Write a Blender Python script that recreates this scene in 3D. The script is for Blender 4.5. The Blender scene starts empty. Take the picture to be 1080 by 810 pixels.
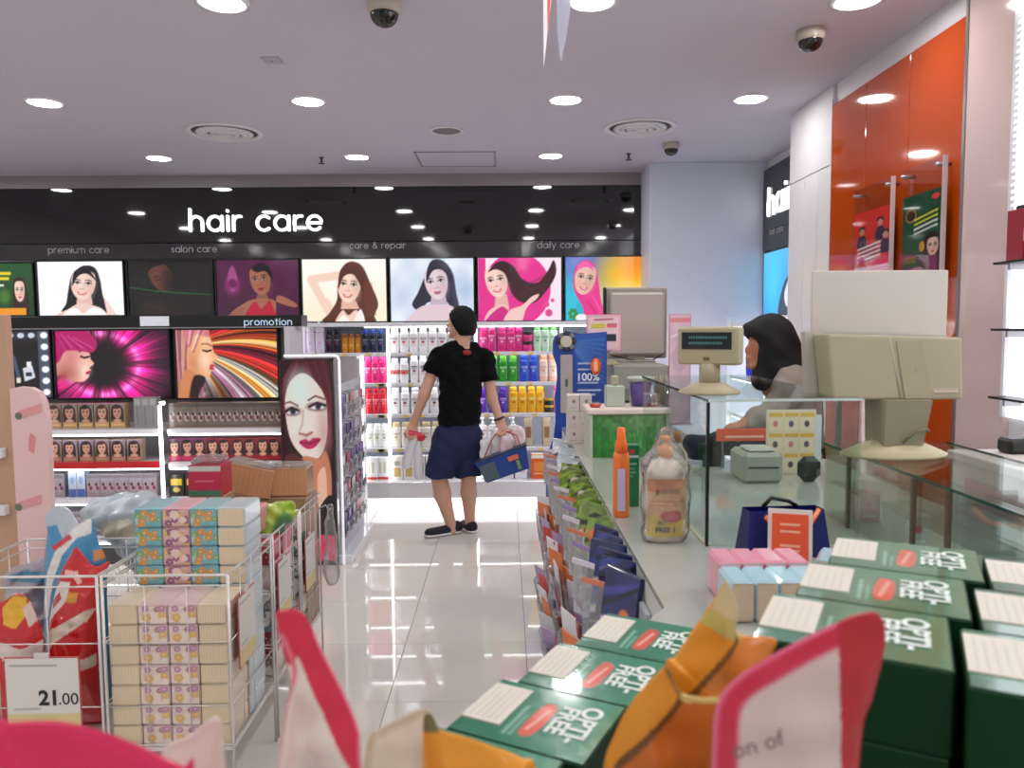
import bpy, bmesh, math, random
import numpy as np
from mathutils import Matrix, Vector

# ------------------------------------------------------------------ camera, world, exposure
SC = bpy.context.scene
COL = SC.collection
F = 810.0                                   # focal length in pixels of the 1080 x 810 frame
PITCH, YAW, ROLL = math.atan(61 / 810), math.atan(7 / 810), math.radians(0.45)
CAMZ = 1.58
cam_d = bpy.data.cameras.new('camera')
cam = bpy.data.objects.new('camera', cam_d)
COL.objects.link(cam)
cam_d.sensor_width = 36.0
cam_d.lens = 36.0 * F / 1080
cam_d.clip_start = 0.02
RM = (Matrix.Rotation(-YAW, 3, 'Z') @ Matrix.Rotation(math.pi / 2 - PITCH, 3, 'X') @ Matrix.Rotation(-ROLL, 3, 'Z'))
cam.matrix_world = Matrix.Translation((0, 0, CAMZ)) @ RM.to_4x4()
cam_d.dof.use_dof = True
cam_d.dof.focus_distance = 4.6
cam_d.dof.aperture_fstop = 6.5
SC.camera = cam

def pt(px, py, X=None, Y=None, Z=None):
    """Pixel of the 1080x810 frame -> point on the plane X=, Y= or Z=."""
    d = RM @ Vector(((px - 540) / F, (405 - py) / F, -1.0))
    if Y is not None: t = Y / d.y
    elif X is not None: t = X / d.x
    else: t = (Z - CAMZ) / d.z
    return Vector((d.x * t, d.y * t, CAMZ + d.z * t))

W = bpy.data.worlds.new('world'); SC.world = W
W.use_nodes = True
W.node_tree.nodes['Background'].inputs[0].default_value = (0.85, 0.88, 1.0, 1)
W.node_tree.nodes['Background'].inputs[1].default_value = 0.35
SC.view_settings.view_transform = 'Standard'
SC.view_settings.look = 'None'
SC.view_settings.exposure = 0.06
SC.view_settings.gamma = 1.0
SC.view_settings.use_curve_mapping = False
SC.cycles.use_denoising = True
SC.cycles.max_bounces = 10
SC.cycles.transparent_max_bounces = 24
SC.cycles.sample_clamp_indirect = 6.0
LAMP = 75.0                                 # radiance of the ceiling downlights

rng = random.Random(7)
nrng = np.random.RandomState(7)
CEIL = 2.88

# ------------------------------------------------------------------ materials
def lin(c):
    c = np.asarray(c, float)
    if c.max() > 1.0: c = c / 255.0
    return np.where(c <= 0.04045, c / 12.92, ((c + 0.055) / 1.055) ** 2.4)

MATS = {}
def mat(name, col=(200, 200, 200), rough=0.5, metal=0.0, emit=0.0, coat=0.0, noise=0.0, nscale=20.0, bump=0.0, bscale=60.0, spec=0.5, alpha=1.0, trans=0.0, attr=False, emit_attr=False, sheen=0.0):
    if name in MATS: return MATS[name]
    m = bpy.data.materials.new(name); m.use_nodes = True
    nt = m.node_tree; b = nt.nodes['Principled BSDF']
    c = tuple(lin(col)) + (1.0,)
    b.inputs['Base Color'].default_value = c
    b.inputs['Roughness'].default_value = rough
    b.inputs['Metallic'].default_value = metal
    b.inputs['Specular IOR Level'].default_value = spec
    b.inputs['Coat Weight'].default_value = coat
    b.inputs['Coat Roughness'].default_value = 0.06
    b.inputs['Alpha'].default_value = alpha
    b.inputs['Transmission Weight'].default_value = trans
    b.inputs['Sheen Weight'].default_value = sheen
    if emit > 0 and not emit_attr:
        b.inputs['Emission Color'].default_value = c
        b.inputs['Emission Strength'].default_value = emit
    if attr or emit_attr:
        a = nt.nodes.new('ShaderNodeAttribute'); a.attribute_name = 'Col'
        if emit_attr:
            nt.links.new(a.outputs['Color'], b.inputs['Emission Color'])
            b.inputs['Emission Strength'].default_value = emit
            b.inputs['Base Color'].default_value = (0.02, 0.02, 0.02, 1)
        else:
            nt.links.new(a.outputs['Color'], b.inputs['Base Color'])
    if noise > 0:
        tc = nt.nodes.new('ShaderNodeTexCoord')
        n = nt.nodes.new('ShaderNodeTexNoise'); n.inputs['Scale'].default_value = nscale; n.inputs['Detail'].default_value = 4
        nt.links.new(tc.outputs['Object'], n.inputs['Vector'])
        mx = nt.nodes.new('ShaderNodeMix'); mx.data_type = 'RGBA'
        mx.inputs['A'].default_value = tuple(np.clip(np.array(c[:3]) * (1 - noise), 0, 1)) + (1,)
        mx.inputs['B'].default_value = tuple(np.clip(np.array(c[:3]) * (1 + noise), 0, 1)) + (1,)
        nt.links.new(n.outputs['Fac'], mx.inputs['Factor'])
        nt.links.new(mx.outputs['Result'], b.inputs['Base Color'])
    if bump > 0:
        tc = nt.nodes.new('ShaderNodeTexCoord')
        n = nt.nodes.new('ShaderNodeTexNoise'); n.inputs['Scale'].default_value = bscale; n.inputs['Detail'].default_value = 3
        nt.links.new(tc.outputs['Object'], n.inputs['Vector'])
        bp = nt.nodes.new('ShaderNodeBump'); bp.inputs['Strength'].default_value = bump; bp.inputs['Distance'].default_value = 0.01
        nt.links.new(n.outputs['Fac'], bp.inputs['Height'])
        nt.links.new(bp.outputs['Normal'], b.inputs['Normal'])
    MATS[name] = m
    return m

def glass(name, tint=(235, 245, 240), amount=0.12, rough=0.02, bump=0.0, bscale=30, diffuse=0.0, dcol=(220, 225, 225)):
    """Thin clear sheet: transparent, tinted, with fresnel gloss."""
    if name in MATS: return MATS[name]
    m = bpy.data.materials.new(name); m.use_nodes = True
    nt = m.node_tree
    for n in list(nt.nodes):
        if n.type != 'OUTPUT_MATERIAL': nt.nodes.remove(n)
    out = [n for n in nt.nodes][0]
    tr = nt.nodes.new('ShaderNodeBsdfTransparent'); tr.inputs[0].default_value = tuple(lin(tint)) + (1,)
    gl = nt.nodes.new('ShaderNodeBsdfGlossy'); gl.inputs['Roughness'].default_value = rough
    fr = nt.nodes.new('ShaderNodeLayerWeight'); fr.inputs['Blend'].default_value = 0.25
    mp = nt.nodes.new('ShaderNodeMapRange'); mp.inputs['To Min'].default_value = amount * 0.5; mp.inputs['To Max'].default_value = min(1, amount * 5)
    nt.links.new(fr.outputs['Fresnel'], mp.inputs['Value'])
    mx = nt.nodes.new('ShaderNodeMixShader')
    nt.links.new(mp.outputs['Result'], mx.inputs[0]); nt.links.new(tr.outputs[0], mx.inputs[1]); nt.links.new(gl.outputs[0], mx.inputs[2])
    last = mx
    if diffuse > 0:
        df = nt.nodes.new('ShaderNodeBsdfDiffuse'); df.inputs[0].default_value = tuple(lin(dcol)) + (1,)
        m2 = nt.nodes.new('ShaderNodeMixShader'); m2.inputs[0].default_value = diffuse
        nt.links.new(mx.outputs[0], m2.inputs[1]); nt.links.new(df.outputs[0], m2.inputs[2]); last = m2
    if bump > 0:
        tc = nt.nodes.new('ShaderNodeTexCoord')
        n = nt.nodes.new('ShaderNodeTexNoise'); n.inputs['Scale'].default_value = bscale
        nt.links.new(tc.outputs['Object'], n.inputs['Vector'])
        bp = nt.nodes.new('ShaderNodeBump'); bp.inputs['Strength'].default_value = bump; bp.inputs['Distance'].default_value = 0.02
        nt.links.new(n.outputs['Fac'], bp.inputs['Height']); nt.links.new(bp.outputs['Normal'], gl.inputs['Normal'])
    nt.links.new(last.outputs[0], out.inputs[0])
    MATS[name] = m
    return m

M_white = mat('white_paint', (226, 226, 230), 0.45, noise=0.02)
M_ceil = mat('ceiling_paint', (206, 201, 214), 0.7, noise=0.015, nscale=2)
M_gwhite = mat('gloss_white_laminate', (235, 236, 242), 0.18, coat=0.4)
M_black = mat('black_gloss_panel', (9, 9, 11), 0.04, spec=0.9)
M_dgrey = mat('dark_grey_gloss_panel', (44, 43, 46), 0.08, spec=0.7)
M_bplast = mat('black_plastic', (14, 14, 15), 0.35)
M_led = mat('led_white', (255, 255, 255), 0.5, emit=5.0)
M_ledsoft = mat('led_soft', (250, 250, 255), 0.5, emit=1.6)
M_lit = mat('backlit_print', emit_attr=True, emit=1.0, rough=0.08)
M_print = mat('paper_print', attr=True, rough=0.5)
M_gprint = mat('gloss_print', attr=True, rough=0.22, coat=0.5)
M_wrapprint = mat('film_wrapped_print', attr=True, rough=0.3, coat=0.9, bump=0.35, bscale=45)
M_metal = mat('brushed_metal', (170, 170, 172), 0.3, metal=1.0)
M_wire = mat('chrome_wire', (222, 218, 214), 0.3, metal=0.5)
M_glass = glass('clear_glass', (243, 250, 246), 0.07)
M_glassedge = mat('glass_edge', (40, 74, 62), 0.1, coat=0.5)
M_acryl = glass('clear_acrylic', (246, 248, 250), 0.10)
M_film = glass('clear_film', (246, 248, 250), 0.16, rough=0.08, bump=0.9, bscale=28, diffuse=0.10)
M_beige = mat('beige_plastic', (176, 164, 134), 0.45, noise=0.03)
M_beige2 = mat('grey_beige_plastic', (165, 158, 146), 0.5, noise=0.03)

# ------------------------------------------------------------------ object helpers
def tag(o, label=None, cat=None, group=None, kind=None):
    if label: o['label'] = label
    if cat: o['category'] = cat
    if group: o['group'] = group
    if kind: o['kind'] = kind
    return o

def thing(name, loc=(0, 0, 0), label=None, cat=None, group=None, rz=0.0, kind=None):
    o = bpy.data.objects.new(name, None); COL.objects.link(o)
    o.empty_display_size = 0.05
    o.location = loc; o.rotation_euler = (0, 0, rz)
    return tag(o, label, cat, group, kind)

def link_mesh(name, me, parent=None, loc=None, rot=None):
    o = bpy.data.objects.new(name, me); COL.objects.link(o)
    if parent is not None: o.parent = parent
    if loc is not None: o.location = loc
    if rot is not None: o.rotation_euler = rot
    return o

def dup(root, loc, rz=None, label=None, group=None, rot=None):
    r = root.copy(); COL.objects.link(r); r.location = loc
    if rz is not None: r.rotation_euler = (0, 0, rz)
    if rot is not None: r.rotation_euler = rot
    if label: r['label'] = label
    if group: r['group'] = group
    for ch in list(root.children):
        c = ch.copy(); COL.objects.link(c); c.parent = r
        for g in list(ch.children):
            d = g.copy(); COL.objects.link(d); d.parent = c
    return r

class MB:
    def __init__(s): s.v = []; s.f = []; s.mi = []; s.c = []; s.sm = []
    def add(s, verts, faces, mi=0, col=None, smooth=False):
        n = len(s.v)
        s.v += [tuple(map(float, p)) for p in verts]
        s.c += [col] * len(verts)
        for f in faces:
            s.f.append(tuple(i + n for i in f)); s.mi.append(mi); s.sm.append(smooth)
        return s
    def box(s, x0, x1, y0, y1, z0, z1, mi=0, b=0.0, col=None, M=None):
        if x1 < x0: x0, x1 = x1, x0
        if y1 < y0: y0, y1 = y1, y0
        if z1 < z0: z0, z1 = z1, z0
        if b <= 0:
            vs = [(x, y, z) for z in (z0, z1) for y in (y0, y1) for x in (x0, x1)]
            fs = [(0, 2, 3, 1), (4, 5, 7, 6), (0, 1, 5, 4), (2, 6, 7, 3), (0, 4, 6, 2), (1, 3, 7, 5)]
        else:
            b = min(b, (x1 - x0) * .49, (y1 - y0) * .49, (z1 - z0) * .49)
            vs = []; idx = {}
            for i, x in enumerate((x0, x1)):
                for j, y in enumerate((y0, y1)):
                    for k, z in enumerate((z0, z1)):
                        bx, by, bz = (b, -b)[i], (b, -b)[j], (b, -b)[k]
                        idx[i, j, k] = len(vs)
                        vs += [(x, y + by, z + bz), (x + bx, y, z + bz), (x + bx, y + by, z)]
            fs = []
            for i in (0, 1):
                q = [idx[i, a, c] for a, c in ((0, 0), (1, 0), (1, 1), (0, 1))]; fs.append(tuple(q))
            for j in (0, 1):
                q = [idx[a, j, c] + 1 for a, c in ((0, 0), (1, 0), (1, 1), (0, 1))]; fs.append(tuple(q))
            for k in (0, 1):
                q = [idx[a, c, k] + 2 for a, c in ((0, 0), (1, 0), (1, 1), (0, 1))]; fs.append(tuple(q))
            for k in (0, 1):
                for j in (0, 1): fs.append((idx[0, j, k] + 1, idx[1, j, k] + 1, idx[1, j, k] + 2, idx[0, j, k] + 2))
                for i in (0, 1): fs.append((idx[i, 0, k], idx[i, 1, k], idx[i, 1, k] + 2, idx[i, 0, k] + 2))
            for i in (0, 1):
                for j in (0, 1): fs.append((idx[i, j, 0], idx[i, j, 1], idx[i, j, 1] + 1, idx[i, j, 0] + 1))
            for c in idx.values(): fs.append((c, c + 1, c + 2))
        if M is not None: vs = [M @ Vector(p) for p in vs]
        return s.add(vs, fs, mi, col)
    def lathe(s, prof, seg=16, sx=1.0, sy=1.0, c=(0, 0, 0), mi=0, col=None, M=None, smooth=True, power=2.0):
        vs = []; fs = []
        for r, z in prof:
            for k in range(seg):
                a = 2 * math.pi * k / seg
                ca, sa = math.cos(a), math.sin(a)
                if power != 2.0:
                    ca = math.copysign(abs(ca) ** (2 / power), ca); sa = math.copysign(abs(sa) ** (2 / power), sa)
                vs.append((c[0] + r * ca * sx, c[1] + r * sa * sy, c[2] + z))
        for i in range(len(prof) - 1):
            for k in range(seg):
                a, b2 = i * seg + k, i * seg + (k + 1) % seg
                fs.append((a, b2, b2 + seg, a + seg))
        if prof[0][0] > 1e-6: fs.append(tuple(range(seg))[::-1])
        if prof[-1][0] > 1e-6: fs.append(tuple(range((len(prof) - 1) * seg, len(prof) * seg)))
        if M is not None: vs = [M @ Vector(p) for p in vs]
        return s.add(vs, fs, mi, col, smooth)
    def disc(s, r, z, seg=28, mi=0, M=None, c=(0, 0, 0)):
        vs = [(c[0] + r * math.cos(2 * math.pi * k / seg), c[1] + r * math.sin(2 * math.pi * k / seg), c[2] + z) for k in range(seg)]
        if M is not None: vs = [M @ Vector(p) for p in vs]
        return s.add(vs, [tuple(range(seg))], mi)
    def tube(s, path, r, seg=6, mi=0, col=None, closed=False, smooth=True):
        P = [Vector(p) for p in path]; n = len(P); vs = []; fs = []
        up = Vector((0, 0, 1))
        for i, p in enumerate(P):
            if closed: d = P[(i + 1) % n] - P[i - 1]
            else: d = P[min(i + 1, n - 1)] - P[max(i - 1, 0)]
            d.normalize()
            u = d.cross(up)
            if u.length < 0.05: u = d.cross(Vector((1, 0, 0)))
            u.normalize(); w = u.cross(d)
            rr = r[i] if isinstance(r, (list, tuple)) else r
            for k in range(seg):
                a = 2 * math.pi * k / seg
                vs.append(p + u * math.cos(a) * rr + w * math.sin(a) * rr)
        for i in range(n if closed else n - 1):
            for k in range(seg):
                a, b2 = i * seg + k, i * seg + (k + 1) % seg
                c2, d2 = ((i + 1) % n) * seg + k, ((i + 1) % n) * seg + (k + 1) % seg
                fs.append((a, b2, d2, c2))
        if not closed: fs += [tuple(range(seg))[::-1], tuple(range((n - 1) * seg, n * seg))]
        return s.add(vs, fs, mi, col, smooth)
    def prism(s, poly, O, U, V, t, mi=0, col=None, side=None):
        """Flat polygon in the frame O + u U + v V, given thickness vector t."""
        O, U, V, t = Vector(O), Vector(U), Vector(V), Vector(t); n = len(poly)
        vs = [O + U * u + V * v for u, v in poly] + [O + U * u + V * v + t for u, v in poly]
        s.add(vs, [tuple(range(n)), tuple(range(n, 2 * n))[::-1]], mi, col)
        n0 = len(s.v) - 2 * n
        for i in range(n):
            s.f.append((n0 + i, n0 + (i + 1) % n, n0 + n + (i + 1) % n, n0 + n + i)); s.mi.append(mi if side is None else side); s.sm.append(False)
        return s
    def build(s, name, mats, parent=None, loc=None, rot=None, normals=True):
        me = s.mesh(name, mats, normals)
        return link_mesh(name, me, parent, loc, rot)
    def mesh(s, name, mats, normals=True):
        me = bpy.data.meshes.new(name)
        me.from_pydata(s.v, [], s.f)
        for m in (mats if isinstance(mats, (list, tuple)) else [mats]): me.materials.append(m)
        me.polygons.foreach_set('material_index', s.mi)
        me.polygons.foreach_set('use_smooth', s.sm)
        if any(c is not None for c in s.c):
            a = me.color_attributes.new('Col', 'FLOAT_COLOR', 'POINT')
            d = np.ones((len(s.v), 4), np.float32)
            for i, c in enumerate(s.c):
                if c is not None: d[i, :3] = lin(c)
            a.data.foreach_set('color', d.ravel())
        if normals:
            bm = bmesh.new(); bm.from_mesh(me); bmesh.ops.recalc_face_normals(bm, faces=bm.faces); bm.to_mesh(me); bm.free()
        me.update()
        return me

def box_obj(name, m, x0, x1, y0, y1, z0, z1, parent=None, b=0.0):
    return MB().box(x0, x1, y0, y1, z0, z1, b=b).build(name, m, parent)

def struct(name, mb, m, kind='structure', parent=None):
    o = mb.build(name, m, parent)
    if parent is None: o['kind'] = kind
    return o

# ------------------------------------------------------------------ painted prints (vertex-coloured grids)
def catmull(pts, n=6):
    P = np.asarray(pts, float); out = []
    N = len(P)
    for i in range(N):
        p0, p1, p2, p3 = P[i - 1], P[i], P[(i + 1) % N], P[(i + 2) % N]
        for k in range(n):
            t = k / n
            out.append(0.5 * (2 * p1 + (p2 - p0) * t + (2 * p0 - 5 * p1 + 4 * p2 - p3) * t * t + (3 * p1 - p0 - 3 * p2 + p3) * t ** 3))
    return np.array(out)

class Paint:
    """Raster of w x h vertices; x runs 0..asp, y runs 0..1 upward. Colours are sRGB 0-255."""
    def __init__(s, asp, h=72, bg=(255, 255, 255)):
        s.asp = asp; s.h = h; s.w = max(3, int(round(h * asp)))
        s.x, s.y = np.meshgrid(np.linspace(0, asp, s.w), np.linspace(0, 1, s.h))
        s.a = np.zeros((s.h, s.w, 3)) + np.array(bg, float)
        s.px = 1.0 / s.h
    def blend(s, m, col):
        m = np.clip(m, 0, 1)[..., None]
        s.a = s.a * (1 - m) + np.asarray(col, float) * m
        return s
    def grad(s, c0, c1, ang=90):
        a = math.radians(ang); t = s.x / s.asp * math.cos(a) + s.y * math.sin(a)
        t = (t - t.min()) / (t.max() - t.min())
        s.a = np.asarray(c0, float) * (1 - t[..., None]) + np.asarray(c1, float) * t[..., None]
        return s
    def ell(s, cx, cy, rx, ry, col, rot=0, soft=0.0, op=1.0):
        a = math.radians(rot); dx, dy = s.x - cx, s.y - cy
        u, v = dx * math.cos(a) + dy * math.sin(a), -dx * math.sin(a) + dy * math.cos(a)
        d = (np.sqrt((u / rx) ** 2 + (v / ry) ** 2) - 1) * min(rx, ry)
        return s.blend(op * (0.5 - d / (max(soft, s.px) * 1.2)), col)
    def ring(s, cx, cy, r, wd, col, op=1.0):
        d = abs(np.hypot(s.x - cx, s.y - cy) - r) - wd / 2
        return s.blend(op * (0.5 - d / (s.px * 1.2)), col)
    def poly(s, pts, col, smooth=True, op=1.0, soft=0):
        P = catmull(pts) if smooth else np.asarray(pts, float)
        acc = np.zeros_like(s.x); k = 3
        for i in range(k):
            for j in range(k):
                x = s.x + ((i + .5) / k - .5) * s.px; y = s.y + ((j + .5) / k - .5) * s.px
                ins = np.zeros(x.shape, bool)
                for a in range(len(P)):
                    x0, y0 = P[a - 1]; x1, y1 = P[a]
                    if y0 == y1: continue
                    c = ((y0 > y) != (y1 > y)) & (x < (x1 - x0) * (y - y0) / (y1 - y0) + x0)
                    ins ^= c
                acc += ins
        m = acc / (k * k)
        for _ in range(soft):
            m = (m + np.roll(m, 1, 0) + np.roll(m, -1, 0) + np.roll(m, 1, 1) + np.roll(m, -1, 1)) / 5
        return s.blend(m * op, col)
    def line(s, pts, wd, col, op=1.0, soft=0):
        for (x0, y0), (x1, y1) in zip(pts[:-1], pts[1:]):
            dx, dy = x1 - x0, y1 - y0; L2 = dx * dx + dy * dy + 1e-12
            t = np.clip(((s.x - x0) * dx + (s.y - y0) * dy) / L2, 0, 1)
            d = np.hypot(s.x - x0 - t * dx, s.y - y0 - t * dy) - wd / 2
            s.blend(op * (0.5 - d / (max(soft, s.px) * 1.2)), col)
        return s
    def rect(s, x0, x1, y0, y1, col, op=1.0):
        m = np.clip((s.x - x0) / s.px + .5, 0, 1) * np.clip((x1 - s.x) / s.px + .5, 0, 1) * np.clip((s.y - y0) / s.px + .5, 0, 1) * np.clip((y1 - s.y) / s.px + .5, 0, 1)
        return s.blend(m * op, col)
    def noise(s, amp, cell=6):
        g = nrng.rand(s.h // cell + 3, s.w // cell + 3)
        yi, xi = np.mgrid[0:s.h, 0:s.w] / cell
        y0, x0 = yi.astype(int), xi.astype(int); fy, fx = yi - y0, xi - x0
        n = (g[y0, x0] * (1 - fx) + g[y0, x0 + 1] * fx) * (1 - fy) + (g[y0 + 1, x0] * (1 - fx) + g[y0 + 1, x0 + 1] * fx) * fy
        s.a = np.clip(s.a * (1 + (n[..., None] - .5) * 2 * amp), 0, 255)
        return s
    def face(s, cx, cy, r, skin, brow=(50, 30, 25), lip=(200, 60, 80), tilt=0, yaw=0.0, smile=True, eye=(40, 25, 20), eyes=True):
        """A small portrait face, r = half height. yaw -1..1 turns the features left or right."""
        a = math.radians(tilt); sk = np.asarray(skin, float)
        R = lambda u, v: (cx + (u * math.cos(a) - v * math.sin(a)) * r, cy + (u * math.sin(a) + v * math.cos(a)) * r)
        s.poly([R(-.70, .45), R(-.45, .95), R(.45, .95), R(.70, .45), R(.66, -.25), R(.40, -.80), R(0, -1.0), R(-.40, -.80), R(-.66, -.25)], sk)
        x, y = R(.42 - yaw * .2, -.05); s.ell(x, y, .3 * r, .75 * r, np.clip(sk * .84, 0, 255), tilt, soft=.3 * r, op=.55)
        x, y = R(-.35 + yaw * .3, -.30); s.ell(x, y, .2 * r, .17 * r, np.clip(sk * np.array([1.02, .86, .86]), 0, 255), tilt, soft=.2 * r, op=.6)
        x, y = R(.35 + yaw * .3, -.30); s.ell(x, y, .2 * r, .17 * r, np.clip(sk * np.array([1.02, .86, .86]), 0, 255), tilt, soft=.2 * r, op=.6)
        for sg in (-1, 1):
            ex = sg * .32 + yaw * .26
            s.line([R(ex - .17, .33 + (.02 if sg > 0 else -.02)), R(ex, .38), R(ex + .17, .32)], .06 * r, brow, .8)
            if eyes:
                x, y = R(ex, .14); s.ell(x, y, .16 * r, .075 * r, (245, 240, 238), tilt)
                s.ell(x, y, .075 * r, .085 * r, eye, tilt)
                s.line([R(ex - .18, .15), R(ex, .24), R(ex + .18, .15)], .06 * r, eye, .9)
            else:
                s.line([R(ex - .17, .14), R(ex, .09), R(ex + .17, .14)], .07 * r, eye, .9)
        s.line([R(yaw * .35 + .04, .1), R(yaw * .5 + .07, -.24)], .06 * r, np.clip(sk * .8, 0, 255), .6)
        s.line([R(yaw * .45 - .12, -.27), R(yaw * .45 + .13, -.27)], .06 * r, np.clip(sk * .68, 0, 255), .7)
        mx = yaw * .3
        if smile:
            s.poly([R(mx - .28, -.46), R(mx, -.52), R(mx + .28, -.46), R(mx + .15, -.66), R(mx - .15, -.66)], lip)
            s.poly([R(mx - .2, -.50), R(mx, -.545), R(mx + .2, -.50), R(mx + .1, -.59), R(mx - .1, -.59)], (250, 248, 246))
        else:
            s.poly([R(mx - .24, -.53), R(mx - .08, -.46), R(mx, -.49), R(mx + .08, -.46), R(mx + .24, -.53), R(mx + .1, -.66), R(mx - .1, -.66)], lip)
        return s
    def flip(s): s.a = s.a[:, ::-1].copy(); return s

def print_mesh(name, p, O, U, V, m, bend=None):
    O, U, V = np.array(O, float), np.array(U, float), np.array(V, float)
    u = (p.x / p.asp)[..., None]; v = p.y[..., None]
    P = O + U * u + V * v
    if bend is not None: P = P + bend(u, v)
    h, w = p.h, p.w
    i = np.arange(h * w).reshape(h, w)
    f = np.stack([i[:-1, :-1], i[:-1, 1:], i[1:, 1:], i[1:, :-1]], -1).reshape(-1, 4)
    me = bpy.data.meshes.new(name)
    me.vertices.add(h * w); me.vertices.foreach_set('co', P.reshape(-1).astype(np.float32))
    me.loops.add(f.size); me.loops.foreach_set('vertex_index', f.ravel().astype(np.int32))
    me.polygons.add(len(f)); me.polygons.foreach_set('loop_start', np.arange(0, f.size, 4, dtype=np.int32))
    me.polygons.foreach_set('loop_total', np.full(len(f), 4, np.int32))
    if bend is not None: me.polygons.foreach_set('use_smooth', np.ones(len(f), bool))
    me.update(calc_edges=True)
    a = me.color_attributes.new('Col', 'FLOAT_COLOR', 'POINT')
    d = np.ones((h * w, 4), np.float32); d[:, :3] = lin(np.clip(p.a, 0, 255).reshape(-1, 3) / 256.0)
    a.data.foreach_set('color', d.ravel())
    me.materials.append(m)
    return me

def print_obj(name, p, O, U, V, m, parent=None, bend=None):
    return link_mesh(name, print_mesh(name, p, O, U, V, m, bend), parent)

# ------------------------------------------------------------------ lettering
def arc(cx, cy, r, a0, a1, n=14, ry=None):
    ry = r if ry is None else ry
    return [(cx + r * math.cos(math.radians(a0 + (a1 - a0) * i / n)), cy + ry * math.sin(math.radians(a0 + (a1 - a0) * i / n))) for i in range(n + 1)]
O_ = arc(.5, .5, .5, 0, 360, 24)
GLYPH = {
    'a': ([O_, [(1, 0), (1, 1)]], 1.0), 'c': ([arc(.5, .5, .5, 48, 312, 20)], .86), 'd': ([O_, [(1, 0), (1, 1.5)]], 1.0),
    'e': ([[(0, .5), (1, .5)] + arc(.5, .5, .5, 0, 318, 20)[1:]], .98), 'h': ([[(0, 0), (0, 1.5)], [(0, .1)] + arc(.43, .57, .43, 180, 0, 12) + [(.86, 0)]], .86),
    'i': ([[(0, 0), (0, 1)], [(0, 1.36), (0, 1.4)]], 0.0), 'l': ([[(0, 0), (0, 1.5)]], 0.0),
    'm': ([[(0, 0), (0, 1)], [(0, .1)] + arc(.36, .64, .36, 180, 0, 10) + [(.72, 0)], [(.72, .5)] + arc(1.08, .64, .36, 180, 0, 10) + [(1.44, 0)]], 1.44),
    'n': ([[(0, 0), (0, 1)], [(0, .1)] + arc(.43, .57, .43, 180, 0, 12) + [(.86, 0)]], .86), 'o': ([O_], 1.0),
    'p': ([O_, [(0, 1), (0, -.5)]], 1.0), 'r': ([[(0, 0), (0, 1)], [(0, .4)] + arc(.42, .58, .42, 180, 75, 8)], .52),
    's': ([arc(.3, .74, .26, 40, 270, 12) + arc(.3, .24, .26, 90, -140, 12)[1:]], .58), 't': ([[(.25, 0), (.25, 1.4)], [(0, 1), (.55, 1)]], .55),
    'u': ([[(0, 1)] + arc(.43, .43, .43, 180, 360, 12) + [(.86, 1)], [(.86, 1), (.86, 0)]], .86),
    'y': ([[(0, 1), (.45, 0)], [(.9, 1), (.25, -.48)]], .9),
    '&': ([[(1.05, 0), (.3, .95)] + arc(.5, 1.12, .25, 210, -30, 10) + [(.25, .62)] + arc(.42, .35, .38, 130, 330, 12) + [(1.05, .62)]], 1.05),
}
def stroke_word(text, O, U, V, N, xh, wd, depth):
    """Rounded single-line lettering: one MB per letter, standing proud of the panel along N."""
    O, U, V, N = Vector(O), Vector(U), Vector(V), Vector(N); out = []; x = 0.0
    for ch in text:
        if ch == ' ': x += .75; continue
        strokes, adv = GLYPH[ch]; mb = MB()
        for pl in strokes:
            P = [Vector((p[0] + x, p[1])) for p in pl]; n = len(P); hw = wd / 2
            closed = (P[0] - P[-1]).length < 1e-4
            Lp, Rp = [], []
            for i in range(n):
                if closed and i in (0, n - 1): d = P[1] - P[n - 2]
                else: d = P[min(i + 1, n - 1)] - P[max(i - 1, 0)]
                d.normalize(); nn = Vector((-d.y, d.x))
                Lp.append(P[i] + nn * hw); Rp.append(P[i] - nn * hw)
            if not closed:
                for end, sgn in ((0, -1), (n - 1, 1)):
                    d = (P[1] - P[0]) if end == 0 else (P[-1] - P[-2]); d.normalize(); nn = Vector((-d.y, d.x))
                    cap = [P[end] + nn * hw * math.cos(t) + d * sgn * hw * math.sin(t) for t in np.linspace(0, math.pi, 8)]
                    w3 = lambda q, k: O + U * (q.x * xh) + V * (q.y * xh) + N * (depth * k)
                    mb.add([w3(q, 1) for q in cap] + [w3(q, 0) for q in cap], [tuple(range(8))] + [(i, i + 1, 9 + i, 8 + i) for i in range(7)])
            w3 = lambda q, k: O + U * (q.x * xh) + V * (q.y * xh) + N * (depth * k)
            vs = [w3(q, 1) for q in Lp] + [w3(q, 1) for q in Rp] + [w3(q, 0) for q in Lp] + [w3(q, 0) for q in Rp]
            fs = []
            for i in range(n - 1):
                fs += [(i, i + 1, n + i + 1, n + i), (i, 2 * n + i, 2 * n + i + 1, i + 1), (n + i, n + i + 1, 3 * n + i + 1, 3 * n + i)]
            mb.add(vs, fs)
        out.append(mb); x += adv + wd + .22
    return out, x * xh

def word_width(text, xh, wd): return sum(.75 if c == ' ' else GLYPH[c][1] + wd + .22 for c in text) * xh

def merge(mbs):
    r = MB()
    for b in mbs: r.add(b.v, b.f)
    return r

def text_mesh(name, body, size, m, bold=0.0, extrude=0.0, spacing=1.0, align='CENTER'):
    c = bpy.data.curves.new(name, 'FONT'); c.body = body; c.size = size; c.offset = bold * size; c.extrude = extrude; c.space_character = spacing
    c.align_x = align; c.align_y = 'CENTER'; c.resolution_u = 4
    o = bpy.data.objects.new(name, c); COL.objects.link(o)
    dg = bpy.context.evaluated_depsgraph_get()
    me = bpy.data.meshes.new_from_object(o.evaluated_get(dg))
    bpy.data.objects.remove(o); bpy.data.curves.remove(c)
    me.name = name; me.materials.clear(); me.materials.append(m)
    return me

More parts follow.
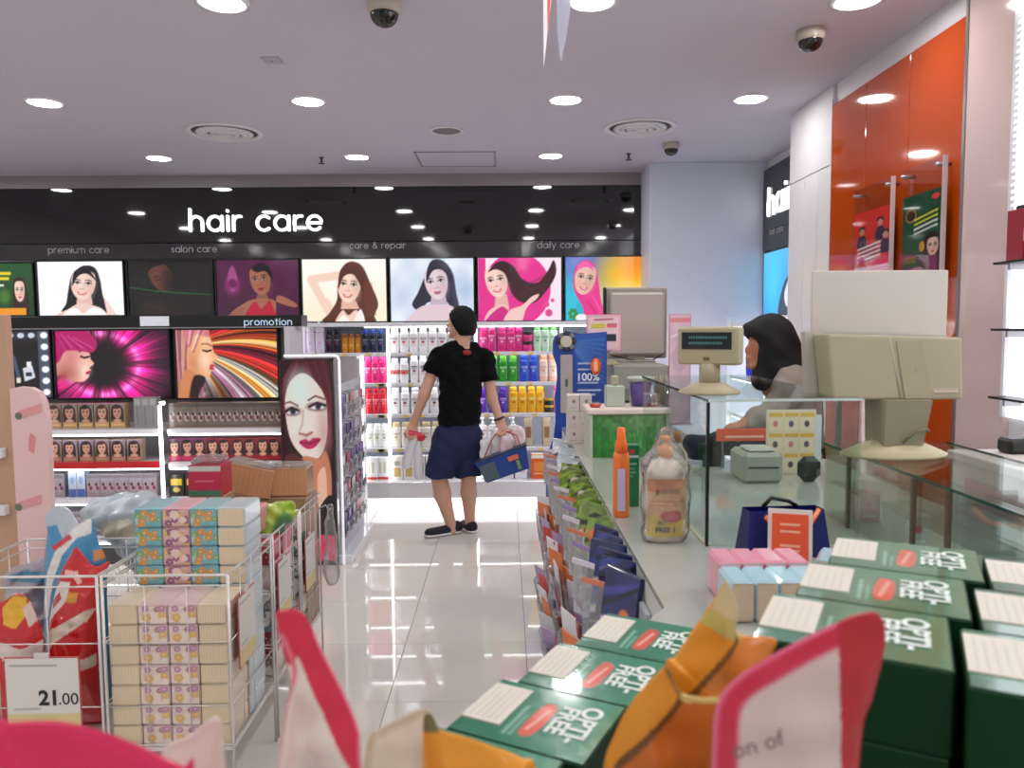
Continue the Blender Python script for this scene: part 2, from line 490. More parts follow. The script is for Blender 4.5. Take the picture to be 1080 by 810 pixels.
def frame_rot(U, N):
    """Euler turning local x->U, local z->N (text lies in x/y, faces z)."""
    U, N = Vector(U).normalized(), Vector(N).normalized(); Vv = N.cross(U)
    return Matrix((U, Vv, N)).transposed().to_euler()

# ------------------------------------------------------------------ soft bodies: signed distance + surface nets
def rcone(a, b, ra, rb):
    a, b = np.array(a, float), np.array(b, float)
    lo = np.minimum(a - ra, b - rb); hi = np.maximum(a + ra, b + rb)
    def f(P):
        ab = b - a; t = np.clip(((P - a) @ ab) / (ab @ ab + 1e-12), 0, 1)
        return np.linalg.norm(P - a - t[..., None] * ab, axis=-1) - (ra + (rb - ra) * t)
    return lo, hi, f
def ellip(c, r, rot=None):
    c, r = np.array(c, float), np.array(r, float); m = r.max()
    Rm = np.array(rot.to_matrix()) if rot is not None else np.eye(3)
    def f(P):
        q = (P - c) @ Rm
        k0 = np.linalg.norm(q / r, axis=-1); k1 = np.linalg.norm(q / (r * r), axis=-1) + 1e-9
        return k0 * (k0 - 1) / k1
    return c - m, c + m, f
def ecap(a, b, ra, rb, flat, axis):
    """Tapered capsule flattened by `flat` along `axis`."""
    a, b, ax = np.array(a, float), np.array(b, float), np.array(axis, float); ax = ax / np.linalg.norm(ax)
    m = max(ra, rb); lo = np.minimum(a, b) - m; hi = np.maximum(a, b) + m
    def f(P):
        ab = b - a; t = np.clip(((P - a) @ ab) / (ab @ ab + 1e-12), 0, 1)
        q = P - a - t[..., None] * ab; w = q @ ax
        q = q + (w * (1 / flat - 1))[..., None] * ax
        return (np.linalg.norm(q, axis=-1) - (ra + (rb - ra) * t)) * flat ** .5
    return lo, hi, f
def blob(prims, h, k=0.02, cut=None, wob=None, pad=0.03):
    lo = np.min([p[0] for p in prims], 0) - pad; hi = np.max([p[1] for p in prims], 0) + pad
    n = np.ceil((hi - lo) / h).astype(int) + 1
    ax = [lo[i] + h * np.arange(n[i]) for i in range(3)]
    fld = np.full(n, 0.3, np.float32)
    for pl, ph, f in prims:
        kk = k
        i0 = np.maximum(((pl - lo - .05) / h).astype(int), 0); i1 = np.minimum(((ph - lo + .05) / h).astype(int) + 2, n)
        sl = tuple(slice(a, b) for a, b in zip(i0, i1))
        P = np.stack(np.meshgrid(*[ax[i][sl[i]] for i in range(3)], indexing='ij'), -1)
        d = f(P); cur = fld[sl]
        hh = np.clip(.5 + .5 * (cur - d) / kk, 0, 1)
        fld[sl] = cur * (1 - hh) + d * hh - kk * hh * (1 - hh)
    if cut is not None or wob is not None:
        P = np.stack(np.meshgrid(*ax, indexing='ij'), -1)
        if wob is not None: fld = fld + wob(P)
        if cut is not None:
            for c in cut: fld = np.maximum(fld, c(P))
    ins = fld < 0
    cs = [fld[a:n[0] - 1 + a, b:n[1] - 1 + b, c:n[2] - 1 + c] for a in (0, 1) for b in (0, 1) for c in (0, 1)]
    cnt = sum((c < 0).astype(int) for c in cs); act = (cnt > 0) & (cnt < 8)
    I = np.argwhere(act); acc = np.zeros((len(I), 3)); num = np.zeros(len(I))
    corners = [(a, b, c) for a in (0, 1) for b in (0, 1) for c in (0, 1)]
    vals = [fld[I[:, 0] + a, I[:, 1] + b, I[:, 2] + c] for a, b, c in corners]
    for p in range(8):
        for q in range(p + 1, 8):
            if sum(abs(corners[p][i] - corners[q][i]) for i in range(3)) != 1: continue
            cr = (vals[p] < 0) != (vals[q] < 0)
            t = np.where(cr, vals[p] / (vals[p] - vals[q] + 1e-12), 0)
            pos = np.array(corners[p]) + t[:, None] * (np.array(corners[q]) - np.array(corners[p]))
            acc += np.where(cr[:, None], pos, 0); num += cr
    V = lo + (I + acc / num[:, None]) * h
    idx = np.full(act.shape, -1); idx[tuple(I.T)] = np.arange(len(I)); faces = []
    for d in range(3):
        a, b = (d + 1) % 3, (d + 2) % 3
        s0 = [slice(None)] * 3; s0[d] = slice(0, -1); s1 = [slice(None)] * 3; s1[d] = slice(1, None)
        E = np.argwhere(ins[tuple(s0)] != ins[tuple(s1)])
        E = E[(E[:, a] > 0) & (E[:, b] > 0) & (E[:, a] < n[a] - 1) & (E[:, b] < n[b] - 1)]
        fl = ins[tuple(E.T)]
        def at(da, db):
            q = E.copy(); q[:, a] -= da; q[:, b] -= db; return idx[tuple(q.T)]
        quad = np.stack([at(1, 1), at(0, 1), at(0, 0), at(1, 0)], 1)
        quad[~fl] = quad[~fl][:, ::-1]
        faces.append(quad)
    Fc = np.concatenate(faces)
    return V, Fc
def blob_obj(name, VF, m, parent=None, colfn=None, relax=1):
    V, Fc = VF
    if relax:
        for _ in range(relax):
            acc = np.zeros_like(V); num = np.zeros(len(V))
            for i in range(4):
                np.add.at(acc, Fc[:, i], V[Fc[:, (i + 1) % 4]] + V[Fc[:, i - 1]]); np.add.at(num, Fc[:, i], 2)
            V = V * .5 + acc / np.maximum(num, 1)[:, None] * .5
    me = bpy.data.meshes.new(name)
    me.from_pydata(V.tolist(), [], Fc.tolist())
    me.polygons.foreach_set('use_smooth', np.ones(len(Fc), bool))
    for q in (m if isinstance(m, (list, tuple)) else [m]): me.materials.append(q)
    if colfn is not None:
        a = me.color_attributes.new('Col', 'FLOAT_COLOR', 'POINT')
        d = np.ones((len(V), 4), np.float32); d[:, :3] = lin(np.clip(colfn(V), 0, 255) / 256.0)
        a.data.foreach_set('color', d.ravel())
    me.update()
    return link_mesh(name, me, parent)

CT = 1.06
def pouch(name, label, outline, O, U, V, N, thick, colfn, m, rings=44, cat='pouch', group=None):
    """Puffy flat pouch: outline in (u,v) metres, inflated along N."""
    P = catmull(outline, 18); c0 = P.mean(0); n = len(P)
    O, U, V, N = (np.array(x, float) for x in (O, U, V, N))
    vs = []; uv = []; cols = []
    t = thing(name, O, label, cat, group)
    S = np.linspace(1, 0, rings)[:-1]
    for side in (1, -1):
        for s in S:
            q = c0 + (P - c0) * s; hgt = thick * (1 - s ** 3) ** .8
            hgt = hgt * np.clip((P[:, 1].max() - q[:, 1]) / (P[:, 1].max() - P[:, 1].min()) * 1.6 + .15, .15, 1)
            wv_ = .0022 * np.sin(q[:, 0] * 130 + q[:, 1] * 50) + .0016 * np.sin(q[:, 1] * 170)
            vs += list(q[:, :1] * U + q[:, 1:] * V + N * (side * (hgt + wv_ * (1 - s)))[:, None]); uv += list(np.c_[q, np.full(n, s)]); cols += [side] * n
        vs.append(c0[0] * U + c0[1] * V + N * side * thick); uv.append([c0[0], c0[1], 0]); cols.append(side)
    fs = []; R = len(S); B = R * n + 1
    for sd_ in (0, 1):
        o = sd_ * B
        for i in range(R - 1):
            for k in range(n): f_ = (o + i * n + k, o + i * n + (k + 1) % n, o + (i + 1) * n + (k + 1) % n, o + (i + 1) * n + k); fs.append(f_)
        for k in range(n): fs.append((o + (R - 1) * n + k, o + (R - 1) * n + (k + 1) % n, o + R * n))
    me = bpy.data.meshes.new(name); me.from_pydata([tuple(v) for v in vs], [], fs); me.materials.append(m)
    bm = bmesh.new(); bm.from_mesh(me); bmesh.ops.remove_doubles(bm, verts=bm.verts, dist=1e-5); bmesh.ops.recalc_face_normals(bm, faces=bm.faces); bm.to_mesh(me); bm.free()
    a = me.color_attributes.new('Col', 'FLOAT_COLOR', 'POINT')
    co = np.array([v.co[:] for v in me.vertices]); UV = np.c_[co @ U, co @ V]; side = np.sign(co @ N + 1e-9)
    d = np.ones((len(co), 4), np.float32); rel = []
    for i in range(len(co)):
        dd = UV[i] - c0; rel.append(dd)
    d[:, :3] = lin(np.clip(colfn(UV, side, P, c0), 0, 255) / 256.0)
    a.data.foreach_set('color', d.ravel()); me.polygons.foreach_set('use_smooth', np.ones(len(me.polygons), bool)); me.update()
    link_mesh('film_body', me, t)
    return t
def edge_dist(UV, P):
    dmin = np.full(len(UV), 9.0)
    for a in range(len(P)):
        p0, p1 = P[a - 1], P[a]; e = p1 - p0; L2 = e @ e + 1e-12
        tt = np.clip(((UV - p0) @ e) / L2, 0, 1); dmin = np.minimum(dmin, np.linalg.norm(UV - p0 - tt[:, None] * e, axis=1))
    return dmin
M_pouch = mat('pouch_film', attr=True, rough=.32, coat=.5, bump=.12, bscale=30)
M_gold = mat('gold_pouch_film', attr=True, rough=.35, metal=.25, coat=.35, bump=.1, bscale=35)

def region_pouch(name, label, Yp, pix, regions, base, thick, m, zb, cat='pouch', close=True):
    """Pouch whose outline and printed areas were measured in the picture, standing at depth Yp on height zb."""
    ol = [(pt(x, y, Y=Yp).x, pt(x, y, Y=Yp).z) for x, y in pix]
    if close: ol += [(ol[-1][0], zb + .1), (ol[-1][0] - .002, zb + .002), (ol[0][0] + .002, zb + .002), (ol[0][0], zb + .1)]
    ox = sum(x for x, _ in ol) / len(ol)
    def inside(px, py, poly):
        r = np.zeros(len(px), bool)
        for a in range(len(poly)):
            x0, y0 = poly[a - 1]; x1, y1 = poly[a]
            if y0 != y1: r ^= ((y0 > py) != (y1 > py)) & (px < (x1 - x0) * (py - y0) / (y1 - y0) + x0)
        return r
    regs = [([(pt(x, y, Y=Yp).x - ox, pt(x, y, Y=Yp).z - zb) for x, y in pl], c_) for pl, c_ in regions]
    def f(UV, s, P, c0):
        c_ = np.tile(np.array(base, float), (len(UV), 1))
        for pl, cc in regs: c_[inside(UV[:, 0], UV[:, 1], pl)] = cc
        return c_
    return pouch(name, label, [(x - ox, z - zb) for x, z in ol], (ox, Yp, zb), (1, 0, 0), (0, 0, 1), (0, -1, 0), thick, f, m, cat=cat)

# ================================================================== ROOM SHELL
XL, XR, YF, YB = -5.31, 2.49, -5.0, 7.1
M_tile = mat('polished_tile', (222, 216, 208), 0.035, spec=0.6, noise=0.03, nscale=3)
M_grout = mat('grout', (120, 116, 110), 0.8)
floor = struct('floor', MB().box(XL, XR, YF, YB, -0.12, -0.004), M_grout)
tile_me = MB().box(0.0012, 0.5988, 0.0012, 0.5988, -0.008, 0.0, b=0.0015).mesh('floor_tile', M_tile)
tx, ty = 0.09 - 0.6 * 9, 3.14 - 0.6 * 14
for i in range(13):
    for j in range(21):
        if ty + .6 * j + .6 > YB + .25: continue
        link_mesh('floor_tile', tile_me, floor, (tx + .6 * i, ty + .6 * j, 0))
ceiling = struct('ceiling', MB().box(XL, XR, YF, YB, CEIL, CEIL + 0.1), M_ceil)
struct('wall_back', MB().box(XL, XR, 7.0, 7.1, 0, CEIL), M_white)
struct('wall_left', MB().box(XL - .1, XL + .01, YF, YB, 0, CEIL), M_white)
struct('wall_front', MB().box(XL, XR, YF - .1, YF, 0, CEIL), M_white)
struct('wall_pillar', MB().box(1.175, 2.2, 6.26, 7.0, 0, CEIL, b=.004), mat('pillar_paint', (214, 218, 232), 0.5, noise=.01))
struct('wall_side', MB().box(2.12, 2.3, 4.9, 6.3, 0, CEIL), M_white)
RW = 1.80
wr = struct('wall_right', MB().box(RW + .02, 2.3, YF, 4.9, 0, CEIL), M_white)
# cladding panels on the right wall, each its own piece
M_orange = mat('orange_back_painted_glass', (186, 72, 8), 0.06, spec=0.6, coat=0.5)
M_pinkgloss = mat('pale_gloss_panel', (214, 190, 186), 0.1, coat=0.6)
wp = mat('white_gloss_panel', (228, 226, 228), 0.2, coat=0.4)
for y0, y1 in ((4.9, 4.66), (4.655, 4.46), (4.455, 4.275)):
    box_obj('white_cladding_panel', wp, RW, RW + .02, y1, y0, 0.0, 2.45, wr, .002)
box_obj('white_header_panel', wp, RW, RW + .02, 4.275, 4.9, 2.455, CEIL, wr, .002)
for y0, y1 in ((4.265, 3.87), (3.866, 3.46), (3.456, 3.045)):
    box_obj('orange_glass_panel', M_orange, RW - .006, RW + .02, y1, y0, 0.0, 2.765, wr, .002)
box_obj('panel_edge_trim', M_metal, RW - .012, RW + .02, 3.03, 3.043, 0, CEIL, wr)
box_obj('panel_edge_trim', M_white, RW - .008, RW + .02, 4.267, 4.275, 0, 2.80, wr)
box_obj('pale_gloss_panel', M_pinkgloss, RW - .006, RW + .02, 2.745, 3.03, 0, CEIL, wr, .002)
# backlit shelf wall towards the camera
lw = box_obj('backlit_panel', mat('backlit_acrylic', (246, 247, 255), 0.4, emit=1.5), RW + .002, RW + .02, 1.2, 2.742, 1.24, CEIL - .02, wr)
up = MB().box(RW - .012, RW + .004, 2.735, 2.75, 1.24, CEIL - .02)
for k in range(40): up.box(RW - .014, RW - .004, 2.712, 2.737, 1.9 + k * .024, 1.9 + k * .024 + .012)
up.build('slotted_upright', M_gwhite, wr)

# grey soffit strip above the black sign
struct('trim_1', MB().box(XL, 1.175, 6.655, 7.0, 2.775, CEIL), mat('grey_trim', (150, 144, 146), 0.6))
struct('baseboard_back', MB().box(1.175, 2.12, 6.245, 6.26, 0, .1), M_white)

# ------------------------------------------------------------------ ceiling fittings
M_lamp = mat('lamp_glow', (255, 253, 250), 0.4, emit=LAMP)
def make_downlight():
    t = thing('downlight', (0, 0, CEIL), 'round recessed downlight glowing white in the grey ceiling', 'ceiling light', 'recessed ceiling downlights')
    MB().lathe([(.085, -.001), (.085, -.006), (.108, -.004), (.108, .01), (.085, .01)], 28).build('trim_ring', M_gwhite, t)
    MB().disc(.086, -.002).build('lamp', M_lamp, t, normals=False)
    return t
dl = None
for y in (6.0, 4.54, 3.19, 1.8, .4, -1.0, -2.4, -3.8):
    for x in (-4.12, -2.63, -1.12, .362, 1.433):
        if x > 1.4 and y > 5.5: continue
        if dl is None: dl = make_downlight(); dl.location = (x, y, CEIL); o_ = dl
        else: o_ = dup(dl, (x, y, CEIL))
        o_['label'] = 'round white ceiling downlight, %s row from the black sign, %s column from the orange wall' % (['first', 'second', 'third', 'fourth', 'fifth', 'sixth', 'seventh', 'eighth'][(6.0, 4.54, 3.19, 1.8, .4, -1.0, -2.4, -3.8).index(y)], ['fifth', 'fourth', 'third', 'second', 'first'][(-4.12, -2.63, -1.12, .362, 1.433).index(x)])
def diffuser(px, py, r, label, name='air_diffuser', cat='air vent'):
    p = pt(px, py, Z=CEIL)
    t = thing(name, p, label, cat)
    MB().lathe([(r, 0), (r, -.006), (r * .93, -.016), (r * .86, -.008), (r * .86, 0)], 36).build('outer_ring', M_white, t)
    MB().disc(r * .9, -.001).build('dark_gap', mat('vent_shadow', (92, 88, 90), .8), t, normals=False)
    for k, q in enumerate((.72, .54, .36)):
        MB().lathe([(r * q, -.004), (r * (q + .03), -.012 - .003 * k), (r * (q - .08), -.02 - .004 * k), (r * (q - .1), -.014)], 30).build('cone_ring', M_white, t)
    MB().lathe([(0, -.03), (r * .16, -.028), (r * .2, -.015), (0, -.01)], 20).build('hub', M_white, t)
diffuser(237, 139, .245, 'large round ceiling air diffuser with concentric rings beside the square speaker plate row')
diffuser(675, 134, .235, 'round ceiling air diffuser with concentric rings near the dome camera by the pillar')
t = thing('ceiling_speaker', pt(471, 137, Z=CEIL), 'small round grey mesh ceiling speaker with white rim', 'speaker')
MB().lathe([(.115, 0), (.115, -.008), (.095, -.012), (.093, -.004)], 28).build('rim', M_white, t)
MB().disc(.095, -.008).build('grille', mat('speaker_mesh', (128, 124, 126), .7), t, normals=False)
a, b = pt(438, 160, Z=CEIL), pt(522, 175, Z=CEIL)
t = thing('ceiling_access_panel', ((a.x + b.x) / 2, (a.y + b.y) / 2, CEIL), 'rectangular white access panel set flush in the ceiling', 'access panel')
hx, hy = .305, (b.y - a.y) / 2
fr = MB()
for x0, x1, y0, y1 in ((-hx, hx, -hy, -hy + .012), (-hx, hx, hy - .012, hy), (-hx, -hx + .012, -hy, hy), (hx - .012, hx, -hy, hy)): fr.box(x0, x1, y0, y1, -.006, 0)
fr.build('frame', mat('panel_frame_grey', (150, 148, 155), .5), t)
MB().box(-hx + .02, hx - .02, -hy + .02, hy - .02, -.004, 0, b=.001).build('cover', M_ceil, t)
p = pt(287, 63, Z=CEIL)
t = thing('ceiling_cover_plate', p, 'little grey blank cover plate on the ceiling', 'cover plate')
MB().box(-.045, .045, -.045, .045, -.006, 0, b=.003).build('plate', mat('plate_grey', (178, 172, 186), .5), t)
MB().lathe([(0, -.009), (.006, -.008), (.006, -.005)], 8, c=(0, 0, 0)).build('screw', M_metal, t)
for px, py, lab in ((339, 166, 'brass-grey fire sprinkler head hanging near the air diffuser'), (663, 162, 'fire sprinkler head hanging beside the small dome camera')):
    t = thing('fire_sprinkler', pt(px, py, Z=CEIL), lab, 'sprinkler')
    MB().lathe([(.02, 0), (.02, -.005), (.01, -.006), (.008, -.035), (.004, -.038)], 12).build('stem', mat('sprinkler_metal', (80, 78, 76), .4, metal=.7), t)
    MB().lathe([(0, -.05), (.026, -.048), (.026, -.045), (0, -.044)], 12).build('deflector', mat('sprinkler_metal', (80, 78, 76)), t)
    MB().tube([(-.008, 0, -.03), (-.012, 0, -.042), (0, 0, -.048), (.012, 0, -.042), (.008, 0, -.03)], .002, 5).build('yoke_arm', MATS['sprinkler_metal'], t)
def dome_cam(px, py, s, lab, rz=0):
    t = thing('dome_camera', pt(px, py, Z=CEIL), lab, 'security camera', rz=rz)
    MB().lathe([(.058 * s, 0), (.06 * s, -.03 * s), (.052 * s, -.045 * s), (.05 * s, -.045 * s)], 24).build('housing', mat('camera_housing', (196, 186, 172), .5), t)
    MB().lathe([(.05 * s, -.042 * s)] + [(.05 * s * math.cos(q), -.044 * s - .045 * s * math.sin(q)) for q in np.linspace(0, math.pi / 2, 8)], 24).build('dome', mat('smoked_dome', (18, 17, 18), .06, spec=.8), t)
    MB().lathe([(.012 * s, 0), (.012 * s, -.012 * s), (0, -.013 * s)], 12, M=Matrix.Translation((0, -.046 * s, -.062 * s)) @ Matrix.Rotation(math.radians(-60), 4, 'X')).build('lens', M_bplast, t)
dome_cam(405, 1, 1.15, 'black dome security camera alone above the sales floor')
dome_cam(855, 32, 1.05, 'beige dome security camera beside the orange glass wall')
dome_cam(708, 151, 1.0, 'small dome security camera in front of the white pillar')

# hanging pointed banner, seen almost from its edge
Yh = 2.2
t = thing('hanging_banner', pt(576, 60, Y=Yh), 'narrow white and orange-red pointed banner hanging from the ceiling', 'banner')
B = t.location
q = lambda px, py: tuple((pt(px, py, Y=Yh) - B)[i] for i in (0, 2))
top = CEIL - B.z
sx = lambda px, py: q(px, py)[0]
MB().prism([q(573.5, 70), (sx(600, -60), top), (sx(572.5, -60), top)], (0, 0, 0), (1, 0, 0), (0, 0, 1), (0, .012, 0)).build('board', mat('banner_white', (238, 236, 244), .4, emit=.0), t)
MB().prism([q(578, 38), (sx(592, -60), top - .01), (sx(576, -60), top - .01)], (0, -.002, 0), (1, 0, 0), (0, 0, 1), (0, .0015, 0)).build('red_panel', mat('banner_red', (222, 96, 66), .4), t)
MB().tube([(sx(585, -60), .006, top - .01), (sx(585, -60), .006, top)], .002).build('hook', M_metal, t)
t = thing('hanging_film', pt(592, 58, Y=Yh), 'clear frosted plastic strip hanging beside the pointed banner', 'plastic strip')
B = t.location
me = MB(); pts = [(593.5, 60), (589, 30), (588, -58), (604, -58), (603, 5), (599, 30)]
me.prism([q(a, b) for a, b in pts], (0, .05, 0), (1, 0, 0), (0, 0, 1), (0, .004, 0))
me.build('strip', glass('frosted_film', (235, 236, 245), .15, .3, diffuse=.35, dcol=(205, 206, 222)), t)
MB().tube([(sx(596, -58), .052, CEIL - B.z - .02), (sx(596, -58), .052, CEIL - B.z)], .003).build('hook', M_metal, t)

# ================================================================== BACK WALL SIGN AND LIGHTBOXES
YS = 6.655
t = thing('hair_care_sign', (-2.0, YS, 2.31), 'long glossy black wall sign reading hair care in white letters', 'sign')
MB().box(XL + 2.0, 1.17 + 2.0, 0, .06, 0, .463, b=.003).build('panel', M_black, t)
p0 = pt(201.5, 243.5, Y=YS); xh = .168
wd = word_width('hair care', 1, .19); sc = (pt(338, 243, Y=YS).x - p0.x) / (wd - .41 - .1)
M_letter = mat('lit_letter', (255, 255, 255), .5, emit=1.6)
ls, _ = stroke_word('hair care', (p0.x + 2.0, -.001, p0.z - 2.31), (1, 0, 0), (0, 0, 1), (0, -1, 0), sc, .19, .018)
for l in ls: l.build('letter', M_letter, t)
t = thing('category_sign_band', (-2.0, YS + .004, 2.175), 'dark grey sign band with small category words under the black sign', 'sign')
MB().box(XL + 2.0, 1.17 + 2.0, 0, .055, 0, .132, b=.002).build('panel', M_dgrey, t)
M_gletter = mat('pale_letter', (170, 168, 172), .5, emit=.08)
for w, x0, x1, yb in (('premium care', 51, 115, 267), ('salon care', 181, 229, 266), ('care & repair', 369, 428, 262), ('daily care', 567, 611, 261.5)):
    a = pt(x0, yb, Y=YS); b = pt(x1, yb, Y=YS)
    s = (b.x - a.x) / (word_width(w, 1, .14) - .3)
    xo = 0.0
    for word in w.split():
        ls, _ = stroke_word(word, (a.x + 2.0 + xo, -.001, a.z - 2.175), (1, 0, 0), (0, 0, 1), (0, -1, 0), s, .14, .004)
        merge(ls).build('lettering', M_gletter, t); xo += word_width(word + ' ', s, .14)
p = pt(547, 262, Y=YS); MB().box(p.x + 2.0 - .025, p.x + 2.0 + .025, -.006, 0, .01, .125, b=.002).build('joint_cover', mat('joint_grey', (66, 65, 68), .4), t)

def wave_bg(p, c0, c1, n=10, seed=1):
    r = np.random.RandomState(seed); f = np.zeros_like(p.x)
    for _ in range(n):
        kx, ky, ph = r.uniform(-14, 14), r.uniform(-14, 14), r.uniform(0, 7); f += np.sin(p.x * kx + p.y * ky + ph)
    f = (f - f.min()) / (f.max() - f.min())
    p.a = np.asarray(c0, float) * (1 - f[..., None]) + np.asarray(c1, float) * f[..., None]
    return p
AS = 1.34
def post_premium():
    p = Paint(AS, 78, (250, 250, 253))
    p.poly([(.62, .86), (.75, .93), (.90, .88), (.97, .66), (1.0, .38), (1.06, .1), (.98, -.05), (.45, -.05), (.34, .06), (.42, .22), (.46, .45), (.52, .72)], (24, 20, 28))
    p.poly([(.60, .36), (.82, .36), (.84, .2), (.58, .2)], (232, 190, 176), False)
    p.poly([(.28, .02), (.45, .12), (.62, .22), (.80, .2), (1.0, .1), (1.05, -.1), (.25, -.1)], (236, 204, 194))
    p.poly([(.36, -.1), (.45, .10), (.58, .13), (.68, .03), (.82, .14), (.98, .1), (1.02, -.1)], (248, 246, 248))
    p.poly([(1.02, .30), (1.1, .22), (1.24, -.1), (1.1, -.1)], (240, 214, 206))
    p.face(.70, .56, .27, (244, 212, 200), (40, 28, 30), (206, 80, 98), tilt=-6, yaw=-.1)
    p.poly([(.60, .84), (.80, .84), (.92, .62), (.84, .72), (.74, .78), (.62, .72), (.53, .55), (.55, .74)], (22, 18, 26))
    return p
def post_salon():
    p = Paint(AS, 78, (26, 23, 23)).noise(.2, 10)
    p.poly([(.28, .92), (.45, 1.0), (.68, .96), (.78, .78), (.74, .55), (.62, .62), (.35, .80)], (12, 10, 10))
    p.poly([(.42, .30), (.72, .45), (.86, .15), (.9, -.05), (.30, -.05), (.2, .12)], (44, 32, 30))
    p.face(.55, .66, .26, (128, 74, 60), (30, 18, 16), (120, 44, 48), tilt=24, yaw=.15, smile=False, eyes=False)
    p.ell(.75, .55, .2, .35, (24, 18, 18), soft=.15, op=.7)
    p.line([(0, .52), (.45, .44), (.9, .40), (AS, .37)], .012, (40, 190, 90), .9, soft=.02)
    p.line([(.25, .2), (.5, .1)], .03, (90, 50, 44), .7, soft=.05)
    return p
def post_serum():
    p = Paint(AS, 78).grad((70, 20, 56), (96, 30, 78), 60).noise(.08, 9)
    p.ell(.26, .60, .13, .17, (150, 46, 120), soft=.06, op=.8); p.poly([(.26, .92), (.34, .70), (.26, .48), (.18, .70)], (190, 90, 160), op=.8)
    p.ell(.26, .62, .07, .08, (110, 26, 84), soft=.03)
    p.poly([(.58, .86), (.70, .95), (.86, .9), (.92, .70), (.84, .62), (.62, .7)], (26, 16, 22))
    p.poly([(.66, .44), (.82, .44), (.86, .3), (.62, .3)], (150, 92, 72), False)
    p.poly([(.2, .1), (.42, .28), (.60, .36), (.88, .36), (1.0, .3), (1.26, .22), (1.3, .28), (1.0, .42), (.96, .2), (.9, -.1), (.35, -.1)], (172, 110, 86))
    p.poly([(.42, -.1), (.48, .16), (.62, .32), (.72, .2), (.86, .34), (.94, .16), (1.06, -.1)], (196, 34, 58))
    p.poly([(.0, .0), (.25, .14), (.42, .24), (.36, .06), (.16, -.1), (0, -.1)], (164, 100, 80))
    p.face(.72, .66, .235, (176, 112, 88), (30, 16, 16), (150, 30, 48), tilt=8, yaw=-.2, smile=False)
    p.poly([(.58, .88), (.76, .95), (.9, .82), (.9, .70), (.8, .82), (.66, .8)], (24, 15, 20))
    return p
def post_repair():
    p = Paint(AS, 78, (250, 246, 236)); p.ell(.2, .1, .4, .3, (244, 226, 190), soft=.4, op=.6); p.ell(1.2, .1, .3, .4, (246, 232, 196), soft=.4, op=.6)
    p.line([(.56, .74), (.14, .68), (.34, .28)], .13, (242, 208, 190))
    p.line([(.36, .3), (.42, .16)], .16, (242, 208, 190))
    p.poly([(.62, .84), (.76, .96), (.95, .90), (1.08, .62), (1.2, .30), (1.14, .1), (1.1, -.05), (.3, -.05), (.42, .14), (.54, .34), (.56, .6)], (92, 46, 36))
    p.poly([(.62, .34), (.84, .34), (.9, .2), (.6, .2)], (226, 180, 160), False)
    p.poly([(.5, -.1), (.62, .18), (.72, .1), (.86, .18), (.96, -.1)], (240, 204, 186))
    p.poly([(.52, -.1), (.64, .1), (.78, .0), (.92, .2), (.96, -.1)], (246, 240, 236))
    p.face(.74, .56, .26, (246, 212, 194), (70, 40, 34), (196, 70, 84), tilt=-6, yaw=-.15)
    p.poly([(.64, .86), (.82, .9), (.98, .72), (.96, .46), (.90, .62), (.80, .76), (.66, .72), (.57, .52), (.58, .72)], (84, 40, 32))
    for k in range(5): p.line([(.98 + .03 * k, .62), (1.02 + .035 * k, .1)], .014, (128, 70, 50), .5, soft=.02)
    return p
def post_ice():
    p = wave_bg(Paint(AS, 78), (196, 210, 232), (240, 244, 250), 14, 4)
    p.poly([(.56, .74), (.66, .96), (.84, .97), (1.0, .78), (1.06, .45), (1.1, .2), (.98, .12), (.9, .3), (.6, .3), (.48, .16), (.34, .26), (.44, .46)], (40, 38, 58))
    p.poly([(.66, .42), (.88, .42), (.92, .2), (.62, .2)], (196, 172, 192), False)
    p.poly([(.24, -.1), (.34, .12), (.5, .24), (.66, .26), (.92, .26), (1.06, .16), (1.16, -.1)], (222, 198, 206))
    p.face(.74, .60, .26, (226, 204, 212), (50, 44, 60), (176, 96, 116), tilt=10, yaw=-.12, smile=False)
    p.poly([(.60, .84), (.76, .97), (.94, .88), (.98, .6), (.92, .72), (.82, .82), (.68, .8), (.58, .62)], (36, 34, 54))
    p.ell(1.2, .5, .12, .2, (150, 176, 214), soft=.2, op=.6)
    return p
def post_pink():
    p = Paint(AS, 78, (244, 226, 238)); p.ell(.62, .5, .55, .58, (226, 44, 140)); p.rect(0, .12, 0, 1, (226, 44, 140)); p.rect(0, .62, 0, .3, (226, 44, 140))
    p.poly([(.22, .80), (.36, .95), (.56, .88), (.72, .66), (.95, .60), (1.12, .78), (1.22, .96), (1.26, .76), (1.14, .52), (.9, .28), (.68, .3), (.55, .42), (.46, .60)], (58, 24, 32))
    p.line([(.75, .55), (1.1, .72)], .02, (96, 46, 52), .6, soft=.03); p.line([(.66, .42), (1.0, .56)], .02, (96, 46, 52), .6, soft=.03)
    p.poly([(.28, .42), (.46, .42), (.5, .2), (.26, .2)], (226, 178, 166), False)
    p.poly([(.10, -.1), (.14, .12), (.3, .24), (.46, .24), (.5, .1), (.45, -.1)], (238, 194, 184))
    p.poly([(.08, -.1), (.2, .1), (.36, .22), (.44, .2), (.56, .06), (.52, -.1)], (202, 34, 124))
    p.poly([(.40, -.06), (.5, .16), (.7, .24), (.86, .38), (.98, .42), (.94, .34), (.78, .2), (.66, -.1)], (240, 196, 190))
    p.face(.30, .62, .25, (246, 208, 196), (60, 30, 30), (208, 60, 90), tilt=10, yaw=-.2)
    p.poly([(.16, .78), (.32, .94), (.5, .86), (.5, .6), (.42, .76), (.28, .82)], (54, 22, 30))
    for x, y, r in ((1.1, .26, .05), (1.14, .12, .06), (1.2, .32, .03)): p.ell(x, y, r, r, (216, 70, 140))
    return p
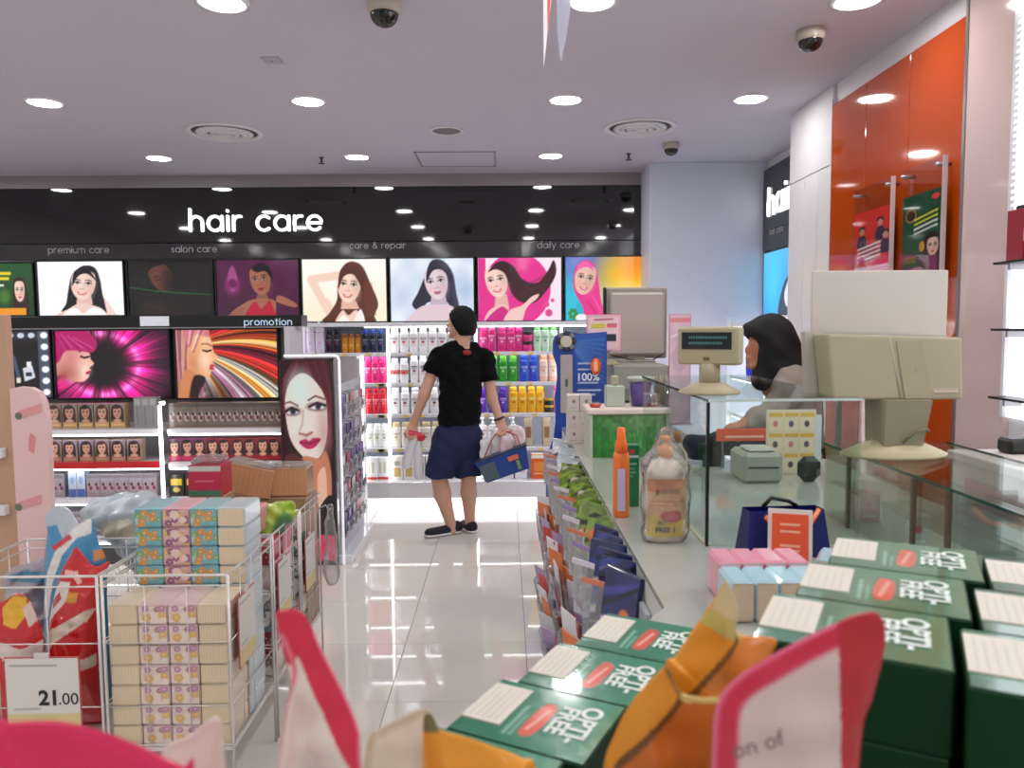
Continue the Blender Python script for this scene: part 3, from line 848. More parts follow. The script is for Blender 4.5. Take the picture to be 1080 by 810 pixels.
def post_hijab():
    p = Paint(AS, 78)
    t = (p.x / AS)[..., None]; v = p.y[..., None]
    p.a = np.array([70, 190, 226]) * (1 - t) + np.array([240, 210, 120]) * t
    p.ell(.30, .9, .5, .35, (96, 92, 186), soft=.5, op=.9); p.ell(1.0, .68, .42, .36, (250, 186, 10), soft=.4); p.ell(1.2, .92, .25, .2, (236, 120, 20), soft=.35, op=.8)
    p.ell(1.05, .28, .4, .2, (250, 246, 226), soft=.35, op=.8); p.ell(.1, .35, .3, .3, (50, 190, 220), soft=.3, op=.8)
    p.poly([(.12, -.1), (.16, .2), (.3, .36), (.42, .3), (.5, -.1)], (40, 176, 206))
    p.poly([(.12, .62), (.18, .86), (.34, .95), (.48, .84), (.54, .56), (.58, .3), (.66, -.1), (.34, -.1), (.28, .2), (.16, .42)], (228, 50, 140))
    p.face(.31, .64, .235, (230, 186, 168), (70, 40, 40), (190, 60, 90), tilt=-12, yaw=.1)
    p.poly([(.16, .74), (.24, .9), (.38, .91), (.46, .78), (.36, .84), (.24, .82)], (236, 90, 164))
    p.line([(.36, .3), (.5, .1)], .025, (196, 30, 116), .8, soft=.03); p.line([(.44, .38), (.6, .1)], .02, (246, 110, 176), .7, soft=.03)
    for k in range(7): p.ell(.12 + .05 * math.cos(k), .10 + .06 * math.sin(k), .03, .035, (60, 140, 60))
    p.ell(.26, .04, .1, .06, (240, 240, 246))
    return p
def post_green():
    p = Paint(1.15, 70).grad((22, 58, 30), (36, 84, 44), 90)
    for y, x1 in ((.78, .52), (.68, .46)): p.rect(.02, x1, y, y + .06, (226, 210, 40))
    p.rect(.02, .3, .56, .6, (230, 230, 220)); p.poly([(.56, .60), (.7, .74), (.9, .66), (.98, .3), (.95, 0), (.6, 0)], (52, 26, 24))
    p.face(.74, .46, .2, (240, 206, 190), lip=(190, 70, 80), smile=False); p.rect(0, .9, 0, .14, (236, 150, 40)); p.ell(.3, .36, .16, .14, (70, 120, 50), soft=.1)
    return p
YL = 6.65
def lightbox(name, label, x0, x1, y0, y1, paint, Y=YL, frame_m=None, cat='lightbox', glow=None):
    a = pt(x0, (y0 + y1) / 2, Y=Y); b = pt(x1, (y0 + y1) / 2, Y=Y)
    z1 = pt((x0 + x1) / 2, y0, Y=Y).z; z0 = pt((x0 + x1) / 2, y1, Y=Y).z
    w = b.x - a.x; h = z1 - z0; fw = .012
    t = thing(name, ((a.x + b.x) / 2, Y, z0), label, cat)
    fm = frame_m or mat('black_frame', (22, 22, 24), .3)
    fb = MB()
    fb.box(-w / 2, w / 2, -.02, .0, 0, fw).box(-w / 2, w / 2, -.02, .0, h - fw, h).box(-w / 2, -w / 2 + fw, -.02, 0, fw, h - fw).box(w / 2 - fw, w / 2, -.02, 0, fw, h - fw)
    fb.build('frame', fm, t)
    MB().box(-w / 2, w / 2, 0, .04, 0, h).build('box_body', fm, t)
    print_obj('printed_panel', paint, (-w / 2 + fw, -.004, fw), (w - 2 * fw, 0, 0), (0, 0, h - 2 * fw), glow or M_lit, t)
    return t
M_dim = mat('dim_backlit_print', emit_attr=True, emit=.55, rough=.08)
lightbox('advert_lightbox', 'green advert lightbox with yellow words and a dark-haired woman', -8, 37.5, 276.5, 334, post_green())
lightbox('advert_lightbox', 'white lightbox poster of a smiling woman with long black hair', 39.5, 132.5, 274.5, 334, post_premium())
lightbox('advert_lightbox', 'dark lightbox poster of a woman crossed by a green streak', 134.5, 226, 273.8, 333.5, post_salon(), glow=M_dim)
lightbox('advert_lightbox', 'purple lightbox poster of a woman in a red dress beside a droplet', 227.5, 316.5, 273, 340, post_serum(), glow=mat('half_backlit_print', emit_attr=True, emit=.8, rough=.08))
lightbox('advert_lightbox', 'lightbox poster of a brown-haired woman raising her bent arm', 318, 409.2, 272, 340.5, post_repair())
lightbox('advert_lightbox', 'pale blue lightbox poster of a bare-shouldered dark-haired woman', 410.8, 501, 271.2, 340, post_ice())
lightbox('advert_lightbox', 'pink lightbox poster of a woman with hair flying to one side', 503, 593.2, 270.5, 339.5, post_pink())
lightbox('advert_lightbox', 'lightbox poster of a smiling woman in a pink headscarf on yellow and blue', 595, 685, 269.5, 339, post_hijab())

# ================================================================== BACK WALL SHELF BAYS
SH = [1.362, 1.10, 0.83, 0.533, 0.25]
YSF, YSB = 6.60, 6.98
bx = [pt(x, 420, Y=YSF).x for x in (318, 410.5, 502.5, 592, 690)]
bay_words = ['with a plain grey panel, left end of the run', 'full of white bottles', 'of pink, green and yellow bottles', 'partly hidden by the checkout']
M_back = mat('shelf_back_lit', (206, 214, 230), .5)
M_tick = mat('price_ticket', (236, 206, 120), .6)
for i in range(4):
    x0, x1 = bx[i], min(bx[i + 1], 1.17)
    t = thing('shelf_bay', ((x0 + x1) / 2, YSF, 0), 'white backlit wall shelf bay ' + bay_words[i], 'shelf unit')
    h = (x1 - x0) / 2
    MB().box(-h, h, YSB - YSF - .03, YSB - YSF, .2, 1.6).build('back_panel', M_back, t)
    MB().box(-h, h, -.015, .39, 1.585, 1.62, b=.003).build('top_board', M_gwhite, t)
    for k, z in enumerate(SH[:4]):
        xa = -h if (i or k == 0) else pt(383, 420, Y=YSF).x - (x0 + x1) / 2
        MB().box(xa + .012, h - .012, .0, YSB - YSF - .03, z - .022, z, b=.002).build('shelf', M_gwhite, t)
        MB().box(xa + .014, h - .014, -.006, .0, z - .03, z - .002).build('ticket_rail', M_gwhite, t)
        for q in range(3):
            xx = xa + .06 + (h - xa - .16) * (q + .3 * math.sin(i + k + q)) / 3 + .05
            MB().box(xx, xx + .045, -.0075, -.006, z - .028, z - .004).build('price_ticket', M_tick, t)
        MB().box(xa + .02, h - .02, .02, .035, z - .03, z - .0225).build('led_strip', M_led, t)
    MB().box(xa + .02, h - .02, .02, .035, 1.575, 1.5845).build('led_strip', M_led, t)
    MB().box(-h, h, -.08, .38, .11, .25, b=.003).build('plinth', M_gwhite, t)
    MB().box(-h, h, -.045, .38, 0, .11).build('kick_board', M_ledsoft, t)
    lp = MB().box(-.012 - h, -h + .012, -.012, .0, .25, 1.6)
    lp.build('light_post', mat('led_post', (255, 255, 255), .5, emit=3.5), t)
    if i == 0:
        xa0 = pt(344, 420, Y=YSF).x - (x0 + x1) / 2; xa1 = pt(381, 420, Y=YSF).x - (x0 + x1) / 2
        MB().box(-h + .02, xa1, .0, .03, .25, 1.335).build('filler_panel', mat('filler_grey', (176, 170, 174), .5), t)
        MB().box(xa1, xa1 + .024, -.012, .02, .25, 1.335).build('light_post', MATS['led_post'], t)

# ------------------------------------------------------------------ bottle kinds
def plast(c, r=.25): return mat('plastic_%d_%d_%d' % tuple(c), c, r, coat=.3)
def make_bottle(name, label, cat, group, h, w, d, body, cap, lab=None, shape='flip', labz=(.2, .72), print_m=None, motif=None):
    t = thing(name, (0, 0, 0), label, cat, group)
    w, h = w * 1.05, h * 1.05
    rx, ry = w / 2, d / 2
    if shape == 'flip':
        MB().lathe([(.86, 0), (.97, .012), (1, .04), (1, h * .64), (.97, h * .74), (.88, h * .80), (.76, h * .815)], 14, rx, ry, power=2.6).build('body', body, t)
        MB().lathe([(.76, h * .813), (.80, h * .825), (.80, h * .965), (.72, h), (0, h)], 14, rx, ry, power=2.4).build('cap', cap, t)
    elif shape == 'inverted':
        MB().lathe([(.8, h * .16), (.92, h * .22), (1, h * .5), (.98, h * .86), (.8, h * .96), (.4, h), (0, h)], 14, rx, ry, power=2.4).build('body', body, t)
        MB().lathe([(.86, 0), (.88, .005), (.84, h * .17), (.6, h * .175)], 14, rx, ry, power=2.4).build('cap', cap, t)
    elif shape == 'pump':
        MB().lathe([(.9, 0), (1, .01), (1, h * .62), (.9, h * .70), (.34, h * .76), (.3, h * .78)], 14, rx, ry, power=2.5).build('body', body, t)
        m = MB().lathe([(.36, h * .77), (.38, h * .83), (.14, h * .84), (.12, h * .93), (.3, h * .935), (.3, h * .985), (0, h)], 12, rx, rx)
        m.box(-rx * .85, 0, -rx * .13, rx * .13, h * .945, h * .98, b=.002); m.build('pump', cap, t)
    elif shape == 'tube':
        vs = MB()
        vs.lathe([(.62, 0), (.64, .004), (.62, h * .17)], 12, rx, ry, power=2.2); vs.build('cap', cap, t)
        b2 = MB(); n = 14; vv = []; ff = []
        for q, (a_, b_) in enumerate(((.7, 1), (.9, 1), (1, .7), (1.05, .35), (1.05, .06))):
            z = h * (.165 + .835 * q / 4)
            for k in range(n):
                an = 2 * math.pi * k / n; vv.append((rx * a_ * math.cos(an), ry * b_ * math.sin(an), z))
        for q in range(4):
            for k in range(n): ff.append((q * n + k, q * n + (k + 1) % n, (q + 1) * n + (k + 1) % n, (q + 1) * n + k))
        ff += [tuple(range(n)), tuple(range(4 * n, 5 * n))]
        b2.add(vv, ff, smooth=True).build('body', body, t)
    elif shape == 'jar':
        MB().lathe([(.92, 0), (1, .006), (1, h * .6), (.9, h * .66)], 16, rx, ry).build('body', body, t)
        MB().lathe([(1.0, h * .66), (1.02, h * .68), (1.02, h * .96), (.95, h), (0, h)], 16, rx, ry).build('lid', cap, t)
    elif shape == 'carton':
        MB().box(-rx, rx, -ry, ry, 0, h, b=.002).build('carton', body, t)
        MB().box(-rx * .9, rx * .9, -ry * .8, ry * .8, h - .001, h + .0015).build('top_flap', cap, t)
    if lab is not None:
        if isinstance(lab, Paint):
            if shape == 'carton':
                print_obj('printed_front', lab, (-rx * .99, -ry - .0008, .004), (rx * 1.98, 0, 0), (0, 0, h - .008), print_m or M_gprint, t)
            else:
                P = 2.6 if shape == 'flip' else 2.4
                def bend(u, v):
                    an = math.pi + math.pi * u; ca, sa = np.cos(an), np.sin(an)
                    x = np.sign(ca) * abs(ca) ** (2 / P) * rx * 1.012; y = np.sign(sa) * abs(sa) ** (2 / P) * ry * 1.012
                    return np.concatenate([x, y, 0 * v + h * labz[0] + v * h * (labz[1] - labz[0])], -1)
                print_obj('label', lab, (0, 0, 0), (0, 0, 0), (0, 0, 0), print_m or M_gprint, t, bend)
    return t

def lab_paint(bg, mark=None, mark2=None, band=None, h=26, asp=1.1):
    p = Paint(asp, h, bg)
    if band: p.rect(0, asp, band[0], band[1], band[2])
    if mark: p.ell(asp / 2, .40, .10, .085, mark, op=.8); p.line([(asp * .38, .2), (asp * .62, .2)], .035, mark, .5)
    if mark2: p.line([(asp * .32, .68), (asp * .68, .68)], .09, mark2); p.line([(asp * .38, .56), (asp * .62, .56)], .05, mark2, .7)
    return p

USED = {}
def put(kind, loc, rz=0.0, label=None):
    proto = KINDS[kind]
    if kind not in USED:
        USED[kind] = 1; proto.location = loc; proto.rotation_euler = (0, 0, rz); o = proto
    else: o = dup(proto, loc, rz)
    if label: o['label'] = label
    return o
KINDS = {}
W_, CR = (240, 240, 242), (228, 216, 196)
def K(key, *a, **k): KINDS[key] = make_bottle(*a, **k)
dk = (40, 30, 40)
B2 = 'white bottles in the white bay'
K('w1', 'shampoo_bottle', 'white shampoo bottle with small red mark, top shelf, white bay', 'bottle', 'white bottles, top shelf', .205, .078, .05, plast(W_), plast(W_), lab_paint(W_, (190, 60, 60), (150, 140, 150)))
K('w1b', 'conditioner_bottle', 'tan-capped white conditioner bottle, top shelf of white bay', 'bottle', 'tan-capped bottles, top shelf', .215, .07, .05, plast(W_), plast((196, 160, 112)), lab_paint(W_, (190, 60, 60), (150, 140, 150)))
K('w2', 'shampoo_bottle', 'white red-banded shampoo bottle, second shelf of white bay', 'bottle', 'red-banded white bottles, second shelf', .20, .075, .05, plast(W_), plast(W_), lab_paint(W_, (196, 50, 60), None, (.28, .62, (206, 120, 120))))
K('w2b', 'treatment_bottle', 'tall white grey-lettered treatment bottle, second shelf of white bay', 'bottle', 'tall white bottles, second shelf', .235, .07, .05, plast(W_), plast(W_), lab_paint(W_, (150, 90, 110), (110, 110, 120)))
K('w3', 'shampoo_bottle', 'white bottle with dark red dot, third shelf, white bay', 'bottle', 'white bottles, third shelf', .215, .075, .05, plast(W_), plast(W_), lab_paint(W_, (130, 50, 60), (160, 160, 170)))
K('w4', 'cream_bottle', 'cream white gold-capped bottle on fourth shelf of white bay', 'bottle', 'cream bottles, fourth shelf', .21, .08, .055, plast((238, 232, 222)), plast((210, 190, 140)), lab_paint((238, 232, 222), (170, 150, 90), (170, 160, 140)))
K('w5', 'boxed_bottle', 'white gold-striped carton on bottom shelf of white bay', 'box', 'white cartons, bottom shelf', .20, .09, .07, plast((236, 234, 232)), plast((236, 234, 232)), Paint(.45, 40, (238, 236, 232)).rect(.08, .37, .12, .5, (200, 176, 110)).rect(.1, .35, .6, .8, (170, 166, 160)), shape='carton')
K('k1', 'hair_serum_bottle', 'black and purple hair bottle on grey-panel bay', 'bottle', 'black bottles, grey-panel bay', .19, .055, .05, plast((36, 22, 44)), plast((20, 16, 24)), lab_paint((40, 24, 50), (190, 60, 150), (150, 150, 160)))
K('am', 'hair_oil_bottle', 'small amber hair oil bottle on grey-panel bay', 'bottle', 'amber bottles, grey-panel bay', .155, .05, .045, plast((206, 128, 24)), plast((170, 90, 20)), lab_paint((214, 140, 36), (240, 220, 160)))
K('nv', 'hair_tonic_bottle', 'navy bottle with blue cap on grey-panel bay', 'bottle', 'navy bottles, grey-panel bay', .19, .056, .05, plast((24, 34, 66)), plast((40, 80, 170)), lab_paint((22, 28, 54), (110, 130, 180), (150, 160, 180)))
K('tub', 'hair_spray_can', 'tall pearly white and lilac spray can on grey-panel bay', 'spray can', 'pearly cans, grey-panel bay', .265, .075, .075, plast((226, 214, 232)), plast((244, 240, 246)), lab_paint((230, 214, 236), (214, 180, 224)), shape='jar', labz=(.1, .6))
K('mg', 'shampoo_bottle', 'magenta shampoo bottle on narrow shelf beside grey panel', 'bottle', 'magenta bottles, narrow shelves', .215, .07, .05, plast((224, 30, 120)), plast((236, 70, 150)), lab_paint((224, 30, 120), (246, 180, 210), (250, 220, 235)))
K('rd', 'shampoo_bottle', 'red shampoo bottle on narrow shelf beside grey panel', 'bottle', 'red bottles, narrow shelves', .21, .066, .05, plast((200, 22, 44)), plast((190, 18, 40)), lab_paint((206, 26, 50), (246, 150, 160), (250, 200, 200)))
K('wr', 'shampoo_pouch', 'white bottle with green label on narrow shelf beside grey panel', 'bottle', 'white bottles, narrow shelves', .20, .07, .05, plast((236, 238, 238)), plast((240, 240, 240)), lab_paint((236, 238, 236), (150, 160, 100), (170, 180, 160)))
K('pk', 'shampoo_bottle', 'hot pink shampoo bottle on top shelf of colourful bay', 'bottle', 'pink bottles, colourful bay', .20, .078, .05, plast((214, 36, 126)), plast((224, 60, 142)), lab_paint((218, 44, 134), (250, 190, 220), (250, 210, 230)))
K('pt', 'conditioner_bottle', 'tall pale-capped pink bottle, top shelf of colourful bay', 'bottle', 'tall pink bottles, colourful bay', .232, .07, .05, plast((210, 40, 130)), plast((240, 150, 196)), lab_paint((214, 46, 134), (250, 200, 226), (250, 210, 230)))
K('pj', 'hair_mask_jar', 'small pink jar with black band on top shelf of colourful bay', 'jar', 'pink jars, colourful bay', .085, .085, .085, plast((214, 50, 132)), plast((40, 20, 30)), shape='jar')
K('lg', 'shampoo_bottle', 'pale green bottle on top shelf of colourful bay', 'bottle', 'pale green bottles, colourful bay', .215, .068, .05, plast((190, 226, 196)), plast((120, 196, 110)), lab_paint((206, 232, 210), (90, 150, 100), (110, 170, 120)))
K('gn', 'shampoo_bottle', 'bright green shampoo bottle on second shelf of colourful bay', 'bottle', 'green bottles, colourful bay', .215, .075, .05, plast((44, 160, 40)), plast((110, 206, 70)), lab_paint((40, 156, 40), (190, 240, 170), (210, 250, 200)))
K('bl', 'shampoo_bottle', 'blue shampoo bottle on second shelf of colourful bay', 'bottle', 'blue bottles, colourful bay', .22, .072, .05, plast((38, 74, 206)), plast((40, 90, 220)), lab_paint((40, 76, 210), (170, 200, 250), (210, 226, 250)))
K('pe', 'shampoo_bottle', 'peach bottle with pale label, second shelf, colourful bay', 'bottle', 'peach bottles, colourful bay', .22, .07, .05, plast((242, 196, 172)), plast((244, 170, 130)), lab_paint((246, 222, 208), (230, 150, 120), (220, 170, 150)))
K('pu', 'shampoo_bottle', 'purple shampoo bottle on third shelf of colourful bay', 'bottle', 'purple bottles, colourful bay', .21, .075, .05, plast((84, 40, 168)), plast((98, 50, 186)), lab_paint((88, 44, 172), (200, 170, 240), (220, 200, 250)))
K('ye', 'shampoo_bottle', 'golden yellow shampoo bottle on third shelf of colourful bay', 'bottle', 'yellow bottles, colourful bay', .215, .075, .05, plast((240, 176, 24)), plast((246, 196, 50)), lab_paint((242, 182, 36), (200, 110, 20), (250, 230, 160)))
K('bk', 'hair_wax_jar', 'flat black wax jar on third shelf of colourful bay', 'jar', 'black jars, colourful bay', .06, .08, .08, plast((24, 20, 22)), plast((196, 160, 40)), shape='jar')
K('pl', 'conditioner_bottle', 'light pink bottle on third shelf of colourful bay', 'bottle', 'light pink bottles, colourful bay', .22, .06, .05, plast((232, 130, 190)), plast((240, 90, 180)), lab_paint((240, 170, 210), (200, 60, 140)))
K('wp', 'pump_bottle', 'white pump bottle on fourth shelf of colourful bay', 'bottle', 'white pump bottles, colourful bay', .245, .085, .06, plast((240, 236, 236)), plast((244, 244, 244)), lab_paint((240, 236, 236), (210, 60, 70), (170, 150, 150)), shape='pump')
K('br', 'boxed_bottle', 'slim tan carton on fourth shelf of colourful bay', 'box', 'tan cartons, colourful bay', .235, .065, .06, plast((176, 150, 116)), plast((190, 166, 130)), Paint(.28, 40, (204, 186, 160)).rect(.05, .23, .3, .7, (150, 110, 80)), shape='carton')
K('or', 'orange_carton', 'orange carton with white top on bottom shelf of colourful bay', 'box', None, .205, .125, .09, plast((232, 96, 22)), plast((244, 238, 230)), Paint(.61, 40, (234, 100, 24)).rect(0, .61, .84, 1, (246, 240, 232)).rect(.12, .5, .3, .7, (246, 150, 70)).line([(.15, .2), (.46, .2)], .06, (250, 210, 150)), shape='carton')
K('wb', 'boxed_bottle', 'white carton on bottom shelf of colourful bay', 'box', 'white cartons, colourful bay', .17, .10, .08, plast((238, 238, 242)), plast((238, 238, 242)), Paint(.59, 34, (240, 240, 244)).rect(.1, .5, .3, .6, (214, 200, 210)), shape='carton')
K('be', 'blue_carton', 'deep blue carton on top shelf of partly hidden bay', 'box', 'blue cartons, partly hidden bay', .14, .10, .06, plast((16, 40, 120)), plast((20, 50, 140)), Paint(.72, 30, (18, 44, 130)).rect(.1, .62, .35, .6, (150, 180, 230)), shape='carton')
K('wt', 'boxed_bottle', 'white carton with red base strip beside grey panel', 'box', 'red-striped cartons, narrow shelves', .19, .10, .07, plast((236, 236, 238)), plast((236, 236, 238)), Paint(.53, 40, (238, 238, 238)).rect(0, .53, 0, .12, (206, 40, 40)).rect(.12, .2, .3, .8, (190, 190, 160)).rect(.3, .4, .3, .8, (190, 190, 160)), shape='carton')
YIT = 6.67
def rowpx(keys, xs, shelf, dy=0.0):
    for k, x in zip(keys, xs):
        put(k, (pt(x, 420, Y=YIT).x, YIT + dy + rng.uniform(-.004, .004), SH[shelf] if shelf < 5 else .25), rng.uniform(-.12, .12))
rowpx(['w1'] * 8, [417.5, 427.5, 437.5, 447.5, 457.5, 467.5, 477.5, 492], 0)
rowpx(['w1b'] * 3, [431, 441, 451], 0, .11)
rowpx(['w2', 'w2', 'w2b', 'w2b', 'w2', 'w2', 'w2b', 'w2'], [417, 427, 437.5, 447, 457, 467, 478, 491], 1)
rowpx(['w3'] * 8, [417, 427.5, 438, 448, 458, 468, 479, 492], 2)
rowpx(['w4'] * 8, [417.5, 428, 438.5, 449, 459.5, 470, 481, 493], 3)
rowpx(['w5'] * 7, [418, 430, 442, 454, 466, 478, 491], 4)
rowpx(['tub'] * 3, [320.5, 330, 339.5], 0)
rowpx(['k1', 'k1', 'am', 'am', 'am', 'nv', 'nv', 'nv'], [349, 357, 365.5, 372, 379, 387, 395, 403], 0)
rowpx(['mg', 'mg', 'mg'], [388.5, 396.5, 404.5], 1)
rowpx(['rd', 'rd', 'rd'], [389, 396.8, 404.6], 2)
rowpx(['wr', 'wr', 'wr'], [389.5, 397.3, 405], 3)
rowpx(['wt', 'wt'], [391, 403.2], 4)
rowpx(['pk', 'pt', 'pk', 'pk', 'pt', 'lg', 'lg', 'lg'], [510.5, 519.5, 530, 539.5, 543.5 + 4, 567, 575.5, 584], 0)
j1 = put('pj', (pt(555.5, 420, Y=YIT).x + .012, YIT, SH[0]))
put('pj', (j1.location.x, YIT, SH[0] + .0865))
rowpx(['gn', 'gn', 'gn', 'gn', 'bl', 'bl', 'pe', 'pe'], [511, 521, 531, 541.5, 551.5 + 1.5, 563, 573.5, 583], 1)
rowpx(['pu', 'pu', 'pu', 'ye', 'ye', 'ye', 'ye', 'pl'], [508.5, 520, 530.5, 541.5, 551, 560.5, 569.5, 587], 2)
j1 = put('bk', (pt(578.8, 420, Y=YIT).x, YIT, SH[2])); put('bk', (j1.location.x, YIT, SH[2] + .0615))
rowpx(['wp', 'wp', 'wp', 'wp', 'br', 'br'], [509, 519.5, 530, 541, 557, 576], 3)
rowpx(['wb', 'wb', 'wb', 'wb', 'or', 'wb'], [509, 522, 535, 548.5, 567.5, 584], 4)
rowpx(['be', 'be'], [606, 617.5], 0); rowpx(['be', 'be'], [630, 642], 0)
rowpx(['wb', 'wb'], [600, 614], 4)
del_keys = [k for k in KINDS if k not in USED]

# ================================================================== PROMOTION GONDOLA
GY = 5.10
gx0, gx1 = -3.55, pt(300, 420, Y=GY).x
GZ = [pt(170, y, Y=GY).z for y in (452, 488, 525, 566)]
gpost = pt(174, 470, Y=GY).x
t = thing('promotion_gondola', ((gx0 + gx1) / 2, GY, 0), 'free-standing black-topped promotion shelf unit stocked with hair colour boxes', 'shelf unit')
gc = (gx0 + gx1) / 2; gh = (gx1 - gx0) / 2
hz0, hz1 = pt(200, 345, Y=GY + .2).z, pt(200, 333, Y=GY + .2).z
hx1 = pt(318, 340, Y=GY + .2).x - gc
MB().box(-gh, hx1, .2, .36, hz0, hz1, b=.003).build('header', M_bplast, t)
MB().box(-gh, hx1, .197, .36, hz0 - .008, hz0).build('header_strip', M_metal, t)
a, b = pt(258, 342, Y=GY + .2), pt(308, 342, Y=GY + .2)
s_ = (b.x - a.x) / (word_width('promotion', 1, .2) - .35)
ls, _ = stroke_word('promotion', (a.x - gc, .199, a.z - .006), (1, 0, 0), (0, 0, 1), (0, -1, 0), s_, .2, .004)
hdr = t.children[0]
merge(ls).build('lettering', mat('blue_white_letter', (196, 214, 236), .5, emit=.35), hdr)
a, b = pt(148, 344, Y=GY + .19), pt(178, 333.5, Y=GY + .19)
MB().box(a.x - gc, b.x - gc, .188, .192, a.z, b.z).build('white_tag', mat('tag_white', (214, 218, 226), .4, emit=.25), hdr)
MB().box(-gh, gh, .36, .40, 0, hz1).build('back_panel', mat('gondola_grey', (128, 126, 130), .5), t)
MB().box(-gh, gh, .0, .40, 0, .12).build('plinth', mat('gondola_dark', (70, 68, 72), .5), t)
MB().box(gh - .004, gh + .03, .05, .40, 0, hz0).build('end_panel', mat('gondola_pale', (206, 204, 208), .5), t)
M_strip = mat('red_price_strip', (206, 34, 42), .4)
for k, z in enumerate(GZ):
    for x0, x1 in ((-gh, gpost - gc - .02), (gpost - gc + .02, gh)):
        s2 = MB().box(x0, x1, .0, .36, z - .02, z, b=.002).build('shelf', mat('shelf_grey', (196, 192, 194), .4), t)
        MB().box(x0, x1, -.008, 0, z - .036, z - .004).build('ticket_rail', M_gwhite, s2)
        MB().box(x0 + .01, x1 - .01, .004, .02, z - .032, z - .0205).build('led_strip', M_led, s2)
        MB().box(x0 + .01, x1 - .01, -.011, -.004, z - .046, z - .037).build('led_tube', M_led, s2)
MB().box(-gh + .2, gpost - gc - .02, -.010, -.0081, GZ[1] - .034, GZ[1] + .012).build('red_price_strip', M_strip, t)
zt, zb = pt(172, 425, Y=GY - .05).z, pt(174, 525, Y=GY - .05).z
MB().tube([(gpost - gc + .03, -.05, zt), (gpost - gc + .004, -.05, zt - .002), (gpost - gc - .003, -.05, zt - .02), (gpost - gc, -.05, zb)], .013, 8).build('light_tube', mat('led_post', (255, 255, 255)), t)
MB().box(gpost - gc - .015, gpost - gc + .015, -.05, .36, 0, .12).build('post_foot', MATS['gondola_dark'], t)
MB().tube([(gpost - gc, -.05, 0.0), (gpost - gc, -.05, zb + .01)], .012, 8).build('post', M_gwhite, t)

def post_mirror():
    p = Paint(.62, 84, (10, 10, 14))
    for k in range(4): p.ell(.04 + .155 * k, .93, .05, .04, (250, 250, 255)); p.ell(.04 + .155 * k, .93, .09, .07, (120, 130, 160), soft=.1, op=.3)
    p.rect(.44, .62, 0, 1, (70, 80, 96))
    for k in range(6): p.ell(.535, .93 - .17 * k, .055, .048, (250, 250, 255))
    p.poly([(.22, .24), (.38, .30), (.34, .48), (.2, .44)], (210, 216, 226), False); p.rect(.26, .33, .46, .54, (230, 234, 240)); p.rect(.24, .33, .32, .38, (30, 40, 60))
    p.line([(.08, .6), (.14, .26)], .05, (60, 80, 110)); p.rect(.10, .16, .22, .3, (236, 226, 210))
    return p
def streaks(p, cx, cy, cols, n, seed, spread, r0=.0, wd=(.006, .03), curve=.3):
    r = np.random.RandomState(seed)
    for i in range(n):
        a = math.radians(r.uniform(*spread)); L = r.uniform(.7, 1.9); c = cols[r.randint(len(cols))]; cu = r.uniform(-curve, curve)
        P = [(cx + (r0 + L * q) * math.cos(a + cu * q), cy + (r0 + L * q) * math.sin(a + cu * q)) for q in np.linspace(0, 1, 7)]
        p.line(P, r.uniform(*wd), c, r.uniform(.35, .9), soft=.012)
def noise1(seed, freqs=(3, 7, 15, 31, 63)):
    r = np.random.RandomState(seed); ph = r.uniform(0, 7, len(freqs)); ff = np.array(freqs) * r.uniform(.8, 1.2, len(freqs))
    return lambda t: sum(np.sin(t * f + p) / (k + 1.2) ** .6 for k, (f, p) in enumerate(zip(ff, ph)))
def post_magenta():
    p = Paint(1.64, 92, (12, 5, 13))
    dx, dy = (p.x - .66) / 1.15, p.y - .5; r = np.hypot(dx, dy); th = np.arctan2(dy, dx)
    n = noise1(3)(th * 3); I = np.exp(-((r - .50) / .17) ** 2) * .95 + np.exp(-((r - .78) / .2) ** 2) * .45
    I = I * np.clip(.72 + .28 * n, 0.1, 1.5) * np.clip(1.25 - .4 * (th > 1.2) , 0, 2)
    hot = np.exp(-((r - .46) / .05) ** 2) * np.clip(.6 + .4 * n, 0, 1)
    col = np.stack([235 * I + 60 * hot, 18 * I + 120 * hot, 130 * I + 90 * hot], -1)
    p.a = np.clip(p.a + col, 0, 250)
    p.ell(.68, .5, .26, .30, (9, 4, 10), soft=.16); p.ell(1.64, .5, .2, .6, (20, 6, 26), soft=.3, op=.7)
    p.poly([(-.05, .34), (.10, .36), (.20, .26), (.36, .24), (.44, .29), (.47, .345), (.455, .38), (.50, .41), (.475, .45), (.545, .51), (.50, .58), (.49, .66), (.44, .76), (.2, .84), (.02, .6)], (236, 178, 162))
    p.ell(.38, .42, .1, .12, (252, 218, 206), soft=.12, op=.8); p.ell(.12, .36, .16, .14, (170, 84, 74), soft=.16, op=.8); p.ell(.2, .6, .16, .2, (196, 110, 110), soft=.16, op=.5)
    p.poly([(.42, .385), (.50, .41), (.47, .36), (.43, .35)], (190, 30, 80)); p.line([(.36, .62), (.41, .60), (.475, .615)], .028, (36, 14, 30)); p.line([(.34, .69), (.41, .715), (.49, .69)], .016, (70, 20, 50))
    p.poly([(-.1, .5), (.04, .55), (.14, .70), (.36, .70), (.54, .68), (.60, .84), (.44, 1.0), (.1, 1.08), (-.1, .95)], (176, 18, 98), soft=1)
    for k in range(9): p.line([(.02 + .03 * k, .98 - .01 * k), (.14 + .05 * k, .72 + .01 * (k % 3))], .016, [(226, 50, 150), (120, 8, 70), (244, 120, 190)][k % 3], .6, soft=.02)
    return p
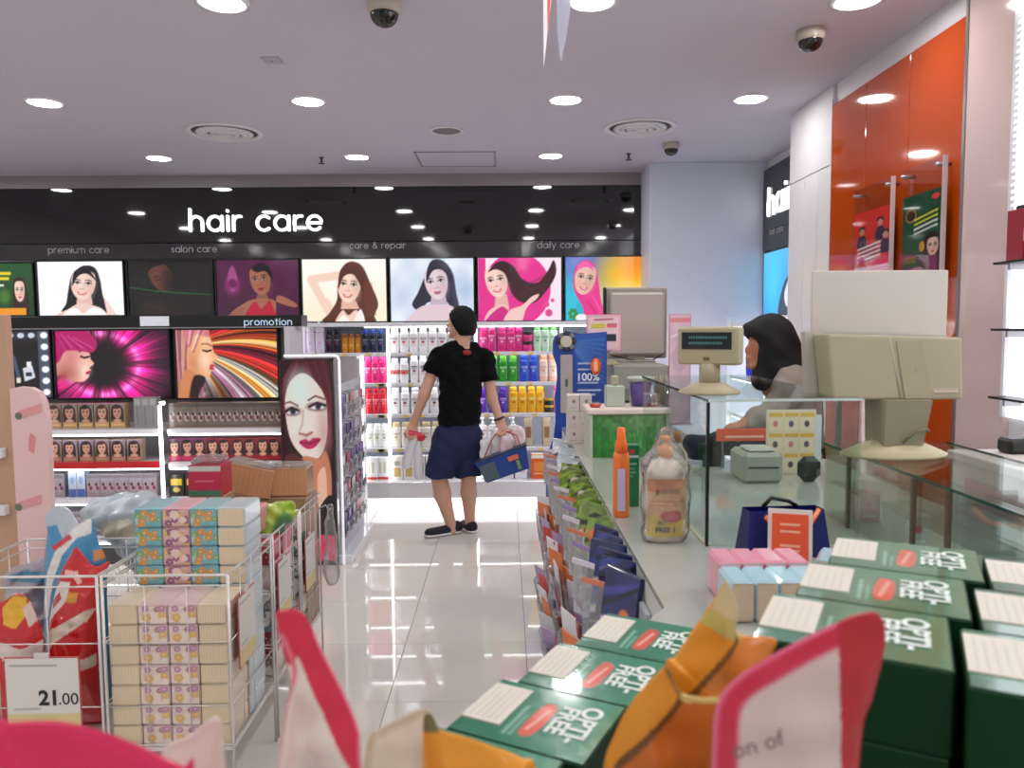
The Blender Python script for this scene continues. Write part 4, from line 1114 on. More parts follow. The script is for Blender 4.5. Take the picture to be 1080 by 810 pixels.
def post_rainbow():
    p = Paint(1.36, 92, (60, 8, 30))
    dx, dy = p.x - .12, p.y - .72; r = np.hypot(dx, dy); th = np.arctan2(dy, dx) + .22 * r
    n1, n2, n3 = noise1(11, (2, 5, 9))(th * 3), noise1(12, (9, 19, 37, 71))(th * 3), noise1(13, (6, 14, 29))(th * 3)
    pal = np.array([(120, 8, 40), (206, 24, 44), (196, 30, 130), (246, 200, 220), (252, 246, 240), (244, 150, 50), (226, 50, 30), (150, 20, 90)], float)
    q = np.mod(np.clip((th + 1.3) / 2.2, 0, 1) * 5 + n1 * 1.1 + 2.2, 7); q0 = np.floor(q).astype(int); fq = (q - q0)[..., None]
    col = pal[q0 % 8] * (1 - fq) + pal[(q0 + 1) % 8] * fq
    p.a = np.clip(col * np.clip(.75 + .32 * n2, .12, 1.35)[..., None], 0, 252)
    p.ell(.5, .02, .26, .2, (40, 16, 10), soft=.25, op=.6)
    p.poly([(-.1, 1.1), (-.1, .1), (.06, .2), (.14, .5), (.18, .8), (.34, 1.1)], (176, 110, 96))
    for k in range(12): p.line([(.0 + .022 * k, 1.05), (.02 + .012 * k, .6 - .02 * k), (.05 + .006 * k, .1)], .016, [(250, 226, 190), (120, 40, 120), (214, 60, 120), (60, 20, 40), (250, 240, 236), (220, 140, 70)][k % 6], .7, soft=.02)
    p.poly([(.16, .32), (.28, .33), (.40, .31), (.45, .34), (.455, .385), (.50, .42), (.48, .455), (.51, .49), (.485, .53), (.56, .60), (.50, .68), (.48, .82), (.40, .95), (.22, .95), (.14, .65)], (236, 176, 132))
    p.ell(.22, .5, .1, .22, (206, 130, 90), soft=.12, op=.7); p.ell(.38, .56, .07, .12, (254, 222, 190), soft=.1, op=.8); p.ell(.38, .86, .08, .07, (250, 206, 170), soft=.08, op=.6)
    p.poly([(.1, .4), (.26, .34), (.3, .2), (.16, -.1), (-.02, -.1)], (206, 130, 84)); p.poly([(.22, .31), (.38, .29), (.30, .1), (.24, -.1), (.14, -.1)], (34, 14, 14), soft=1)
    p.poly([(.44, .415), (.505, .42), (.49, .455), (.51, .485), (.45, .49)], (196, 60, 70)); p.line([(.36, .70), (.41, .685), (.465, .70)], .026, (44, 26, 34)); p.line([(.34, .79), (.41, .80), (.48, .765)], .014, (110, 56, 44))
    p.poly([(.10, 1.1), (.16, .75), (.26, .93), (.44, .90), (.40, 1.1)], (206, 120, 130), soft=1)
    for k in range(6): p.line([(.2 + .04 * k, 1.02), (.17 + .015 * k, .8 - .03 * k)], .016, [(250, 236, 226), (150, 50, 120), (236, 170, 90)][k % 3], .7, soft=.02)
    return p
lightbox('vanity_poster', 'dark poster of a bulb-lit vanity mirror and bottles on promotion unit', 8, 56, 347, 421, post_mirror(), Y=GY + .315)
lightbox('hair_colour_poster', 'backlit poster of a woman in profile with magenta fringe and hair', 58, 181, 347, 421, post_magenta(), Y=GY + .315)
lightbox('hair_colour_poster', 'backlit poster of a woman in profile with rainbow streaked hair', 185, 295, 346, 421, post_rainbow(), Y=GY + .315)

# hair colour boxes
def dye_front(asp, bg, base, hair, skin, seed, strip=None):
    r = np.random.RandomState(seed); p = Paint(asp, 34, bg); cx = asp / 2 + r.uniform(-.03, .03)
    p.rect(0, asp, 0, .30, base)
    p.ell(cx, .66, asp * .43, .31, hair); p.poly([(cx - asp * .43, .7), (cx + asp * .43, .7), (cx + asp * .46, .26), (cx - asp * .46, .26)], hair, False)
    p.rect(cx - asp * .1, cx + asp * .1, .28, .5, np.array(skin) * .85); p.ell(cx, .30, asp * .3, .08, skin)
    p.face(cx, .63, .235, skin, lip=(190, 60, 70), smile=bool(seed % 2))
    p.ell(cx - asp * .08, .86, asp * .28, .07, hair); p.line([(asp * .15, .14), (asp * .85, .14)], .07, np.clip(np.array(base) * 1.25, 0, 255), .9)
    if strip: p.rect(0, asp, .22, .30, strip)
    return p
def dye_flower(asp, bg, c1, c2, seed):
    r = np.random.RandomState(seed); p = Paint(asp, 34, bg).noise(.08, 5)
    p.rect(0, asp, .84, 1, np.array(bg) * .8)
    for k in range(int(2 * asp / .55)):
        cx = asp * (k + .5) / int(2 * asp / .55); p.ell(cx, .44, .11, .2, c1); p.ell(cx + .03, .40, .07, .09, c2); p.ell(cx - .03, .56, .05, .07, (40, 34, 36))
    p.rect(0, asp, 0, .12, np.array(bg) * .9 + np.array([14, 4, 0]))
    return p
def make_box(name, label, group, w, h, d, col, paint, cat='box', m=None):
    t = thing(name, (0, 0, 0), label, cat, group)
    MB().box(-w / 2, w / 2, -d / 2, d / 2, 0, h, b=.0015).build('carton', plast(col, .35), t)
    print_obj('printed_front', paint, (-w / 2 + .001, -d / 2 - .0006, .001), (w - .002, 0, 0), (0, 0, h - .002), m or M_gprint, t)
    return t
def fillrow(protos, x0, x1, n, y_px, Y, z, seq=None, first=None):
    for i in range(n):
        x = pt(x0 + (x1 - x0) * (i + .5) / n, y_px, Y=Y).x
        k = protos[i % len(protos)] if seq is None else protos[seq[i]]
        if k not in FIRST: FIRST.add(k); k.location = (x, Y, z)
        else: dup(k, (x, Y, z + 0))
FIRST = set()
GI = GY + .075
hs = [(52, 30, 26), (40, 24, 28), (74, 40, 28)]; sks = [(226, 172, 146), (214, 160, 136), (232, 184, 160)]
PA = [make_box('hair_dye_box', 'tan hair dye box with dark-haired portrait, upper promotion shelf', 'tan portrait dye boxes', .098, .165, .07, (190, 160, 120), dye_front(.6, (150, 140, 136), (206, 166, 116), hs[i], sks[i], i + 2)) for i in range(3)]
PB = [make_box('hair_dye_box', 'hair dye box with dark-haired portrait above the red price strip', 'portrait dye boxes above red strip', .094, .15, .07, (176, 150, 130), dye_front(.62, (132, 120, 140), (170, 120, 100), hs[i], sks[i], i + 12)) for i in range(3)]
PC = [make_box('hair_dye_box', 'grey hair dye box with pink pictures on low promotion shelf', 'grey and pink dye boxes', .094, .155, .07, (150, 142, 150), dye_flower(.6, (158, 150, 160), (206, 160, 170), (120, 60, 90), 4 + i)) for i in range(2)]
PD = [make_box('hair_dye_box', 'wide grey-brown picture hair dye carton on upper promotion shelf', 'grey-brown dye cartons', .196, .165, .075, (120, 108, 100), dye_flower(1.2, (124, 112, 104), (206, 190, 180), (120, 70, 60), 8 + i)) for i in range(2)]
PE = [make_box('hair_dye_box', 'plum-coloured hair dye box with portrait on middle promotion shelf', 'plum portrait dye boxes', .085, .155, .07, (120, 40, 80), dye_front(.55, (92, 50, 80), (176, 40, 90), hs[i], sks[i], i + 22)) for i in range(2)] + \
     [make_box('hair_dye_box', 'dark red hair dye box with portrait on middle promotion shelf', 'red portrait dye boxes', .085, .155, .07, (110, 24, 36), dye_front(.55, (110, 30, 44), (150, 24, 40), hs[i], sks[i], i + 32)) for i in range(2)]
PF = [make_box('hair_dye_box', 'black and yellow hair dye box on low promotion shelf', 'black and yellow dye boxes', .1, .15, .07, (30, 28, 26), Paint(.66, 34, (34, 30, 28)).rect(.08, .58, .5, .8, (220, 190, 30)).ell(.33, .3, .16, .12, (210, 180, 60)))]
PG = [make_box('hair_dye_box', 'tall slim plain grey hair dye carton on upper promotion shelf', 'slim grey dye cartons', .052, .205, .07, (150, 148, 150), Paint(.25, 40, (146, 144, 146)).rect(.03, .22, .75, .95, (176, 174, 176)).line([(.12, .1), (.12, .7)], .03, (110, 108, 112)))]
PH = [make_box('hair_dye_box', 'pale blue and white hair dye carton on low promotion shelf', 'pale blue dye cartons', .055, .185, .07, (150, 176, 220), Paint(.3, 40, (206, 216, 234)).rect(0, .3, 0, .3, (80, 100, 180)).ell(.15, .62, .09, .14, (150, 180, 226)))]
fillrow(PA, 18, 135, 7, 440, GI, GZ[0]); fillrow(PG, 144, 168, 3, 440, GI, GZ[0])
fillrow(PB, 18, 152, 8, 470, GI, GZ[1])
fillrow(PC, 33, 74, 2, 510, GI, GZ[2]); fillrow(PH, 75, 93, 2, 510, GI, GZ[2]); fillrow(PC, 94, 168, 5, 510, GI, GZ[2])
fillrow(PD, 181, 299, 4, 440, GI, GZ[0]); fillrow(PE, 180, 298, 9, 470, GI, GZ[1], [0, 1, 0, 2, 3, 2, 3, 2, 3])
fillrow(PF, 180, 230, 3, 510, GI, GZ[2])
fillrow(PC, 60, 168, 7, 550, GI, GZ[3])
if PC[0] not in FIRST: pass

# ================================================================== END-CAP POSTER STAND AND HANGING RACK
def post_redhead():
    p = Paint(.262, 230, (40, 12, 22)); h = 219.0
    C = lambda x, y: ((x - 298) / h, 1 - (y - 378) / h)
    p.poly([C(296, 376), C(354, 376), C(356, 470), C(348, 500), C(340, 490), C(300, 490), C(296, 470)], (44, 14, 24))
    for k in range(16): p.line([C(313 + 2.4 * k, 379), C(301 + 3.6 * k if k < 4 else 322 + 2.3 * k, 398 + 1.2 * k), C(298 + .5 * k if k < 4 else 340 + .95 * k, 430 + 3 * k)], .012, [(120, 22, 44), (70, 14, 30), (150, 36, 58), (50, 12, 24)][k % 4], .8, soft=.012)
    p.poly([C(301, 428), C(306, 404), C(320, 392), C(334, 398), C(347, 418), C(349, 444), C(347, 466), C(340, 482), C(330, 487), C(318, 480), C(306, 462)], (244, 226, 216))
    p.ell(*C(318, 410), .06, .09, (226, 244, 236), soft=.06, op=.9); p.ell(*C(318, 450), .05, .06, (236, 236, 224), soft=.05, op=.7)  # pale green forehead patch: glare painted into the print
    p.ell(*C(345, 455), .03, .12, (206, 160, 150), soft=.04, op=.7); p.ell(*C(327, 461), .05, .02, (226, 190, 180), soft=.03, op=.7)
    p.line([C(302, 424), C(307, 422.5), C(316, 427)], .008, (120, 70, 66)); p.line([C(328, 421), C(336, 416.5), C(347, 420)], .0085, (120, 66, 64))
    for x, y, w in ((309, 433, 7), (338, 428, 9)):
        p.ell(*C(x, y), (w + 2.5) / h, .022, (110, 60, 70), soft=.012, op=.8); p.ell(*C(x, y), w / h, .014, (246, 244, 246)); p.ell(*C(x + 1, y), .016, .016, (70, 80, 110)); p.ell(*C(x + 1, y), .008, .008, (16, 14, 20))
        p.line([C(x - w, y), C(x, y - 4), C(x + w, y - 1)], .012, (30, 16, 24))
    p.line([C(322, 432), C(320, 448), C(317, 454)], .01, (214, 176, 164), .8); p.line([C(317, 457), C(325, 459), C(331, 456)], .012, (176, 110, 104), .9)
    p.poly([C(316, 466), C(323, 463), C(328, 465), C(332, 462), C(341, 463), C(334, 472), C(326, 474), C(320, 471)], (196, 40, 96)); p.line([C(317, 467), C(328, 468), C(340, 464)], .006, (110, 16, 50))
    p.poly([C(320, 482), C(338, 484), C(346, 476), C(352, 500), C(350, 540), C(338, 560), C(330, 520), C(322, 500)], (206, 130, 96))
    p.poly([C(336, 505), C(345, 495), C(346, 530), C(338, 540)], (244, 190, 160)); p.poly([C(298, 488), C(322, 488), C(326, 520), C(334, 556), C(340, 600), C(298, 600)], (90, 40, 40))
    p.poly([C(335, 545), C(352, 525), C(356, 572), C(338, 574)], (20, 10, 16)); p.poly([C(298, 575), C(356, 570), C(356, 600), C(298, 600)], (214, 40, 80))
    return p
PY = 5.03
a, b = pt(297.5, 480, Y=PY), pt(354, 480, Y=PY); zt, zb = pt(325, 378, Y=PY).z, 0.02
t = thing('poster_stand', ((a.x + b.x) / 2, PY, 0), 'tall framed poster stand with a close-up of a red-haired woman', 'poster stand')
w = (b.x - a.x) / 2
fm = mat('dark_bronze_frame', (70, 60, 58), .35, metal=.4)
MB().box(-w, w, 0, .02, 0, zt).build('backing', fm, t)
fb = MB().box(-w, -w + .012, -.012, 0, zb, zt).box(w - .012, w, -.012, 0, zb, zt).box(-w, w, -.012, 0, zt - .012, zt).box(-w, w, -.012, 0, zb, zb + .012)
fb.build('frame', fm, t)
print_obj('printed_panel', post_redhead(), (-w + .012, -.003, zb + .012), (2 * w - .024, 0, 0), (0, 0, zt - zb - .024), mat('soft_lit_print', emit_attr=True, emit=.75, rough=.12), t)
RX = pt(360, 480, Y=PY + .02).x
t = thing('hanging_rack', (RX, 5.05, 0), 'white tube side rack hung with clear accessory packs beside the poster stand', 'rack')
for y, zz in ((.0, pt(358, 375, Y=5.05).z), (.86, pt(383, 377, Y=5.91).z)):
    MB().tube([(0, y, 0), (0, y, zz - .03), (-.01, y, zz - .006), (-.03, y, zz), (-.36 if y == 0 else -.05, y, zz)], .009, 8).build('upright_tube', mat('white_tube_glow', (245, 246, 252), .4, emit=.5), t)
MB().box(-.03, -.018, .02, .84, .06, 1.2).build('back_panel', mat('rack_panel', (190, 190, 200), .4), t)
MB().box(-.04, .06, .0, .86, 0, .06, b=.004).build('base_tray', M_gwhite, t)
hk = [(148, 110, 190), (210, 90, 120), (196, 198, 206), (120, 110, 170), (226, 140, 150), (90, 80, 130), (236, 236, 240)]
hw = ['lilac', 'rose', 'silver', 'violet', 'salmon pink', 'dark purple', 'white']
for r_ in range(5):
    zz = 1.12 - .2 * r_
    MB().tube([(-.018, .03, zz + .02), (-.018, .83, zz + .02)], .004, 5).build('hook_bar', M_metal, t)
    for c_ in range(5):
        k = (r_ * 3 + c_ * 2) % 7
        p = thing('accessory_pack', (RX, 5.13 + .16 * c_, zz - .16), '%s hair accessory pack on tube rack, %s row from top, %s from poster stand' % (hw[k], ['first', 'second', 'third', 'fourth', 'fifth'][r_], ['first', 'second', 'third', 'fourth', 'fifth'][c_]), 'blister pack', hw[k] + ' accessory packs on the tube rack', rz=rng.uniform(-.08, .08))
        MB().box(-.003, .001, -.06, .06, 0, .16, b=.0008).build('card', mat('card_%d' % k, hk[k], .4, noise=.25, nscale=60), p)
        MB().box(.001, .028, -.05, .05, .015, .11, b=.012).build('blister', M_film, p)
        MB().tube([(-.018, 0, .18), (.02, 0, .175), (.024, 0, .185)], .0022, 5).build('hook', M_metal, p)
        MB().tube([(.012, -.03, .03), (.016, .0, .08), (.012, .03, .04)], .007, 5).build('hair_clip', mat('clip_%d' % k, np.array(hk[k]) * .7, .3), p)

# ================================================================== LEFT FOREGROUND STANDS
LY = 3.0
a = pt(14, 460, Y=LY)
t = thing('shelf_end_panel', (a.x, LY, 0), 'beige wooden shelf end panel with white shelf lips', 'shelf unit')
MB().box(-.35, 0, 0, .03, 0, pt(10, 332, Y=LY).z, b=.003).build('panel', mat('beige_laminate', (198, 160, 134), .5, noise=.04), t)
for y in (477, 537): z = pt(5, y, Y=LY).z; MB().box(-.35, -.03, -.03, .0, z - .02, z + .02, b=.003).build('shelf_lip', M_gwhite, t)
LY2 = 2.92
q = lambda x, y: (pt(x, y, Y=LY2).x, pt(x, y, Y=LY2).z)
o = q(10, 600); out = [q(10, 410), q(20, 408), q(32, 409), q(41, 414), q(46, 424), q(50, 445), q(53, 520), q(56, 600)]
zf = 0.02
t = thing('cardboard_display', (out[0][0], LY2, 0), 'pale pink cardboard display board with rounded corner and pink print', 'display stand')
pl = [(x - out[0][0], z) for x, z in out] + [(out[-1][0] + .01 - out[0][0], 0), (0, 0)]
pkm = mat('pale_pink_card', (236, 198, 196), .45, coat=.2)
MB().prism(pl, (0, 0, 0), (1, 0, 0), (0, 0, 1), (0, .03, 0)).build('board', pkm, t)
for y, sgn in ((442, 1), (538, 1)):
    x, z = q(14, y); x -= out[0][0]
    MB().prism([(0, 0), (.09, .025), (.09, .06), (0, .03)], (x + .02, -.002, z), (1, 0, 0), (0, 0, 1), (0, .0015, 0)).build('pink_print', mat('pink_print', (226, 160, 158), .5), t)
    MB().disc(.014, 0, 14, M=Matrix.Translation((x + .022, -.0025, z + .012)) @ Matrix.Rotation(math.pi / 2, 4, 'X')).build('round_badge', mat('badge_green', (110, 120, 96), .5), t, normals=False)
x, z = q(30, 470); MB().prism([(0, -.02), (.02, -.03), (.03, .03), (.012, .05), (.004, .03)], (x - out[0][0], -.002, z), (1, 0, 0), (0, 0, 1), (0, .0015, 0)).build('pink_print', mat('pink_print2', (226, 150, 148), .5), t)

# ------------------------------------------------------------------ wire bins with tissue packs
BY = 2.40
bz = pt(170, 607, Y=BY).z
bxr = pt(240, 607, Y=BY).x; bxm = pt(105, 607, Y=BY).x
zbot = bz - .58
def wire_bin(x0, x1, y0, y1, label, front=True, ztop=bz):
    t = thing('wire_bin', ((x0 + x1) / 2, y0, 0), label, 'wire basket')
    h = (x1 - x0) / 2; d = y1 - y0; m = M_wire; zz = zbot
    corner = [(-h, 0), (h, 0), (h, d), (-h, d)]
    for k, z in enumerate((ztop, ztop - .034, zz + .02)):
        MB().tube([(x, y, z) for x, y in corner], .0045 if k == 0 else .003, 6, closed=True, smooth=False).build('rim_wire', m, t)
    for x, y in corner: MB().tube([(x, y, 0), (x, y, ztop)], .0052, 6).build('corner_post', m, t)
    for (xa, ya), (xb, yb), nm in ((corner[0], corner[1], 'front_grid'), (corner[1], corner[2], 'side_grid'), (corner[3], corner[0], 'side_grid'), (corner[2], corner[3], 'back_grid')):
        g = MB(); n = 4 if nm != 'front_grid' else 3
        for k in range(1, n): g.tube([(xa + (xb - xa) * k / n, ya + (yb - ya) * k / n, zz + .02), (xa + (xb - xa) * k / n, ya + (yb - ya) * k / n, ztop - (.034 if nm == 'front_grid' else 0))], .0018, 5)
        for z in (ztop - .22, ztop - .43): g.tube([(xa, ya, z), (xb, yb, z)], .0022, 5)
        g.build(nm, m, t)
    MB().box(-h, h, 0, d, zz, zz + .012).build('bin_floor', M_wire, t)
    return t
wire_bin(bxm - .5, bxm - .01, BY, BY + .44, 'chrome wire bin holding red and blue plastic packs')
wire_bin(bxm + .005, bxr, BY, BY + .44, 'chrome wire bin stacked with floral tissue packs')
wire_bin(bxm + .005, bxr, BY + .47, BY + .83, 'chrome wire bin behind the floral tissue packs')
wire_bin(bxm + .005, bxr, BY + .86, BY + 1.2, 'farthest chrome wire bin with kraft tissue packs on top')
zfl = zbot + .012
def floral(bg, cols, seed, asp=1.38):
    r = np.random.RandomState(seed); p = Paint(asp, 34, bg).noise(.06, 5)
    p.rect(0, asp, .0, .06, np.array(bg) * .8); p.rect(0, asp, .94, 1, np.array(bg) * .86)
    for k in range(13):
        x, y = r.uniform(.05, asp - .05), r.uniform(.1, .9); c = cols[r.randint(len(cols))]; z_ = r.uniform(1.0, 2.0)
        for a_ in range(5): p.ell(x + .07 * z_ * math.cos(a_ * 1.256 + k), y + .07 * z_ * math.sin(a_ * 1.256 + k), .07 * z_, .07 * z_, c, op=.85)
        p.ell(x, y, .04, .04, (240, 220, 170))
    return p
def plain_end(bg, seed):
    p = Paint(1.38, 34, bg); r = np.random.RandomState(seed)
    for k in range(9): p.line([(1.38 * (k + .5) / 9, 0), (1.38 * (k + .5) / 9, 1)], .02, np.array(bg) * r.uniform(.86, .95), .8, soft=.04)
    p.rect(0, 1.38, 0, .03, np.array(bg) * .72); p.rect(0, 1.38, .97, 1, np.array(bg) * .8)
    return p
TW, TH, TD = .094, .067, .17
def make_tissue(label, group, col, paint, w=TW, h=TH, d=TD, name='tissue_pack', cat='tissue pack'):
    t = thing(name, (0, 0, 0), label, cat, group)
    MB().box(-w / 2, w / 2, 0, d, 0, h, b=.006).build('wrapped_pack', mat('film_%d_%d_%d' % tuple(col), col, .3, coat=.8, bump=.3, bscale=40, noise=.08), t)
    print_obj('printed_end', paint, (-w / 2 + .003, -.0006, .003), (w - .006, 0, 0), (0, 0, h - .006), M_wrapprint, t)
    return t
TK = {
 'beige_lo': make_tissue('plain beige tissue pack end in the lower front stack of the wire bin', 'beige tissue packs, front stack', (226, 208, 184), plain_end((224, 204, 172), 1)),
 'purple': make_tissue('tissue pack with purple flower print in the front stack of the wire bin', 'purple floral tissue packs', (222, 196, 196), floral((226, 206, 196), [(150, 110, 160), (222, 180, 110), (190, 140, 170), (232, 216, 206)], 5)),
 'blue': make_tissue('tissue pack with turquoise floral print in the tall back stack', 'turquoise floral tissue packs', (150, 196, 204), floral((110, 178, 190), [(206, 150, 80), (120, 170, 110), (80, 150, 176), (150, 200, 206)], 3)),
 'pink': make_tissue('tissue pack with pink and yellow floral print in the tall back stack', 'pink floral tissue packs', (226, 176, 184), floral((218, 172, 166), [(222, 180, 80), (150, 90, 126), (232, 206, 196)], 7)),
 'beige_hi': make_tissue('plain beige tissue pack end in the tall back stack', 'beige tissue packs, back stack', (190, 206, 212), plain_end((226, 206, 172), 2)),
}
TF = set()
ORD = ['first', 'second', 'third', 'fourth', 'fifth', 'sixth', 'seventh', 'eighth', 'ninth', 'tenth', 'eleventh', 'twelfth', 'thirteenth', 'fourteenth', 'fifteenth', 'sixteenth']
def put_t(k, loc, rz=0, label=None):
    if k not in TF: TF.add(k); TK[k].location = loc; TK[k].rotation_euler = (0, 0, rz); o = TK[k]
    else: o = dup(TK[k], loc, rz)
    if label: o['label'] = label
x00 = bxm + .012 + TW / 2
for c_, k in enumerate(('beige_lo', 'purple', 'purple', 'beige_lo')):
    for r_ in range(7): put_t(k, (x00 + c_ * (TW + .0015) + rng.uniform(-.001, .001), BY + .012 + rng.uniform(0, .006), zfl + r_ * TH), 0, '%s tissue pack, %s from top, %s column from the red packs, front stack' % ({'beige_lo': 'plain beige', 'purple': 'purple floral'}[k], ORD[6 - r_], ORD[c_]))
for c_, k in enumerate(('blue', 'pink', 'blue', 'beige_hi')):
    for r_ in range(11): put_t(k, (x00 + .006 + c_ * (TW + .0008), BY + .2 + rng.uniform(0, .004), zfl + r_ * TH), 0, '%s tissue pack, %s from top, %s column from the red packs, tall back stack' % ({'blue': 'turquoise floral', 'pink': 'pink floral', 'beige_hi': 'plain beige'}[k], ORD[10 - r_], ORD[c_]))
# loose packs in the bins
def film_bag(name, label, prims, colfn, m, parent_loc, h=.008, wob=.012, cat='bag', k=.03, seed=1, children=()):
    r = np.random.RandomState(seed); W1 = r.uniform(25, 110, (6, 3)) * r.choice([-1, 1], (6, 3)); ph = r.uniform(0, 7, 6)
    def wf(P): return wob * sum(np.sin(P @ W1[i] + ph[i]) for i in range(6)) / 3
    t = thing(name, parent_loc, label, cat)
    blob_obj('film_body', blob(prims, h, k, wob=wf), m, t, colfn)
    return t
def colmix(base, spots):
    def f(V):
        c = np.tile(np.array(base, float), (len(V), 1))
        for cen, r, col in spots:
            d = np.linalg.norm((V - np.array(cen)) / np.array(r), axis=1); m = np.clip((1.15 - d) / .3, 0, 1)[:, None]
            c = c * (1 - m) + np.array(col, float) * m
        return c
    return f
lp = lambda x, y, Y, o: tuple(pt(x, y, Y=Y) - Vector(o))
region_pouch('diaper_pack', 'blue and white plastic pack standing up behind the red packs', BY + .30, [(47, 640), (47, 590), (50, 560), (48, 545), (60, 533), (74, 538), (84, 552), (96, 548), (104, 572), (112, 592), (113, 640)],
    [([(44, 530), (80, 530), (84, 552), (70, 566), (62, 552), (48, 556)], (186, 196, 204)), ([(80, 556), (96, 544), (98, 562), (84, 566), (72, 582), (64, 610), (62, 645), (52, 645), (56, 600), (66, 572)], (230, 228, 224)), ([(58, 575), (76, 562), (80, 566), (64, 578)], (206, 60, 66)), ([(101, 580), (115, 578), (115, 588), (103, 590)], (222, 140, 60)), ([(98, 590), (115, 596), (115, 606), (98, 600)], (40, 96, 150))],
    (64, 146, 192), .075, M_wrapprint, zfl, 'plastic pack')
region_pouch('detergent_pack', 'large red plastic pack with white and gold print peaking above the bin', BY + .16, [(48, 700), (52, 655), (58, 625), (66, 600), (74, 586), (80, 577), (87, 584), (100, 597), (116, 592), (110, 606), (104, 640), (104, 700)],
    [([(36, 690), (60, 660), (96, 640), (103, 640), (98, 650), (66, 672), (48, 695)], (216, 200, 180)), ([(46, 655), (56, 625), (66, 612), (78, 612), (76, 630), (62, 646), (50, 662)], (224, 212, 204)), ([(56, 634), (66, 622), (70, 628), (60, 640)], (190, 60, 60)), ([(70, 600), (84, 601), (90, 612), (86, 614), (80, 606), (70, 605)], (236, 190, 180)), ([(76, 622), (88, 622), (86, 632), (76, 632)], (214, 150, 50)), ([(84, 690), (103, 688), (103, 700), (84, 700)], (222, 206, 196))],
    (202, 24, 30), .06, M_wrapprint, zfl, 'plastic pack')
region_pouch('detergent_pack', 'red plastic pack with a yellow patch lying low in the bin', BY + .10, [(-22, 700), (-22, 660), (-12, 640), (4, 634), (18, 626), (30, 632), (40, 652), (46, 676), (46, 700)],
    [([(4, 640), (14, 628), (28, 630), (30, 648), (22, 660), (8, 656)], (232, 176, 40)), ([(-22, 690), (6, 672), (30, 680), (46, 674), (46, 690), (24, 692), (0, 684), (-22, 702)], (226, 214, 204)), ([(26, 640), (32, 634), (40, 654), (34, 660)], (226, 200, 190))],
    (204, 24, 34), .06, M_wrapprint, zfl, 'plastic pack')
o = (bxm - .32, BY + .36, zfl); Yb = BY + .36
film_bag('wipes_pack', 'grey-blue patterned pack lying behind the red and blue packs', [ecap(lp(20, 608, Yb, o), lp(50, 600, Yb, o), .05, .05, .7, (0, 0, 1)), rcone(lp(30, 625, Yb, o), (0, 0, .06), .07, .055)], colmix((160, 150, 160), [(lp(30, 610, Yb - .06, o), (.08, .2, .02), (60, 130, 160)), (lp(45, 590, Yb - .05, o), (.04, .2, .03), (140, 134, 150))]), M_wrapprint, o, seed=9, cat='plastic pack')
# translucent bag and packs further back
o = (bxm + .05, BY + .64, zfl); Yb = BY + .58
film_bag('cotton_bag', 'translucent grey-blue film bag of cotton behind the tissue stack', [ecap(lp(112, 545, Yb, o), lp(150, 535, Yb, o), .085, .07, .8, (0, 0, 1)), rcone(lp(135, 550, Yb, o), (.08, -.04, .1), .09, .08)], colmix((176, 186, 190), [(lp(130, 530, Yb, o), (.15, .2, .03), (196, 206, 216)), (lp(125, 560, Yb - .09, o), (.08, .2, .04), (200, 190, 168))]), M_wrapprint, o, seed=11, cat='bag')
pkk = make_tissue('pink topped tissue bundle lying flat behind the turquoise tissue packs', None, (226, 150, 160), plain_end((220, 170, 176), 4), w=.3, h=.10, d=.15)
pkk.location = (bxm + .19, BY + .49, pt(190, 545, Y=BY + .49).z - .08)
sup = make_box('supply_carton', 'brown shipping carton inside the wire bin under the pink bundle', None, .2, pkk.location.z - zfl, .14, (176, 140, 104), Paint(.6, 20, (176, 140, 104)))
sup.location = (bxm + .2, pkk.location.y + .075, zfl)
KY = BY + .98
def kraft(label, xl, xr, yb, yt, rz, Y):
    a, b = pt(xl, yb, Y=Y), pt(xr, yb, Y=Y); z = a.z; h = pt(xl, yt, Y=Y).z - z; w = b.x - a.x
    t = make_tissue(label, None, (206, 156, 118), plain_end((206, 150, 110), 6), w=w, h=h, d=.12, name='kraft_tissue_pack')
    t.location = ((a.x + b.x) / 2, Y, z); t.rotation_euler = (0, math.radians(rz), 0)
    f = MB().box(-w / 2 - .002, w / 2 + .002, .0, .122, h, h + .012, b=.004).build('film_top', M_film, t)
    return t
k1 = kraft('brown kraft tissue pack leaning at an angle on the farthest bin', 234, 284, 524, 492, 12, KY)
k2 = kraft('brown kraft tissue pack lying level beside the leaning one', 286, 324, 524, 494, 0, KY + .02)
zc = min(k1.location.z, k2.location.z) - .002
sup = make_box('supply_carton', 'brown shipping carton in the farthest wire bin under the kraft packs', None, .37, zc - zfl, .2, (168, 132, 98), Paint(.6, 20, (150, 124, 96)))
sup.location = (bxr - .19, KY + .1, zfl)
Yr = BY + .695
a, b = pt(199, 524, Y=Yr), pt(233, 491, Y=Yr)
t = make_box('cotton_pad_box', 'crimson box with pale film top beside the kraft tissue packs', None, b.x - a.x, b.z - a.z, .12, (190, 40, 70), Paint(1.05, 36, (186, 30, 70)).rect(0, 1.05, .0, .2, (60, 120, 90)).rect(0, 1.05, .82, 1, (200, 206, 196)).line([(.25, .5), (.8, .5)], .05, (220, 110, 140)))
t.location = ((a.x + b.x) / 2, Yr + .06, a.z); MB().box(-.06, .06, -.06, .06, b.z - a.z, b.z - a.z + .03, b=.012).build('film_top', M_film, t)
sup = make_box('supply_carton', 'brown shipping carton in the wire bin under the crimson box', None, .14, a.z - zfl, .12, (170, 136, 100), Paint(.6, 20, (160, 130, 100)))
sup.location = ((a.x + b.x) / 2 + .005, Yr + .06, zfl)
o = (bxr - .08, BY + .67, zfl); Yb = BY + .66
